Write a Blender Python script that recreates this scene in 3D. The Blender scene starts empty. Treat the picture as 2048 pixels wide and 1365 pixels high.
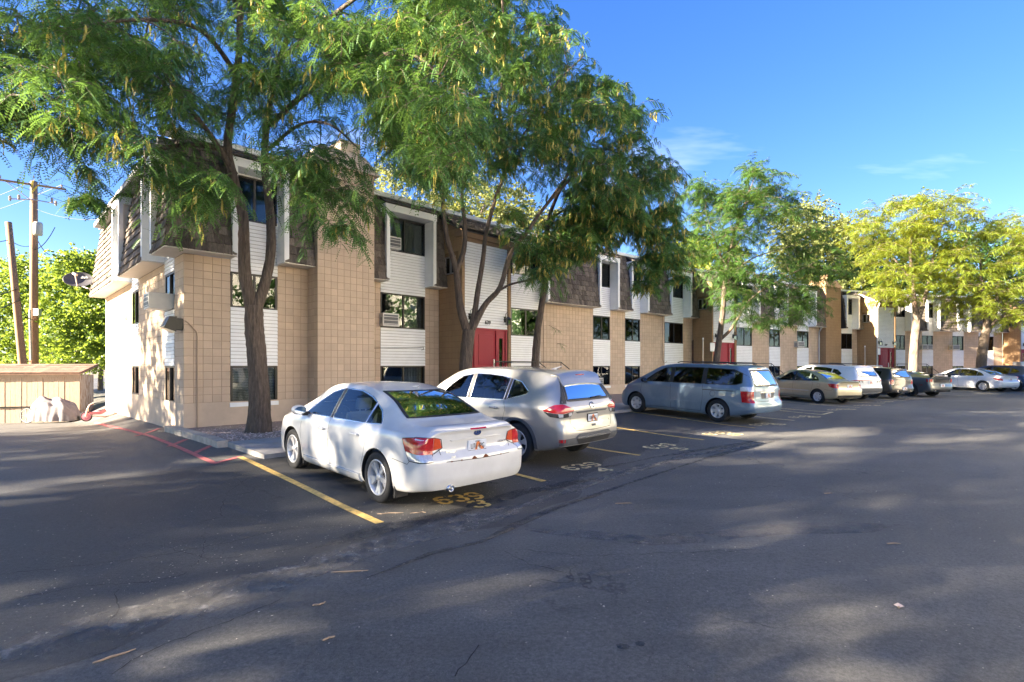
import bpy, bmesh, math, random
import numpy as np
from mathutils import Matrix, Vector
from mathutils.bvhtree import BVHTree

random.seed(7); rng = np.random.default_rng(11)
SC = bpy.context.scene
COL = SC.collection
R = math.radians

# ------------------------------------------------------------------ camera
E = 1.78           # eye height
F = 1045.0         # focal length in photograph pixels (2048 wide)
HX, HY = 1024.0, 732.5
cam = bpy.data.cameras.new('camera'); camo = bpy.data.objects.new('camera', cam)
COL.objects.link(camo); SC.camera = camo
camo.location = (0, 0, E); camo.rotation_euler = (R(90), 0, 0)
cam.sensor_width = 36; cam.lens = F / 2048 * 36; cam.shift_y = (HY - 682.5) / 2048
cam.clip_start = .05; cam.clip_end = 4000

# ------------------------------------------------------------------ sky and sun
SUN_AZ = Vector((-.93, -.37, 0)).normalized(); SUN_EL = R(20)
w = bpy.data.worlds.new('World'); SC.world = w; w.use_nodes = True
nt = w.node_tree; nt.nodes.clear()
def N(t, k, **kw):
    n = t.nodes.new(k)
    for a, b in kw.items(): setattr(n, a, b)
    return n
out = N(nt, 'ShaderNodeOutputWorld'); bg = N(nt, 'ShaderNodeBackground')
sky = N(nt, 'ShaderNodeTexSky', sky_type='NISHITA', sun_disc=False)
sky.sun_elevation = SUN_EL; sky.sun_rotation = math.atan2(SUN_AZ.x, SUN_AZ.y)
sky.altitude = 1300; sky.air_density = 1.0; sky.dust_density = .4; sky.ozone_density = 2.2
hs = N(nt, 'ShaderNodeHueSaturation'); hs.inputs['Saturation'].default_value = 1.54; hs.inputs['Hue'].default_value = .523
hs.inputs['Value'].default_value = 1.1
gm = N(nt, 'ShaderNodeGamma'); gm.inputs['Gamma'].default_value = .72
nt.links.new(sky.outputs[0], gm.inputs['Color']); nt.links.new(gm.outputs[0], hs.inputs['Color'])
# thin cirrus
tc = N(nt, 'ShaderNodeTexCoord')
sx = N(nt, 'ShaderNodeSeparateXYZ'); nt.links.new(tc.outputs['Generated'], sx.inputs[0])
zc = N(nt, 'ShaderNodeMath', operation='MAXIMUM'); nt.links.new(sx.outputs['Z'], zc.inputs[0]); zc.inputs[1].default_value = .03
za = N(nt, 'ShaderNodeMath', operation='ADD'); nt.links.new(zc.outputs[0], za.inputs[0]); za.inputs[1].default_value = .12
dx = N(nt, 'ShaderNodeMath', operation='DIVIDE'); nt.links.new(sx.outputs['X'], dx.inputs[0]); nt.links.new(za.outputs[0], dx.inputs[1])
dy = N(nt, 'ShaderNodeMath', operation='DIVIDE'); nt.links.new(sx.outputs['Y'], dy.inputs[0]); nt.links.new(za.outputs[0], dy.inputs[1])
cx = N(nt, 'ShaderNodeCombineXYZ'); nt.links.new(dx.outputs[0], cx.inputs[0]); nt.links.new(dy.outputs[0], cx.inputs[1])
mp = N(nt, 'ShaderNodeMapping'); mp.inputs['Scale'].default_value = (.55, 1.5, 1); mp.inputs['Location'].default_value = (5.37, 15.71, 0)
nt.links.new(cx.outputs[0], mp.inputs[0])
cn = N(nt, 'ShaderNodeTexNoise'); cn.inputs['Scale'].default_value = 1.0; cn.inputs['Detail'].default_value = 6; cn.inputs['Roughness'].default_value = .55
nt.links.new(mp.outputs[0], cn.inputs['Vector'])
cr = N(nt, 'ShaderNodeMapRange'); cr.inputs['From Min'].default_value = .63; cr.inputs['From Max'].default_value = .85
cr.inputs['To Max'].default_value = .32
nt.links.new(cn.outputs['Fac'], cr.inputs['Value'])
cm = N(nt, 'ShaderNodeMixRGB'); cm.inputs['Color2'].default_value = (6.5, 6.6, 7.0, 1)
nt.links.new(cr.outputs[0], cm.inputs['Fac']); nt.links.new(hs.outputs[0], cm.inputs['Color1'])
nt.links.new(cm.outputs[0], bg.inputs['Color']); bg.inputs['Strength'].default_value = .05
nt.links.new(bg.outputs[0], out.inputs[0])

sd = bpy.data.lights.new('sun', 'SUN'); sd.energy = 5.0; sd.angle = R(.55); sd.color = (1, .86, .66)
so = bpy.data.objects.new('sun', sd); COL.objects.link(so)
SUN_DIR = Vector((SUN_AZ.x * math.cos(SUN_EL), SUN_AZ.y * math.cos(SUN_EL), math.sin(SUN_EL)))
so.rotation_euler = (-SUN_DIR).to_track_quat('-Z', 'Y').to_euler(); so.location = (-40, -20, 30)

vs = SC.view_settings; vs.view_transform = 'Standard'; vs.look = 'None'; vs.gamma = 1; vs.exposure = 3.38
vs.use_curve_mapping = False
SC.render.engine = 'CYCLES'
SC.cycles.max_bounces = 8; SC.cycles.transparent_max_bounces = 16

# ------------------------------------------------------------------ materials
MATS = {}
def srgb(r, g, b): return tuple(((c / 255) / 12.92 if c / 255 <= .04045 else ((c / 255 + .055) / 1.055) ** 2.4) for c in (r, g, b))
def pm(name, col, rough=.6, metal=0, var=.12, vs=4., bump=0, bs=80, coat=0, spec=.5, rnd=0, stretch=None, trans=0, emit=None):
    """principled material with procedural colour variation; rnd = per-object / per-island brightness spread"""
    if name in MATS: return MATS[name]
    m = bpy.data.materials.new(name); m.use_nodes = True; t = m.node_tree
    b = t.nodes['Principled BSDF']; MATS[name] = m
    b.inputs['Roughness'].default_value = rough; b.inputs['Metallic'].default_value = metal
    b.inputs['Coat Weight'].default_value = coat; b.inputs['Coat Roughness'].default_value = .04
    b.inputs['Specular IOR Level'].default_value = spec
    b.inputs['Base Color'].default_value = (*col, 1)
    if var or rnd or bump:
        geo = N(t, 'ShaderNodeNewGeometry'); mapn = N(t, 'ShaderNodeMapping')
        if stretch: mapn.inputs['Scale'].default_value = stretch
        t.links.new(geo.outputs['Position'], mapn.inputs[0])
        vec = mapn.outputs[0]
        last = None
        if var:
            n1 = N(t, 'ShaderNodeTexNoise'); n1.inputs['Scale'].default_value = vs; n1.inputs['Detail'].default_value = 7
            n1.inputs['Roughness'].default_value = .65
            t.links.new(vec, n1.inputs['Vector'])
            mr = N(t, 'ShaderNodeMapRange'); mr.inputs['From Min'].default_value = .25; mr.inputs['From Max'].default_value = .75
            mr.inputs['To Min'].default_value = 1 - var * 1.4; mr.inputs['To Max'].default_value = 1 + var * 1.4
            t.links.new(n1.outputs['Fac'], mr.inputs['Value']); last = mr.outputs[0]
        if rnd:
            oi = N(t, 'ShaderNodeObjectInfo'); ad = N(t, 'ShaderNodeMath', operation='ADD'); fr = N(t, 'ShaderNodeMath', operation='FRACT')
            t.links.new(oi.outputs['Random'], ad.inputs[0]); t.links.new(geo.outputs['Random Per Island'], ad.inputs[1]); t.links.new(ad.outputs[0], fr.inputs[0])
            m2 = N(t, 'ShaderNodeMapRange'); m2.inputs['To Min'].default_value = 1 - rnd; m2.inputs['To Max'].default_value = 1 + rnd
            t.links.new(fr.outputs[0], m2.inputs['Value'])
            if last is None: last = m2.outputs[0]
            else:
                mu = N(t, 'ShaderNodeMath', operation='MULTIPLY'); t.links.new(last, mu.inputs[0]); t.links.new(m2.outputs[0], mu.inputs[1]); last = mu.outputs[0]
        if last is not None:
            vm = N(t, 'ShaderNodeVectorMath', operation='SCALE'); vm.inputs[0].default_value = col
            t.links.new(last, vm.inputs['Scale']); t.links.new(vm.outputs[0], b.inputs['Base Color'])
        if bump:
            n2 = N(t, 'ShaderNodeTexNoise'); n2.inputs['Scale'].default_value = bs; n2.inputs['Detail'].default_value = 4
            t.links.new(vec, n2.inputs['Vector'])
            bp = N(t, 'ShaderNodeBump'); bp.inputs['Strength'].default_value = bump; bp.inputs['Distance'].default_value = .02
            t.links.new(n2.outputs['Fac'], bp.inputs['Height']); t.links.new(bp.outputs[0], b.inputs['Normal'])
    if emit:
        b.inputs['Emission Color'].default_value = (*emit[:3], 1); b.inputs['Emission Strength'].default_value = emit[3]
    return m

def glass_mat(name, tint, refl=.06, rough=.0):
    """thin pane: tinted see-through plus fresnel reflection"""
    if name in MATS: return MATS[name]
    m = bpy.data.materials.new(name); m.use_nodes = True; t = m.node_tree; t.nodes.clear(); MATS[name] = m
    o = N(t, 'ShaderNodeOutputMaterial'); mx = N(t, 'ShaderNodeMixShader'); tr = N(t, 'ShaderNodeBsdfTransparent'); gl = N(t, 'ShaderNodeBsdfGlossy')
    tr.inputs[0].default_value = (*tint, 1); gl.inputs['Roughness'].default_value = rough
    fr = N(t, 'ShaderNodeFresnel'); fr.inputs['IOR'].default_value = 1.52
    ad = N(t, 'ShaderNodeMath', operation='ADD', use_clamp=True); ad.inputs[1].default_value = refl
    t.links.new(fr.outputs[0], ad.inputs[0]); t.links.new(ad.outputs[0], mx.inputs[0])
    t.links.new(tr.outputs[0], mx.inputs[1]); t.links.new(gl.outputs[0], mx.inputs[2]); t.links.new(mx.outputs[0], o.inputs[0])
    return m

# ------------------------------------------------------------------ object helpers
WM = {}      # world matrices by object name
def setw(o, parent, M):
    o.parent = parent
    if parent is not None: o.matrix_parent_inverse = WM[parent.name].inverted()
    o.matrix_basis = M; WM[o.name] = M.copy()
def tag(o, label, cat, group=None):
    o['label'] = label; o['category'] = cat
    if group: o['group'] = group
    return o
def thing(name, label, cat, loc=(0, 0, 0), rz=0, group=None):
    o = bpy.data.objects.new(name, None); COL.objects.link(o); o.empty_display_size = .2
    setw(o, None, Matrix.Translation(loc) @ Matrix.Rotation(rz, 4, 'Z'))
    return tag(o, label, cat, group)
I4 = Matrix.Identity(4)
def put(name, mesh, parent=None, M=None, kind=None):
    o = bpy.data.objects.new(name, mesh); COL.objects.link(o)
    setw(o, parent, (M if M is not None else (WM[parent.name] if parent is not None else I4)))
    if kind: o['kind'] = kind
    return o
def npmesh(name, V, Fq, mat, smooth=False):
    """mesh from numpy verts (n,3) and faces (m,k) of one size k"""
    me = bpy.data.meshes.new(name); V = np.asarray(V, np.float32).reshape(-1, 3); Fq = np.asarray(Fq, np.int32)
    k = Fq.shape[1]; m = len(Fq)
    me.vertices.add(len(V)); me.vertices.foreach_set('co', V.ravel())
    me.loops.add(m * k); me.loops.foreach_set('vertex_index', Fq.ravel())
    me.polygons.add(m); me.polygons.foreach_set('loop_start', np.arange(0, m * k, k, dtype=np.int32))
    try: me.polygons.foreach_set('loop_total', np.full(m, k, np.int32))
    except Exception: pass
    me.polygons.foreach_set('use_smooth', np.full(m, bool(smooth)))
    me.materials.append(mat); me.update(calc_edges=True); me.validate()
    return me
class MB:
    """collects shapes for ONE mesh"""
    def __init__(s): s.v = []; s.f = []; s.mi = []; s.cur = 0; s.sm = []; s.smooth = False
    def add(s, vs, fs, M=None):
        b = len(s.v)
        for p in vs: s.v.append(tuple(M @ Vector(p)) if M is not None else tuple(p))
        for f in fs: s.f.append(tuple(i + b for i in f)); s.mi.append(s.cur); s.sm.append(s.smooth)
        return s
    def box(s, x0, x1, y0, y1, z0, z1, M=None):
        return s.add([(x0, y0, z0), (x1, y0, z0), (x1, y1, z0), (x0, y1, z0), (x0, y0, z1), (x1, y0, z1), (x1, y1, z1), (x0, y1, z1)],
                     [(0, 3, 2, 1), (4, 5, 6, 7), (0, 1, 5, 4), (1, 2, 6, 5), (2, 3, 7, 6), (3, 0, 4, 7)], M)
    def bevbox(s, x0, x1, y0, y1, z0, z1, b=.01, M=None):
        bm = bmesh.new(); bmesh.ops.create_cube(bm, size=1)
        for v in bm.verts: v.co = ((x0 + x1) / 2 + v.co.x * (x1 - x0), (y0 + y1) / 2 + v.co.y * (y1 - y0), (z0 + z1) / 2 + v.co.z * (z1 - z0))
        bmesh.ops.bevel(bm, geom=list(bm.edges), offset=b, segments=2, affect='EDGES', profile=.5)
        bm.verts.index_update()
        s.add([v.co[:] for v in bm.verts], [[v.index for v in f.verts] for f in bm.faces], M); bm.free(); return s
    def hexa(s, p):   # 8 points: bottom 4, top 4
        return s.add(p, [(0, 3, 2, 1), (4, 5, 6, 7), (0, 1, 5, 4), (1, 2, 6, 5), (2, 3, 7, 6), (3, 0, 4, 7)])
    def prism(s, poly, axis, a, b, M=None):
        """extrude 2d polygon along axis ('x': poly is (y,z), 'y': (x,z), 'z': (x,y)) from a to b"""
        def P(p, t): return {'x': (t, p[0], p[1]), 'y': (p[0], t, p[1]), 'z': (p[0], p[1], t)}[axis]
        n = len(poly); vs_ = [P(p, a) for p in poly] + [P(p, b) for p in poly]
        fs = [tuple(range(n))[::-1], tuple(range(n, 2 * n))] + [(i, (i + 1) % n, n + (i + 1) % n, n + i) for i in range(n)]
        return s.add(vs_, fs, M)
    def tube(s, pts, rad, n=8, cap=True, M=None):
        pts = [Vector(p) for p in pts]; m = len(pts)
        if not hasattr(rad, '__len__'): rad = [rad] * m
        ring = []; up = Vector((0, 0, 1)); pu = None
        for i, p in enumerate(pts):
            d = (pts[min(i + 1, m - 1)] - pts[max(i - 1, 0)])
            d = d.normalized() if d.length > 1e-9 else Vector((0, 0, 1))
            if pu is None:
                u = d.orthogonal().normalized()
            else:
                u = pu - d * pu.dot(d); u = u.normalized() if u.length > 1e-6 else d.orthogonal().normalized()
            pu = u; v = d.cross(u)
            ring += [p + (u * math.cos(2 * math.pi * k / n) + v * math.sin(2 * math.pi * k / n)) * rad[i] for k in range(n)]
        fs = [(i * n + k, i * n + (k + 1) % n, (i + 1) * n + (k + 1) % n, (i + 1) * n + k) for i in range(m - 1) for k in range(n)]
        if cap: fs += [tuple(range(n))[::-1], tuple(range((m - 1) * n, m * n))]
        return s.add([tuple(p) for p in ring], fs, M)
    def lathe(s, prof, n=24, axis='z', M=None, closed=False):
        vs_ = []
        for k in range(n):
            a = 2 * math.pi * k / n; c, q = math.cos(a), math.sin(a)
            for r, h in prof: vs_.append({'z': (r * c, r * q, h), 'y': (r * c, h, r * q), 'x': (h, r * c, r * q)}[axis])
        m = len(prof); rr = m if closed else m - 1
        fs = [(k * m + i, k * m + (i + 1) % m, ((k + 1) % n) * m + (i + 1) % m, ((k + 1) % n) * m + i) for k in range(n) for i in range(rr)]
        return s.add(vs_, fs, M)
    def grid(s, G, M=None):
        G = np.asarray(G); a, b = G.shape[:2]
        return s.add([tuple(p) for p in G.reshape(-1, 3)], [(i * b + j, i * b + j + 1, (i + 1) * b + j + 1, (i + 1) * b + j) for i in range(a - 1) for j in range(b - 1)], M)
    def ribbon(s, pts, w, zoff=0):
        """flat ribbon on the ground following 2d points with gz height"""
        pts = [np.array(p[:2], float) for p in pts]; L = []; m = len(pts)
        for i, p in enumerate(pts):
            d = pts[min(i + 1, m - 1)] - pts[max(i - 1, 0)]; d /= max(np.linalg.norm(d), 1e-9); nrm = np.array((-d[1], d[0]))
            ww = w[i] if hasattr(w, '__len__') else w
            a, b = p + nrm * ww / 2, p - nrm * ww / 2
            L.append([(a[0], a[1], gz(*a) + zoff), (b[0], b[1], gz(*b) + zoff)])
        return s.grid(np.array(L)[:, ::-1])
    def mesh(s, name, *mats, fix=True):
        me = bpy.data.meshes.new(name); me.from_pydata(s.v, [], s.f)
        for m in mats: me.materials.append(m)
        me.polygons.foreach_set('use_smooth', s.sm)
        if len(mats) > 1: me.polygons.foreach_set('material_index', s.mi)
        me.update(); return me
    def build(s, name, mats, parent=None, M=None, kind=None):
        if not isinstance(mats, (list, tuple)): mats = [mats]
        return put(name, s.mesh(name, *mats), parent, M, kind)
def smooth_sharp(me, ang=35):
    me.polygons.foreach_set('use_smooth', np.ones(len(me.polygons), bool))
    try: me.set_sharp_from_angle(angle=R(ang))
    except Exception: pass
    return me

# text meshes are made first, while the scene is still empty
TXT = {}
def text_mesh(s, size=1.0, extrude=.0):
    key = (s, size, extrude)
    if key in TXT: return TXT[key]
    cu = bpy.data.curves.new('lettering', 'FONT'); cu.body = s; cu.size = size; cu.align_x = 'CENTER'; cu.align_y = 'CENTER'; cu.extrude = extrude
    cu.resolution_u = 2
    o = bpy.data.objects.new('lettering', cu); COL.objects.link(o); bpy.context.view_layer.update()
    me = bpy.data.meshes.new_from_object(o.evaluated_get(bpy.context.evaluated_depsgraph_get()))
    bpy.data.objects.remove(o); bpy.data.curves.remove(cu); me.name = 'lettering'
    TXT[key] = me; return me
for s_, z_, e_ in (('639', .2, .012), ('637', .2, .012), ('U76 4PG', .1, .001), ('NATE WADE', .035, .001), ('SUBARU', .05, .002), ('2.5i', .035, .002), ('LEGACY', .045, .002), ('AWD', .035, .002),
                   ('ROGUE', .06, .002), ('SL', .04, .002), ('UTAH', .03, .001), ('U84 4RX', .09, .001), ('dish', .16, .001)):
    text_mesh(s_, z_, e_)

# ------------------------------------------------------------------ the lie of the land
def px(x, y, Y): return Vector(((x - HX) / F * Y, Y, E + (HY - y) / F * Y))     # pixel + depth -> point
FAC = np.array([(-8.73, 13.59), (-.04, 22.54), (10.6, 31.45), (23.6, 39.35), (31.0, 42.3), (52.0, 46.9)])   # plan line of the building row
S2 = math.sqrt(.5)
CORN = np.array((-8.28, 13.17))
def gdist(X, Y):
    X = np.asarray(X, float); Y = np.asarray(Y, float); best = np.full(np.broadcast(X, Y).shape, 1e9)
    for i in range(len(FAC) - 1):
        a, b = FAC[i], FAC[i + 1]; d = b - a; L = d @ d
        t = ((X - a[0]) * d[0] + (Y - a[1]) * d[1]) / L
        lo = -1e9 if i == 0 else 0; hi = 1e9 if i == len(FAC) - 2 else 1
        t = np.clip(t, lo, hi); dx_, dy_ = X - a[0] - t * d[0], Y - a[1] - t * d[1]
        q = np.hypot(dx_, dy_); s_ = np.sign(dx_ * d[1] - dy_ * d[0])
        q = q * s_; best = np.where(np.abs(q) < np.abs(best), q, best)
    return best
def gz(X, Y):
    X = np.asarray(X, float); Y = np.asarray(Y, float)
    D = gdist(X, Y); s_ = (X + Y) * S2
    g = .2 * (1 - np.exp(-np.maximum(s_, 0) / 14)) - .045 + .025 * np.clip(9.6 - D, 0, 3.6)
    t = np.clip((-X + Y) * S2 - 15.17, 0, 30); k = np.clip((3.46 + .3 - s_) / 1.2, 0, 1)
    g = g - .62 * np.minimum(t / 13, 1.15) * k
    g = g + .012 * np.sin(X * .9 + 1.3) * np.sin(Y * .7) + .01 * np.sin(X * .37 + Y * .5)
    return g if g.shape else float(g)
def pg(x, y, dz=0):
    """pixel -> point on the ground (dz above it)"""
    Y = F * 1.7 / (y - HY)
    for _ in range(25):
        X = (x - HX) / F * Y; Y = .5 * Y + .5 * F * (E - gz(X, Y) - dz) / (y - HY)
    X = (x - HX) / F * Y
    return Vector((X, Y, gz(X, Y) + dz))
# ================================================================== ground, paving, paint
def asphalt_mat(name='asphalt', base=(.102, .099, .092)):
    m = bpy.data.materials.new(name); m.use_nodes = True; t = m.node_tree; b = t.nodes['Principled BSDF']
    geo = N(t, 'ShaderNodeNewGeometry'); L = t.links.new
    def noise(scale, det=6, ro=.6, st=None):
        n = N(t, 'ShaderNodeTexNoise'); n.inputs['Scale'].default_value = scale; n.inputs['Detail'].default_value = det; n.inputs['Roughness'].default_value = ro
        if st:
            mm = N(t, 'ShaderNodeMapping'); mm.inputs['Scale'].default_value = st; mm.inputs['Rotation'].default_value = (0, 0, R(25)); L(geo.outputs['Position'], mm.inputs[0]); L(mm.outputs[0], n.inputs['Vector'])
        else: L(geo.outputs['Position'], n.inputs['Vector'])
        return n
    big = noise(.22, 5); mid = noise(1.6, 6, .6, (.6, 1.6, 1)); fine = noise(140, 3, .7); grit = noise(420, 2)
    mr = N(t, 'ShaderNodeMapRange'); mr.inputs['From Min'].default_value = .3; mr.inputs['From Max'].default_value = .7; mr.inputs['To Min'].default_value = .78; mr.inputs['To Max'].default_value = 1.3
    L(big.outputs['Fac'], mr.inputs[0])
    mr2 = N(t, 'ShaderNodeMapRange'); mr2.inputs['From Min'].default_value = .3; mr2.inputs['From Max'].default_value = .7; mr2.inputs['To Min'].default_value = .8; mr2.inputs['To Max'].default_value = 1.22
    L(mid.outputs['Fac'], mr2.inputs[0])
    mr3 = N(t, 'ShaderNodeMapRange'); mr3.inputs['From Min'].default_value = .3; mr3.inputs['From Max'].default_value = .75; mr3.inputs['To Min'].default_value = .72; mr3.inputs['To Max'].default_value = 1.4
    L(fine.outputs['Fac'], mr3.inputs[0])
    a = N(t, 'ShaderNodeMath', operation='MULTIPLY'); L(mr.outputs[0], a.inputs[0]); L(mr2.outputs[0], a.inputs[1])
    a2 = N(t, 'ShaderNodeMath', operation='MULTIPLY'); L(a.outputs[0], a2.inputs[0]); L(mr3.outputs[0], a2.inputs[1])
    # fine crack network, only where a mask noise allows it
    vo = N(t, 'ShaderNodeTexVoronoi', feature='DISTANCE_TO_EDGE'); vo.inputs['Scale'].default_value = .75
    wv = N(t, 'ShaderNodeMixRGB'); wv.inputs[0].default_value = .09
    nv = N(t, 'ShaderNodeTexNoise'); nv.inputs['Scale'].default_value = 2.2; nv.inputs['Detail'].default_value = 7; L(geo.outputs['Position'], nv.inputs['Vector'])
    L(geo.outputs['Position'], wv.inputs[1]); vs_ = N(t, 'ShaderNodeVectorMath', operation='SCALE'); vs_.inputs['Scale'].default_value = 8; L(nv.outputs['Color'], vs_.inputs[0]); L(vs_.outputs[0], wv.inputs[2])
    L(wv.outputs[0], vo.inputs['Vector'])
    cl = N(t, 'ShaderNodeMapRange'); cl.inputs['From Min'].default_value = .0; cl.inputs['From Max'].default_value = .012; cl.inputs['To Min'].default_value = 1; cl.inputs['To Max'].default_value = 0; L(vo.outputs['Distance'], cl.inputs[0])
    mk = noise(.33, 3); mkr = N(t, 'ShaderNodeMapRange'); mkr.inputs['From Min'].default_value = .5; mkr.inputs['From Max'].default_value = .62; L(mk.outputs['Fac'], mkr.inputs[0])
    cr_ = N(t, 'ShaderNodeMath', operation='MULTIPLY'); L(cl.outputs[0], cr_.inputs[0]); L(mkr.outputs[0], cr_.inputs[1])
    fl = noise(36, 5, .85); flr = N(t, 'ShaderNodeMapRange'); flr.inputs['From Min'].default_value = .35; flr.inputs['From Max'].default_value = .68; flr.inputs['To Min'].default_value = .6; flr.inputs['To Max'].default_value = 1.5; L(fl.outputs['Fac'], flr.inputs[0])
    a3 = N(t, 'ShaderNodeMath', operation='MULTIPLY'); L(a2.outputs[0], a3.inputs[0]); L(flr.outputs[0], a3.inputs[1]); a2 = a3
    sc = N(t, 'ShaderNodeVectorMath', operation='SCALE'); sc.inputs[0].default_value = base; L(a2.outputs[0], sc.inputs['Scale'])
    mx = N(t, 'ShaderNodeMixRGB'); mx.inputs[2].default_value = (.03, .03, .03, 1); L(cr_.outputs[0], mx.inputs[0]); L(sc.outputs[0], mx.inputs[1])
    L(mx.outputs[0], b.inputs['Base Color'])
    rr = N(t, 'ShaderNodeMapRange'); rr.inputs['To Min'].default_value = .5; rr.inputs['To Max'].default_value = .8; L(mid.outputs['Fac'], rr.inputs[0]); L(rr.outputs[0], b.inputs['Roughness'])
    b.inputs['Specular IOR Level'].default_value = .45
    hsum = N(t, 'ShaderNodeMath', operation='ADD'); L(fine.outputs['Fac'], hsum.inputs[0]); L(grit.outputs['Fac'], hsum.inputs[1])
    hs2 = N(t, 'ShaderNodeMath', operation='SUBTRACT'); L(hsum.outputs[0], hs2.inputs[0]); L(cr_.outputs[0], hs2.inputs[1])
    bp = N(t, 'ShaderNodeBump'); bp.inputs['Strength'].default_value = .8; bp.inputs['Distance'].default_value = .008; L(hs2.outputs[0], bp.inputs['Height']); L(bp.outputs[0], b.inputs['Normal'])
    return m
M_ASPH = asphalt_mat()
xs = np.concatenate([np.linspace(-60, -20, 20, endpoint=False), np.linspace(-20, 20, 140, endpoint=False), np.linspace(20, 90, 60)])
ys = np.concatenate([np.linspace(-40, -4, 16, endpoint=False), np.linspace(-4, 24, 120, endpoint=False), np.linspace(24, 70, 50)])
GX, GY = np.meshgrid(xs, ys, indexing='ij'); GZ = gz(GX, GY)
G = np.stack([GX, GY, GZ], -1); nx, ny = len(xs), len(ys)
ii, jj = np.meshgrid(np.arange(nx - 1), np.arange(ny - 1), indexing='ij'); k0 = (ii * ny + jj).ravel()
lot = put('parking_lot', npmesh('parking_lot', G, np.stack([k0, k0 + ny, k0 + ny + 1, k0 + 1], -1), M_ASPH, True), kind='structure')
# darker sealed strip of the parking bays and the drive
_t = (FAC[1] - FAC[0]) / np.linalg.norm(FAC[1] - FAC[0]); _n = np.array((_t[1], -_t[0])); _rows = []
for _s in np.arange(-34, 14.01, .25):
    _e = 9.9 + max(0, 1.5 - max(0, _s - 1) * .25) + .25 * math.sin(_s * 1.1) + .12 * math.sin(_s * 3.7)
    _rows.append([(*(FAC[0] + _t * _s + _n * _d), gz(*(FAC[0] + _t * _s + _n * _d)) + .0025) for _d in np.concatenate([np.arange(5.8, 9.6, .2), np.linspace(9.6, _e, 8)])])
MB().grid(np.array(_rows)[:, ::-1]).build('sealed_strip', asphalt_mat('sealed_asphalt', (.058, .057, .055)), lot)
m_soil = pm('dry_soil', (.16, .13, .09), .9, var=.3, vs=.8, bump=.3, bs=20)
MB().grid(np.array([[(-900, -600, -1.2), (-900, 1400, -1.2)], [(900, -600, -1.2), (900, 1400, -1.2)]])).build('ground', m_soil, kind='structure')

# worn band along the drainage line and other patches: thin overlays with ragged outlines
m_worn = pm('worn_asphalt', (.185, .175, .16), .9, var=.55, vs=7, bump=.8, bs=150)
m_seal = pm('fresh_sealer', (.055, .053, .052), .45, var=.25, vs=3, bump=.2, bs=90)
m_sheen = pm('rubbed_asphalt', (.155, .145, .137), .7, var=.3, vs=2.2, bump=.5, bs=160)  # paler than the asphalt around it
def broken(m, lo, hi, sc):
    t = m.node_tree; L = t.links.new; o = t.nodes['Material Output']; b = t.nodes['Principled BSDF']; mx = N(t, 'ShaderNodeMixShader'); tr = N(t, 'ShaderNodeBsdfTransparent'); n = N(t, 'ShaderNodeTexNoise'); geo = N(t, 'ShaderNodeNewGeometry')
    n.inputs['Scale'].default_value = sc; n.inputs['Detail'].default_value = 9; n.inputs['Roughness'].default_value = .72; L(geo.outputs['Position'], n.inputs['Vector']); r = N(t, 'ShaderNodeMapRange'); r.inputs['From Min'].default_value = lo; r.inputs['From Max'].default_value = hi
    L(n.outputs['Fac'], r.inputs[0]); L(r.outputs[0], mx.inputs[0]); L(tr.outputs[0], mx.inputs[1]); L(b.outputs[0], mx.inputs[2]); L(mx.outputs[0], o.inputs[0])
broken(m_worn, .40, .64, 6.); broken(m_sheen, .4, .75, 2.5); broken(m_seal, .36, .62, 5.)
def ragged(name, pts, width, mat, dz, amp=.5, step=.12, seed=0):
    rs = np.random.default_rng(seed); P = [np.array(pg(*p)[:2]) for p in pts]; out_ = []
    for a, b in zip(P[:-1], P[1:]):
        n = max(2, int(np.linalg.norm(b - a) / step)); out_ += [a + (b - a) * i / n for i in range(n)]
    out_.append(P[-1]); n = len(out_); t = np.linspace(0, 1, n)
    def wob():
        y = np.convolve(rs.normal(size=n + 40), np.ones(5) / 5, 'same')[20:20 + n]; z = np.convolve(rs.normal(size=n + 40), np.ones(21) / 21, 'same')[20:20 + n] * 2.5; return y * .6 + z
    wA = width / 2 * np.clip(1 + amp * wob(), .12, 2.2); wB = width / 2 * np.clip(1 + amp * wob(), .12, 2.2)
    tap = np.clip(np.minimum(t, 1 - t) * 9, .05, 1); wA *= tap; wB *= tap
    L = []
    for i in range(n):
        d = out_[min(i + 1, n - 1)] - out_[max(i - 1, 0)]; d = d / (np.linalg.norm(d) + 1e-9); q = np.array((-d[1], d[0]))
        row = []
        for f in (-1, -.33, .33, 1):
            p = out_[i] + q * f * (wA[i] if f < 0 else wB[i]); row.append((p[0], p[1], gz(*p) + dz))
        L.append(row)
    return MB().grid(np.array(L)).build(name, mat, lot)
ragged('worn_drainage_strip', [(-200, 1380), (60, 1290), (330, 1215), (560, 1160), (760, 1095), (930, 1050), (1060, 1005)], .55, m_worn, .004, .5, seed=1)
ragged('worn_drainage_strip', [(1000, 1030), (1120, 985), (1240, 950), (1360, 915), (1480, 893), (1580, 875)], .28, m_worn, .004, .6, seed=2)
ragged('dark_sealer_streak', [(620, 1100), (760, 1062), (900, 1030), (1050, 985), (1200, 955)], .16, m_seal, .006, .9, seed=3)
ragged('dark_sealer_streak', [(700, 1170), (860, 1110), (960, 1085), (1100, 1020), (1260, 965), (1420, 915), (1560, 880)], .1, m_seal, .0065, .9, seed=4)
ragged('dark_sealer_streak', [(1180, 942), (1300, 917), (1420, 897), (1520, 880)], .14, m_seal, .0062, 1., seed=5)
ragged('rubbed_patch', [(1050, 1060), (1180, 1075), (1300, 1085), (1420, 1078), (1560, 1062), (1800, 1050)], .34, m_sheen, .003, .5, seed=6)
ragged('oil_stain', [(955, 968), (975, 966), (998, 968)], .14, m_seal, .007, .4, .04, seed=7)
ragged('oil_stain', [(1232, 1291), (1245, 1294), (1262, 1296)], .05, m_seal, .0055, .4, .02, seed=8)
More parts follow.
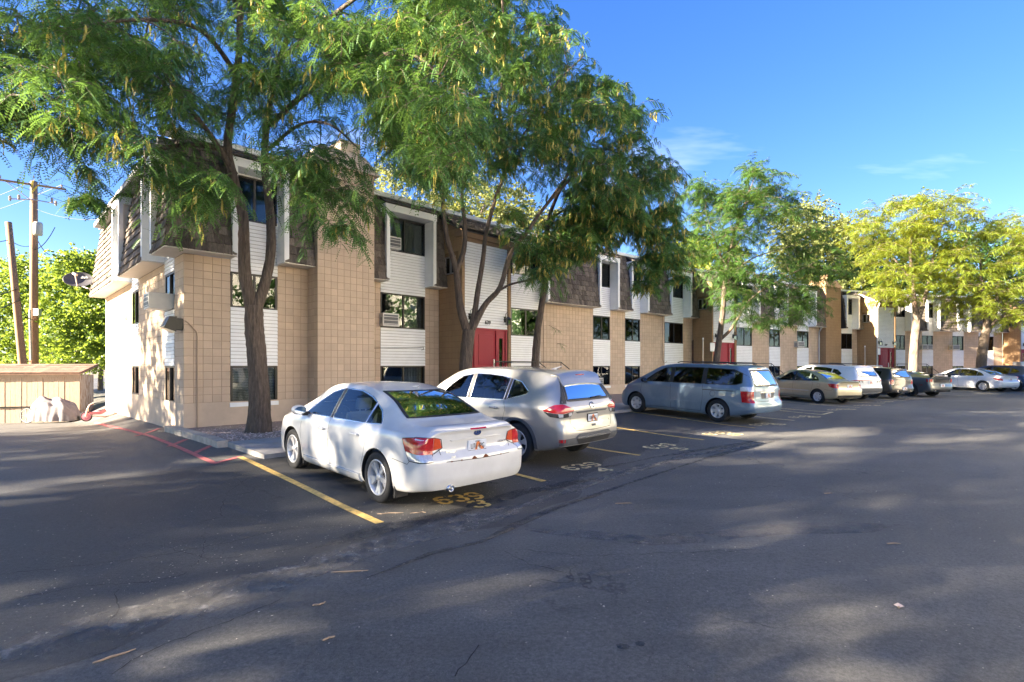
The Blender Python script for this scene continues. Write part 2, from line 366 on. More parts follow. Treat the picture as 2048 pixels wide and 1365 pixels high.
ragged('oil_stain', [(1270, 1288), (1280, 1290), (1287, 1294)], .05, m_seal, .0055, .4, .02, seed=9)
# hand-sized meandering cracks laid as thin near-black ribbons
m_crack = pm('crack_shadow', (.028, .026, .025), .95, var=0)
def crack(pts, w_, seed):
    rs = np.random.default_rng(seed); P = [np.array(pg(*p)[:2]) for p in pts]; o_ = []
    for a, b in zip(P[:-1], P[1:]):
        n = max(2, int(np.linalg.norm(b - a) / .06)); o_ += [a + (b - a) * i / n + rs.normal(size=2) * .013 for i in range(n)]
    MB().ribbon(o_, list(w_ * rs.uniform(.3, 1.6, len(o_))), .0035).build('crack', m_crack, lot)
for i_, c_ in enumerate([[(0, 1030), (110, 1010), (200, 985), (280, 962), (330, 955)], [(500, 955), (455, 985), (445, 1010), (440, 1035), (380, 1050)], [(410, 1065), (405, 1110), (370, 1150), (300, 1165), (150, 1175), (0, 1205)],
                         [(0, 1150), (180, 1130), (330, 1110), (460, 1085), (560, 1060), (700, 1050)], [(330, 1095), (420, 1120), (520, 1110), (640, 1085)], [(960, 1290), (930, 1330), (900, 1365)], [(1050, 1100), (1150, 1112), (1260, 1110), (1360, 1105), (1540, 1100)],
                         [(240, 1180), (235, 1220), (200, 1260)], [(1010, 1105), (1060, 1130), (1150, 1150)], [(560, 1200), (450, 1245), (300, 1300), (200, 1365)]]):
    crack(c_, .0055, 40 + i_)

# ---- painted markings
m_yel = pm('yellow_paint', (.66, .44, .13), .75, var=.35, vs=14, bump=.4, bs=150)
m_pale = pm('faded_paint', (.66, .54, .30), .75, var=.4, vs=14, bump=.4, bs=150)
m_red = pm('faded_red_paint', (.55, .15, .14), .8, var=.3, vs=9, bump=.4, bs=150)
def line2(a, b, w_, mat, name='painted_line', ext=0):
    A, B = np.array(pg(*a)[:2]), np.array(pg(*b)[:2]); d = B - A; L = np.linalg.norm(d); d /= L
    if ext: A = B - d * ext; L = ext
    n = max(3, int(L / .25)); MB().ribbon([A + d * L * i / n for i in range(n + 1)], w_, .0095).build(name, mat, lot)
STALL = [((480, 915), (760, 1048), 0), ((1015, 945), (1088, 964), 4.6), ((1160, 893), (1280, 912), 4.6), ((1205, 852), (1408, 881), 4.7), ((1215, 820), (1510, 857), 0), ((1504, 833), (1589, 842), 4.6),
         ((1553, 821), (1645, 830), 4.4), ((1556, 817), (1665, 825), 4.4), ((1559, 803), (1720, 816), 0), ((1677, 803), (1769, 808), 4.2), ((1739, 797), (1814, 803), 4.2), ((1804, 794), (1868, 798), 4.2), ((1880, 789), (1940, 793), 4), ((1950, 786), (2010, 789), 4)]
for i_, (a, b, e_) in enumerate(STALL): line2(a, b, .105, m_yel if i_ < 5 else m_pale, ext=e_)
line2((1645, 830), (1665, 825), .105, m_pale)
for a, b in (((190, 846), (430, 928)), ((425, 929), (482, 914)), ((272, 873), (318, 858)), ((338, 894), (372, 880)), ((388, 908), (430, 889))):
    line2(a, b, .11, m_red)
SEG = {'6': [[(.9, .92), (.55, 1.0), (.2, .85), (.08, .5)], [(.08, .4), (.2, .1), (.5, 0), (.8, .08), (.92, .28)], [(.9, .38), (.75, .55), (.5, .6), (.3, .54)]],
       '3': [[(.08, .8), (.25, .98), (.5, 1)], [(.62, 1), (.85, .9), (.88, .7), (.72, .55), (.45, .52)], [(.72, .5), (.92, .36), (.9, .14), (.62, 0)], [(.5, 0), (.22, .03), (.07, .2)]],
       '9': [[(.1, .08), (.45, 0), (.8, .15), (.92, .5)], [(.92, .6), (.8, .9), (.5, 1), (.2, .92), (.08, .72)], [(.1, .62), (.25, .45), (.5, .4), (.7, .46)]],
       '4': [[(.72, 0), (.72, .2)], [(.72, .3), (.72, 1), (.1, .3), (.55, .26)], [(.8, .26), (.98, .26)]],
       '5': [[(.88, 1), (.2, 1), (.16, .62)], [(.2, .55), (.5, .64), (.82, .52), (.9, .3)], [(.88, .2), (.7, .02), (.4, 0), (.1, .12)]]}
def stencil(txt, a, b, hgt, mat):
    A, B = np.array(pg(*a)[:2]), np.array(pg(*b)[:2]); u = B - A; L = np.linalg.norm(u); u /= L; v = np.array((-u[1], u[0])); cw = L / len(txt)
    mb = MB()
    for k, ch in enumerate(txt):
        for st in SEG[ch]:
            P = [A + u * (k + .08 + .8 * p[0]) * cw + v * hgt * p[1] for p in st]; Q = []
            for p, q in zip(P[:-1], P[1:]): Q += [p + (q - p) * f for f in (0, .34, .67)]
            Q.append(P[-1]); mb.ribbon(Q, .06, .0105)
    mb.build('painted_number', mat, lot)
for txt, a, b, h_, m_ in (('639', (880, 1011), (977, 996), .34, m_yel), ('3', (946, 1018), (990, 1012), .3, m_yel), ('639', (1142, 943), (1210, 931), .34, m_pale), ('4', (1203, 947), (1236, 941), .3, m_pale),
                          ('639', (1306, 900), (1358, 891), .34, m_pale), ('5', (1357, 903), (1384, 898), .28, m_pale), ('639', (1424, 872), (1468, 865), .34, m_pale), ('6', (1467, 873), (1494, 869), .28, m_pale),
                          ('639', (1515, 853), (1553, 848), .32, m_pale), ('9', (1556, 852), (1580, 849), .26, m_pale), ('639', (1590, 837), (1625, 833), .3, m_pale), ('6', (1626, 837), (1648, 834), .26, m_pale), ('639', (1668, 822), (1696, 819), .3, m_pale), ('5', (1698, 821), (1718, 819), .26, m_pale),
                          ('639', (1720, 813), (1746, 811), .3, m_pale), ('3', (1748, 813), (1766, 811), .26, m_pale), ('639', (1765, 806), (1790, 804), .3, m_pale), ('639', (1822, 800), (1848, 798), .3, m_pale)):
    stencil(txt, a, b, h_, m_)

# ---- raised planting bed, sidewalk and kerb in front of the buildings
def offset_line(d):
    """facade plan line moved d metres towards the car park"""
    P = []
    for i in range(len(FAC)):
        ns = []
        for j in (i - 1, i):
            if 0 <= j < len(FAC) - 1:
                t = FAC[j + 1] - FAC[j]; t = t / np.linalg.norm(t); ns.append(np.array((t[1], -t[0])))
        n_ = sum(ns) / len(ns); n_ = n_ / (n_ @ ns[0]); P.append(FAC[i] + n_ * d)
    return P
def strip(d0, d1, z0, z1, step=.5, s_start=0.):
    A, B = offset_line(d0), offset_line(d1); rows = []
    for i in range(len(A) - 1):
        n = max(2, int(np.linalg.norm(A[i + 1] - A[i]) / step))
        for k in range(n + (i == len(A) - 2)):
            f = k / n; a = A[i] + (A[i + 1] - A[i]) * f; b = B[i] + (B[i + 1] - B[i]) * f
            rows.append([(a[0], a[1], gz(*a) + z0), *[(*(a + (b - a) * q), gz(*(a + (b - a) * q)) + z0 + (z1 - z0) * q) for q in (.25, .5, .75)], (b[0], b[1], gz(*b) + z1)])
    return np.array(rows)
SW0, SW1 = 5.9, 3.95            # sidewalk front / back edge, metres out from the facade line
m_conc = pm('concrete', (.33, .31, .29), .85, var=.18, vs=3, bump=.3, bs=120)
m_kerb = pm('pale_kerb', (.42, .37, .31), .85, var=.22, vs=5, bump=.3, bs=120)
m_grav0 = pm('gravel_bed', (.33, .25, .21), .95, var=.4, vs=30, bump=1., bs=50)
top = strip(SW0, SW1, .085, .11)
sw = MB().grid(top[:, ::-1])
fr = np.stack([top[:, 0] - (0, 0, .3), top[:, 0]], 1); sw.grid(fr[:, ::-1])
e0 = np.stack([top[0], top[0] - (0, 0, .3)], 0); sw.grid(e0)
sw.build('sidewalk', m_conc, kind='structure')
bedg = strip(SW1, -.3, .1, .125)
MB().grid(bedg[:, ::-1]).build('planting_bed', m_grav0, kind='structure')
# kerb closing the bed beside the drive
ka, kb = bedg[0][0], bedg[0][-1]; kd = Vector(kb - ka); kd.z = 0; kd.normalize(); kp = Vector((-kd.y, kd.x, 0)) * .2
kerb = MB(); n_ = 12
P_ = [Vector(ka) + (Vector(kb) - Vector(ka)) * i / n_ for i in range(n_ + 1)]
for i in range(n_):
    a, b = P_[i], P_[i + 1]; s_ = kp if kp.x < 0 else -kp
    za, zb = gz(a.x, a.y), gz(b.x, b.y)
    kerb.hexa([(a.x, a.y, za - .3), (b.x, b.y, zb - .3), (b.x + s_.x, b.y + s_.y, zb - .3), (a.x + s_.x, a.y + s_.y, za - .3),
               (a.x, a.y, za + .15), (b.x, b.y, zb + .15), (b.x + s_.x, b.y + s_.y, zb + .14), (a.x + s_.x, a.y + s_.y, za + .14)])
kerb.build('kerb', m_kerb, kind='structure')
# loose stones on the bed (nobody could count them)
def stones(n, A, B, smin, smax, seed):
    rs = np.random.default_rng(seed); f = rs.uniform(0, 1, n)
    ang = rs.uniform(0, 6.28, n); sz = rs.uniform(smin, smax, n)
    base = np.array([(1, 0, 0), (0, 1, 0), (-1, 0, 0), (0, -1, 0), (0, 0, .7), (0, 0, -.5)]) ; fc = np.array([(0, 1, 4), (1, 2, 4), (2, 3, 4), (3, 0, 4), (1, 0, 5), (2, 1, 5), (3, 2, 5), (0, 3, 5)])
    return rs, ang, sz, base, fc
def scatter_stones(name, pts, smin, smax, mat, seed, parent=None, flat=.6):
    rs = np.random.default_rng(seed); n = len(pts); base = np.array([(1, 0, 0), (0, 1, 0), (-1, 0, 0), (0, -1, 0), (.1, .1, .8), (0, 0, -.5)])
    fc = np.array([(0, 1, 4), (1, 2, 4), (2, 3, 4), (3, 0, 4), (1, 0, 5), (2, 1, 5), (3, 2, 5), (0, 3, 5)])
    V = base[None] * rs.uniform(.6, 1.4, (n, 6, 3)); V[:, :, 2] *= flat
    a = rs.uniform(0, 6.28, n); c, s_ = np.cos(a)[:, None], np.sin(a)[:, None]; x, y = V[..., 0].copy(), V[..., 1].copy()
    V[..., 0] = x * c - y * s_; V[..., 1] = x * s_ + y * c
    V *= rs.uniform(smin, smax, n)[:, None, None]; V += pts[:, None]
    Fc = (fc[None] + (np.arange(n) * 6)[:, None, None]).reshape(-1, 3)
    return put(name, npmesh(name, V, Fc, mat), parent, kind='stuff')
m_stone = pm('mixed_stone', (.46, .36, .31), .9, var=.15, vs=40, rnd=.55)
rs_ = np.random.default_rng(5); a_, b_ = np.array(offset_line(SW1)[0]), np.array(offset_line(0)[0]); u_ = FAC[1] - FAC[0]; u_ = u_ / np.linalg.norm(u_)
L_ = rs_.uniform(0, 1, 9000) ** 1.3 * 14; f_ = rs_.uniform(.01, .99, 9000); P2 = a_[None] + (b_ - a_)[None] * f_[:, None] + u_[None] * L_[:, None]
z_ = gz(P2[:, 0], P2[:, 1]) + .11
stn = scatter_stones('gravel', np.column_stack([P2, z_]), .012, .034, m_stone, 6); stn['label'] = 'pinkish crushed stone covering the planting bed by the wall'; stn['category'] = 'gravel'
# litter on the asphalt
rs_ = np.random.default_rng(8); n_ = 2600
X_ = rs_.uniform(-9, 13, n_); Y_ = 2 + rs_.gamma(2.0, 3.2, n_); kk = (gdist(X_, Y_) > 6.2) & (Y_ < 26); X_, Y_ = X_[kk], Y_[kk]
t_ = rs_.normal(0, .8, 1900); s_ = rs_.uniform(-6, 14, 1900)      # more of it along the drainage line
A_, B_ = np.array(pg(60, 1290)[:2]), np.array(pg(1300, 930)[:2]); dd = (B_ - A_) / np.linalg.norm(B_ - A_); q_ = np.array((-dd[1], dd[0]))
Ps = A_[None] + dd[None] * (s_[:, None] + 1) + q_[None] * (.6 + t_[:, None] * .7)
X_ = np.concatenate([X_, Ps[:, 0]]); Y_ = np.concatenate([Y_, Ps[:, 1]]); kk = (gdist(X_, Y_) > 6.0) & (Y_ > 1.5); X_, Y_ = X_[kk], Y_[kk]
m_lit = pm('pale_litter', (.42, .38, .31), .9, var=0, rnd=.5)
lt = scatter_stones('litter', np.column_stack([X_, Y_, gz(X_, Y_) + .005]), .002, .0095, m_lit, 9, flat=.35); lt['label'] = 'pale bits of bark and leaf strewn over the asphalt'; lt['category'] = 'litter'
m_twig = pm('dry_twig', (.30, .22, .15), .9, var=.2)
for k_, (x, y, l_, a) in enumerate(((230, 1314, .22, .8), (655, 1279, .09, .5), (780, 1028, .3, .15), (835, 1027, .2, .1), (700, 1145, .3, .1), (1656, 988, .12, .2), (1787, 1089, .13, 0), (1797, 1215, .06, 1), (1248, 1008, .2, 0), (640, 1210, .1, .6))):
    c = pg(x, y); rr_ = np.random.default_rng(k_); pts = [(c.x + math.cos(a) * l_ * (q - .5) + rr_.normal() * .008, c.y + math.sin(a) * l_ * (q - .5) + rr_.normal() * .008, c.z + .008) for q in np.linspace(0, 1, 6)]
    o_ = MB().tube(pts, [.004, .007, .008, .007, .006, .003], 5).build('twig', m_twig); tag(o_, 'short dry twig or seed pod lying on the asphalt', 'twig', 'dry twigs lying on the car park')
# ================================================================== apartment row
m_block = pm('tan_block', (.55, .42, .305), .85, var=.1, vs=.8, bump=.25, bs=160, rnd=.07)
m_mort = pm('tan_mortar', (.32, .23, .155), .95, var=.1, vs=6)
m_base = pm('tan_base_paint', (.56, .44, .33), .8, var=.09, vs=2, bump=.15, bs=60)
m_brown = pm('brown_block', (.34, .215, .115), .85, var=.07, vs=1.2, bump=.25, bs=160, rnd=.04)
m_bmort = pm('brown_mortar', (.19, .115, .06), .95, var=.1, vs=6)
m_btrim = pm('brown_trim', (.27, .17, .10), .7, var=.08, vs=4)
m_side = pm('cream_siding', (.85, .85, .84), .55, var=.045, vs=2.5, rnd=.02)
m_sgap = pm('siding_gap', (.22, .17, .13), .8, var=.1)  # backing painted dark to draw the shadow lines under the boards
m_white = pm('white_trim', (.83, .83, .82), .5, var=.05, vs=3)
m_soff = pm('cream_soffit', (.66, .61, .54), .6, var=.06, vs=3)
m_shake = pm('weathered_shake', (.135, .11, .09), .9, var=.35, vs=9, bump=.7, bs=60, rnd=.42, stretch=(3, 3, .5))
m_under = pm('roof_felt', (.03, .026, .024), .95, var=.1)
m_roof = pm('flat_roof', (.3, .3, .3), .9, var=.2)
m_frame = pm('bronze_window_frame', (.022, .020, .019), .4, var=.0, metal=.3)
m_afr = pm('aluminium_frame', (.45, .45, .46), .35, metal=.8, var=.05)
m_pane = glass_mat('window_glass', (.62, .66, .66), .02)
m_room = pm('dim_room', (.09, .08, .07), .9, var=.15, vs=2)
m_blind = pm('window_blind', (.62, .62, .60), .6, var=.03)
m_curt = pm('grey_curtain', (.38, .37, .35), .8, var=.08)
m_door = pm('red_door', (.30, .018, .032), .45, var=.04, vs=2, spec=.3)
m_black = pm('black_metal', (.015, .015, .015), .4, metal=.4, var=0)
m_steel = pm('brushed_steel', (.55, .55, .55), .3, metal=1, var=.05)
m_pipe = pm('tan_conduit', (.40, .29, .20), .5, var=.05)
m_dpipe = pm('white_downpipe', (.55, .55, .54), .4, var=.05)

class Fr:
    def __init__(s, o, th):
        s.o = np.array(o, float); s.th = th; s.d = np.array((math.sin(th), math.cos(th))); s.v = np.array((-math.cos(th), math.sin(th)))
        s.M = Matrix.Translation((o[0], o[1], 0)) @ Matrix.Rotation(math.pi / 2 - th, 4, 'Z')
    def s_px(s, x, off=0):
        a = (x - HX) / F; b = s.o - s.v * off
        return -(b[0] - a * b[1]) / (s.d[0] - a * s.d[1])
    def p_px(s, sl, x):
        """how far out of the wall the vertical line at s must stand to fall on pixel column x"""
        a = (x - HX) / F; b = s.o + s.d * sl
        return (b[0] - a * b[1]) / (s.v[0] - a * s.v[1])
    def pt(s, sl, y): return s.o + s.d * sl + s.v * y
    def ret(s, sl, y=0): return Fr(s.pt(sl, y), s.th + math.pi / 2)      # wall facing back along the row
    def retR(s, sl, y=0): return Fr(s.pt(sl, y), s.th - math.pi / 2)     # wall facing on along the row

UNIT = {}
def unit(key):
    if key in UNIT: return UNIT[key]
    if key[0] == 'block':
        c, q = .03, .03
        V = [(0, .02, 0), (1, .02, 0), (1, .02, 1), (0, .02, 1), (0, .006, 0), (1, .006, 0), (1, .006, 1), (0, .006, 1), (c, 0, q), (1 - c, 0, q), (1 - c, 0, 1 - q), (c, 0, 1 - q)]
        Fq = [(8, 9, 10, 11), (4, 5, 9, 8), (5, 6, 10, 9), (6, 7, 11, 10), (7, 4, 8, 11), (0, 1, 5, 4), (1, 2, 6, 5), (2, 3, 7, 6), (3, 0, 4, 7)]
    elif key[0] == 'board':
        V = [(0, .004, 0), (0, -.022, 0), (0, -.021, .12), (0, -.002, 1.0), (0, .004, 1), (1, .004, 0), (1, -.022, 0), (1, -.021, .12), (1, -.002, 1.0), (1, .004, 1)]
        Fq = [(1, 6, 7, 2), (2, 7, 8, 3), (0, 5, 6, 1), (0, 1, 2, 3), (4, 0, 3, 3), (5, 8, 7, 6), (3, 8, 9, 4)]
        Fq = [f for f in Fq if len(set(f)) == 4]
    else:   # shake: y = 0 is the roof plane, -y is out; z runs up the slope
        k = key[1]; rs = np.random.default_rng(100 + k)
        a, b, c, d = rs.uniform(-.09, .05, 4); e1, e2 = rs.uniform(-.012, .012, 2)
        V = [(0, -.012, a), (.5, -.012, b), (1, -.012, c), (0, -.042 + e1, a), (.5, -.05 + e2, b), (1, -.04 - e1, c), (0, -.006, 1.12), (.5, -.008, 1.12), (1, -.006, 1.12), (0, .0, 1.12), (.5, 0, 1.12), (1, 0, 1.12)]
        Fq = [(3, 4, 7, 6), (4, 5, 8, 7), (0, 1, 4, 3), (1, 2, 5, 4), (0, 3, 6, 9), (2, 11, 8, 5)]
    me = npmesh(key[0], V, Fq, m_block); me.materials.clear()
    UNIT[key] = (np.array(V, float), np.array(Fq), {}, me); return UNIT[key]
def umesh(key, mat):
    V, Fq, c, me = unit(key)
    if mat.name not in c:
        m2 = me.copy(); m2.materials.append(mat); c[mat.name] = m2
    return c[mat.name]

class Bld:
    def __init__(s, label, fr, group=None):
        s.e = thing('apartment_building', label, 'building', (fr.o[0], fr.o[1], gz(*fr.o)), 0, group); s.pieces = {}; s.fr = fr
    def piece(s, name, key, mat, M): s.pieces.setdefault((name, mat.name), []).append((key, M, mat))
    def part(s, name, mb, mat, fr, parent=None, kind=None): return mb.build(name, mat, parent or s.e, fr.M, kind)
    def finish(s, nobj):
        for (name, mn), L in s.pieces.items():
            lim = nobj.get((name, mn), 0)
            def app(it):
                M = it[1]; c = M @ Vector((.5, 0, .5)); 
                if c.y < 2: return 0
                x = c.x / c.y * F + HX; y = HY - (c.z - E) / c.y * F
                vis = 1 if (-20 < x < 2070 and 0 < y < 1365) else .01
                ex, ez = M.to_3x3() @ Vector((1, 0, 0)), M.to_3x3() @ Vector((0, 0, 1)); view = Vector((c.x, c.y, c.z - E)).normalized()
                facing = max(.0, (M.to_3x3() @ Vector((0, 1, 0))).normalized().dot(view))
                return vis * ex.length * ez.length / c.y ** 2 * facing
            L.sort(key=app, reverse=True)
            for key, M, mat in L[:lim]: put(name, umesh(key, mat), s.e, M)
            rest = L[lim:]
            if rest:
                Vs, Fs, b = [], [], 0; byk = {}
                for key, M, mat in rest: byk.setdefault(key, []).append(np.array(M))
                for key, Ms in byk.items():
                    V, Fq, _, _ = unit(key); Ms = np.stack(Ms); H = np.column_stack([V, np.ones(len(V))])
                    W = np.einsum('nij,vj->nvi', Ms, H)[..., :3]; n = len(Ms)
                    Vs.append(W.reshape(-1, 3)); Fs.append((Fq[None] + (np.arange(n) * len(V))[:, None, None]).reshape(-1, Fq.shape[1]) + b); b += n * len(V)
                put(name, npmesh(name, np.concatenate(Vs), np.concatenate(Fs), rest[0][2]), s.e, I4, 'stuff')
    # ---- pieces of wall
    def bricks(s, fr, s0, s1, z0, z1, y=0, mat=None, mort=None, cw=.205, base=True, thick=.24, hole=None, ins=0.):
        mat = mat or m_block; mort = mort or (m_mort if mat is m_block else m_bmort)
        z0, z1 = z0 + E, z1 + E; nx_ = max(1, round((s1 - s0) / cw)); nz_ = max(1, round((z1 - z0) / .2035)); w_, h_ = (s1 - s0) / nx_, (z1 - z0) / nz_
        mb = MB()
        if hole:
            a, b, c, d = hole; c, d = c + E, d + E
            for q in ((s0, a, z0, z1), (b, s1, z0, z1), (a, b, z0, c), (a, b, d, z1)): mb.box(q[0], q[1], y + .008, y + thick, q[2], q[3])
        else: mb.box(s0 + ins, s1 - ins, y + .008, y + thick, z0, z1)
        s.part('wall', mb, mort, fr)
        for i in range(nx_):
            for j in range(nz_):
                x, z = s0 + i * w_, z0 + j * h_
                if hole and x + w_ > hole[0] + .02 and x < hole[1] - .02 and z + h_ > hole[2] + E + .02 and z < hole[3] + E - .02: continue
                s.piece('block', ('block',), mat, fr.M @ Matrix.Translation((x + .004, y, z + .004)) @ Matrix.Diagonal((w_ - .008, 1, h_ - .008, 1)))
        if base: s.part('wall_base', MB().box(s0, s1, y + .003, y + thick, -1.2, z0), m_base if mat is m_block else mat, fr)
    def siding(s, fr, s0, s1, z0, z1, y=0, pitch=.1):
        z0, z1 = z0 + E, z1 + E
        if z1 - z0 < .04: return
        n = max(1, round((z1 - z0) / pitch)); h = (z1 - z0) / n
        s.part('wall', MB().box(s0, s1, y + .005, y + .15, z0, z1), m_sgap, fr)
        for j in range(n): s.piece('siding_board', ('board',), m_side, fr.M @ Matrix.Translation((s0, y, z0 + j * h + .007)) @ Matrix.Diagonal((s1 - s0, 1, h - .009, 1)))
    def window(s, fr, s0, s1, z0, z1, style='dark', y=0, sill=False, alu=False, split=.5, rev=.05):
        z0, z1 = z0 + E, z1 + E; b = .045; mb = MB(); yf = y + rev - .045; fm = m_afr if alu else m_frame
        mb.box(s0, s1, yf, yf + .07, z0, z0 + b); mb.box(s0, s1, yf, yf + .07, z1 - b, z1); mb.box(s0, s0 + b, yf + .001, yf + .069, z0 + b, z1 - b); mb.box(s1 - b, s1, yf + .001, yf + .069, z0 + b, z1 - b)
        sm = s0 + (s1 - s0) * split
        if split: mb.box(sm - .03, sm + .03, yf - .004, yf + .066, z0 + b, z1 - b)
        win = s.part('window', mb, fm, fr)
        edges = [(s0 + b, sm - .03, .02), (sm + .03, s1 - b, .04)] if split else [(s0 + b, s1 - b, .03)]
        for a, c, dy_ in edges:
            MB().box(a, c, yf + dy_, yf + dy_ + .005, z0 + b, z1 - b).build('pane', m_pane, win, fr.M)
        # what is behind the glass
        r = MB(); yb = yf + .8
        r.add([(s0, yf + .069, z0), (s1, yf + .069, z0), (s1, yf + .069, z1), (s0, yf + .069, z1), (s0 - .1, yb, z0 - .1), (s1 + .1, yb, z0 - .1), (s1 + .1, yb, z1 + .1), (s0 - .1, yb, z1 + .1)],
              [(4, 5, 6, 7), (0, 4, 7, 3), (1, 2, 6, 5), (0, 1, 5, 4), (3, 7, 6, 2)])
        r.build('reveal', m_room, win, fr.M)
        if style == 'blind':
            bl = MB(); n = int((z1 - z0 - .06) / .045)
            for k in range(n):
                z = z0 + .04 + k * .045; bl.add([(s0 + .05, yf + .10, z), (s1 - .05, yf + .10, z), (s1 - .05, yf + .122, z + .034), (s0 + .05, yf + .122, z + .034)], [(0, 1, 2, 3)])
            bl.build('blind', m_blind, win, fr.M)
        elif style in ('curtain', 'half'):
            cu = MB(); a0, a1 = (s0 + .04, s1 - .04) if style == 'curtain' else ((s0 + .04, sm) if random.random() < .5 else (sm, s1 - .04)); n = 28; G_ = []
            for k in range(n + 1):
                x = a0 + (a1 - a0) * k / n; yy = yf + .16 + .025 * math.sin(k * 1.7) + .01 * math.sin(k * 4.1); G_.append([(x, yy, z0 + .02), (x, yy, z1 - .02)])
            cu.grid(np.array(G_)).build('curtain', m_curt, win, fr.M)
        if sill: MB().box(s0 - .03, s1 + .03, y - .035, y + .02, z0 - .115, z0 - .003).build('sill', m_white, win, fr.M)
        return win
    def bay(s, fr, s0, s1, wins, y=0, top=5.2, bottom=-.95, base=True):
        """white sided bay; wins = list of (z0, z1, style[, options])"""
        zc = bottom
        for wdw in sorted(wins, key=lambda q: q[0]):
            z0, z1, st = wdw[:3]; kw = wdw[3] if len(wdw) > 3 else {}; a, b = s0 + kw.pop('in0', .01), s1 - kw.pop('in1', .01)
            s.siding(fr, s0, s1, zc, z0 - (.118 if kw.get('sill') and zc <= bottom else 0), y)
            s.window(fr, a, b, z0, z1, st, y, **kw); zc = z1
        s.siding(fr, s0, s1, zc, top, y)
        if base: s.part('wall_base', MB().box(s0, s1, y + .003, y + .24, -1.2, bottom + E), m_base, fr)
    # ---- mansard roof
    def shakes(s, fr, rows, s_of, bot, topp):
        """rows of split shakes on the plane through bot=(y,z), topp=(y,z); s_of(f) gives the ends at slope fraction f"""
        a = np.array(bot); b = np.array(topp); Ls = np.linalg.norm(b - a); u = (b - a) / Ls
        tilt = math.atan2(u[0], u[1]); h = Ls / rows
        for j in range(rows):
            x0, x1 = s_of((j + .3) / rows); x = x0
            while x < x1 - .02:
                w_ = min(random.uniform(.12, .3), x1 - x)
                if x1 - x - w_ < .06: w_ = x1 - x
                p = a + u * h * j
                M = fr.M @ Matrix.Translation((x + .003, p[0], p[1] + E)) @ Matrix.Rotation(-tilt, 4, 'X') @ Matrix.Diagonal((w_ - .006, 1, h, 1))
                s.piece('shake', ('shake', random.randrange(6)), m_shake, M); x += w_
    def mansard(s, fr, s0, s1, ext0=0, ext1=0, cheekL=True, cheekR=True, zt=5.72, p0=.52, p1=.13, rows=12):
        zb = 2.88
        def ends(f): p = p0 + (p1 - p0) * f; return s0 - ext0 * p, s1 + ext1 * p
        (a0, a1), (b0, b1) = ends(0), ends(1)
        q = .02
        s.part('mansard', MB().hexa([(a0 + q, -p0 + q, zb + E), (a1 - q, -p0 + q, zb + E), (a1 - q, .05, zb + E), (a0 + q, .05, zb + E), (b0 + q, -p1 + q, zt + E), (b1 - q, -p1 + q, zt + E), (b1 - q, .05, zt + E), (b0 + q, .05, zt + E)]), m_under, fr)
        s.part('soffit', MB().box(a0, s1, -p0 - .004, .0, zb - .03 + E, zb + E - .002), m_soff, fr)
        s.shakes(fr, rows, ends, (-p0, zb), (-p1, zt))
        for on, x, sg in ((cheekL, s0, -1), (cheekR, s1, 1)):
            if not on: continue
            mb = MB(); n = 25; h = (5.2 - zb) / n          # lapped boards on the cheek
            for j in range(n):
                z = zb + E + j * h; mb.hexa([(x + sg * .014, -.43, z), (x + sg * .014, -.0, z), (x, 0, z), (x, -.43, z), (x + sg * .003, -.43, z + h), (x + sg * .003, 0, z + h), (x, 0, z + h), (x, -.43, z + h)] if sg > 0 else
                                                    [(x, -.43, z), (x, 0, z), (x + sg * .014, 0, z), (x + sg * .014, -.43, z), (x, -.43, z + h), (x, 0, z + h), (x + sg * .003, 0, z + h), (x + sg * .003, -.43, z + h)])
            s.part('cheek', mb, m_side, fr)
            t0, t1 = (x - .02, x + .11) if sg < 0 else (x - .11, x + .02)
            s.part('corner_board', MB().box(t0, t1, -.545, -.425, zb - .012 + E, 5.198 + E), m_white, fr)
    def dormer_head(s, fr, s0, s1):
        s.part('dormer_head', MB().box(s0 - .13, s1 + .13, -.55, 0, 5.2 + E, 5.43 + E), m_white, fr)
        s.part('mansard', MB().hexa([(s0 - .13, -.54, 5.435 + E), (s1 + .13, -.54, 5.435 + E), (s1 + .13, .05, 5.435 + E), (s0 - .13, .05, 5.435 + E), (s0 - .13, -.12, 5.735 + E), (s1 + .13, -.12, 5.735 + E), (s1 + .13, .05, 5.735 + E), (s0 - .13, .05, 5.735 + E)]), m_under, fr)
        s.shakes(fr, 2, lambda f: (s0 - .13, s1 + .13), (-.58, 5.44), (-.12, 5.74))
    def cap(s, fr, s0, s1, depth=11.5):
        s.part('roof_cap', MB().box(s0, s1, -.2, .22, 5.745 + E, 5.885 + E), m_white, fr)
        s.part('roof', MB().box(s0, s1, .22, depth, 5.55 + E, 5.72 + E).box(s0 + .85, s1, depth - .25, depth - .001, -1, 5.55 + E), m_roof, fr)
    def tower(s, fr, s0, s1, p, mat, top=5.87):
        """chimney tower standing p out of the wall plane"""
        rl = fr.ret(s0, 0); s.bricks(rl, .0, p - .021, -.95, top, 0, mat); s.bricks(fr, s0, s1, -.95, top, -p, mat, ins=.03)
        rr = fr.retR(s1, -p); s.bricks(rr, .021, p, -.95, top, 0, mat)
        mb = MB(); c = .12
        mb.hexa([(s0 - c, -p - c, top + E), (s1 + c, -p - c, top + E), (s1 + c, .9, top + E), (s0 - c, .9, top + E), (s0 + .18, -p + .25, top + .62 + E), (s1 - .18, -p + .25, top + .62 + E), (s1 - .18, .7, top + .62 + E), (s0 + .18, .7, top + .62 + E)])
        s.part('tower_cap', mb, m_base if mat is m_block else mat, fr)
        s.part('chimney', MB().bevbox((s0 + s1) / 2 + .0, s1 - .25, -p + .4, .5, top + .5 + E, top + 1.05 + E, .02), m_base if mat is m_block else mat, fr)
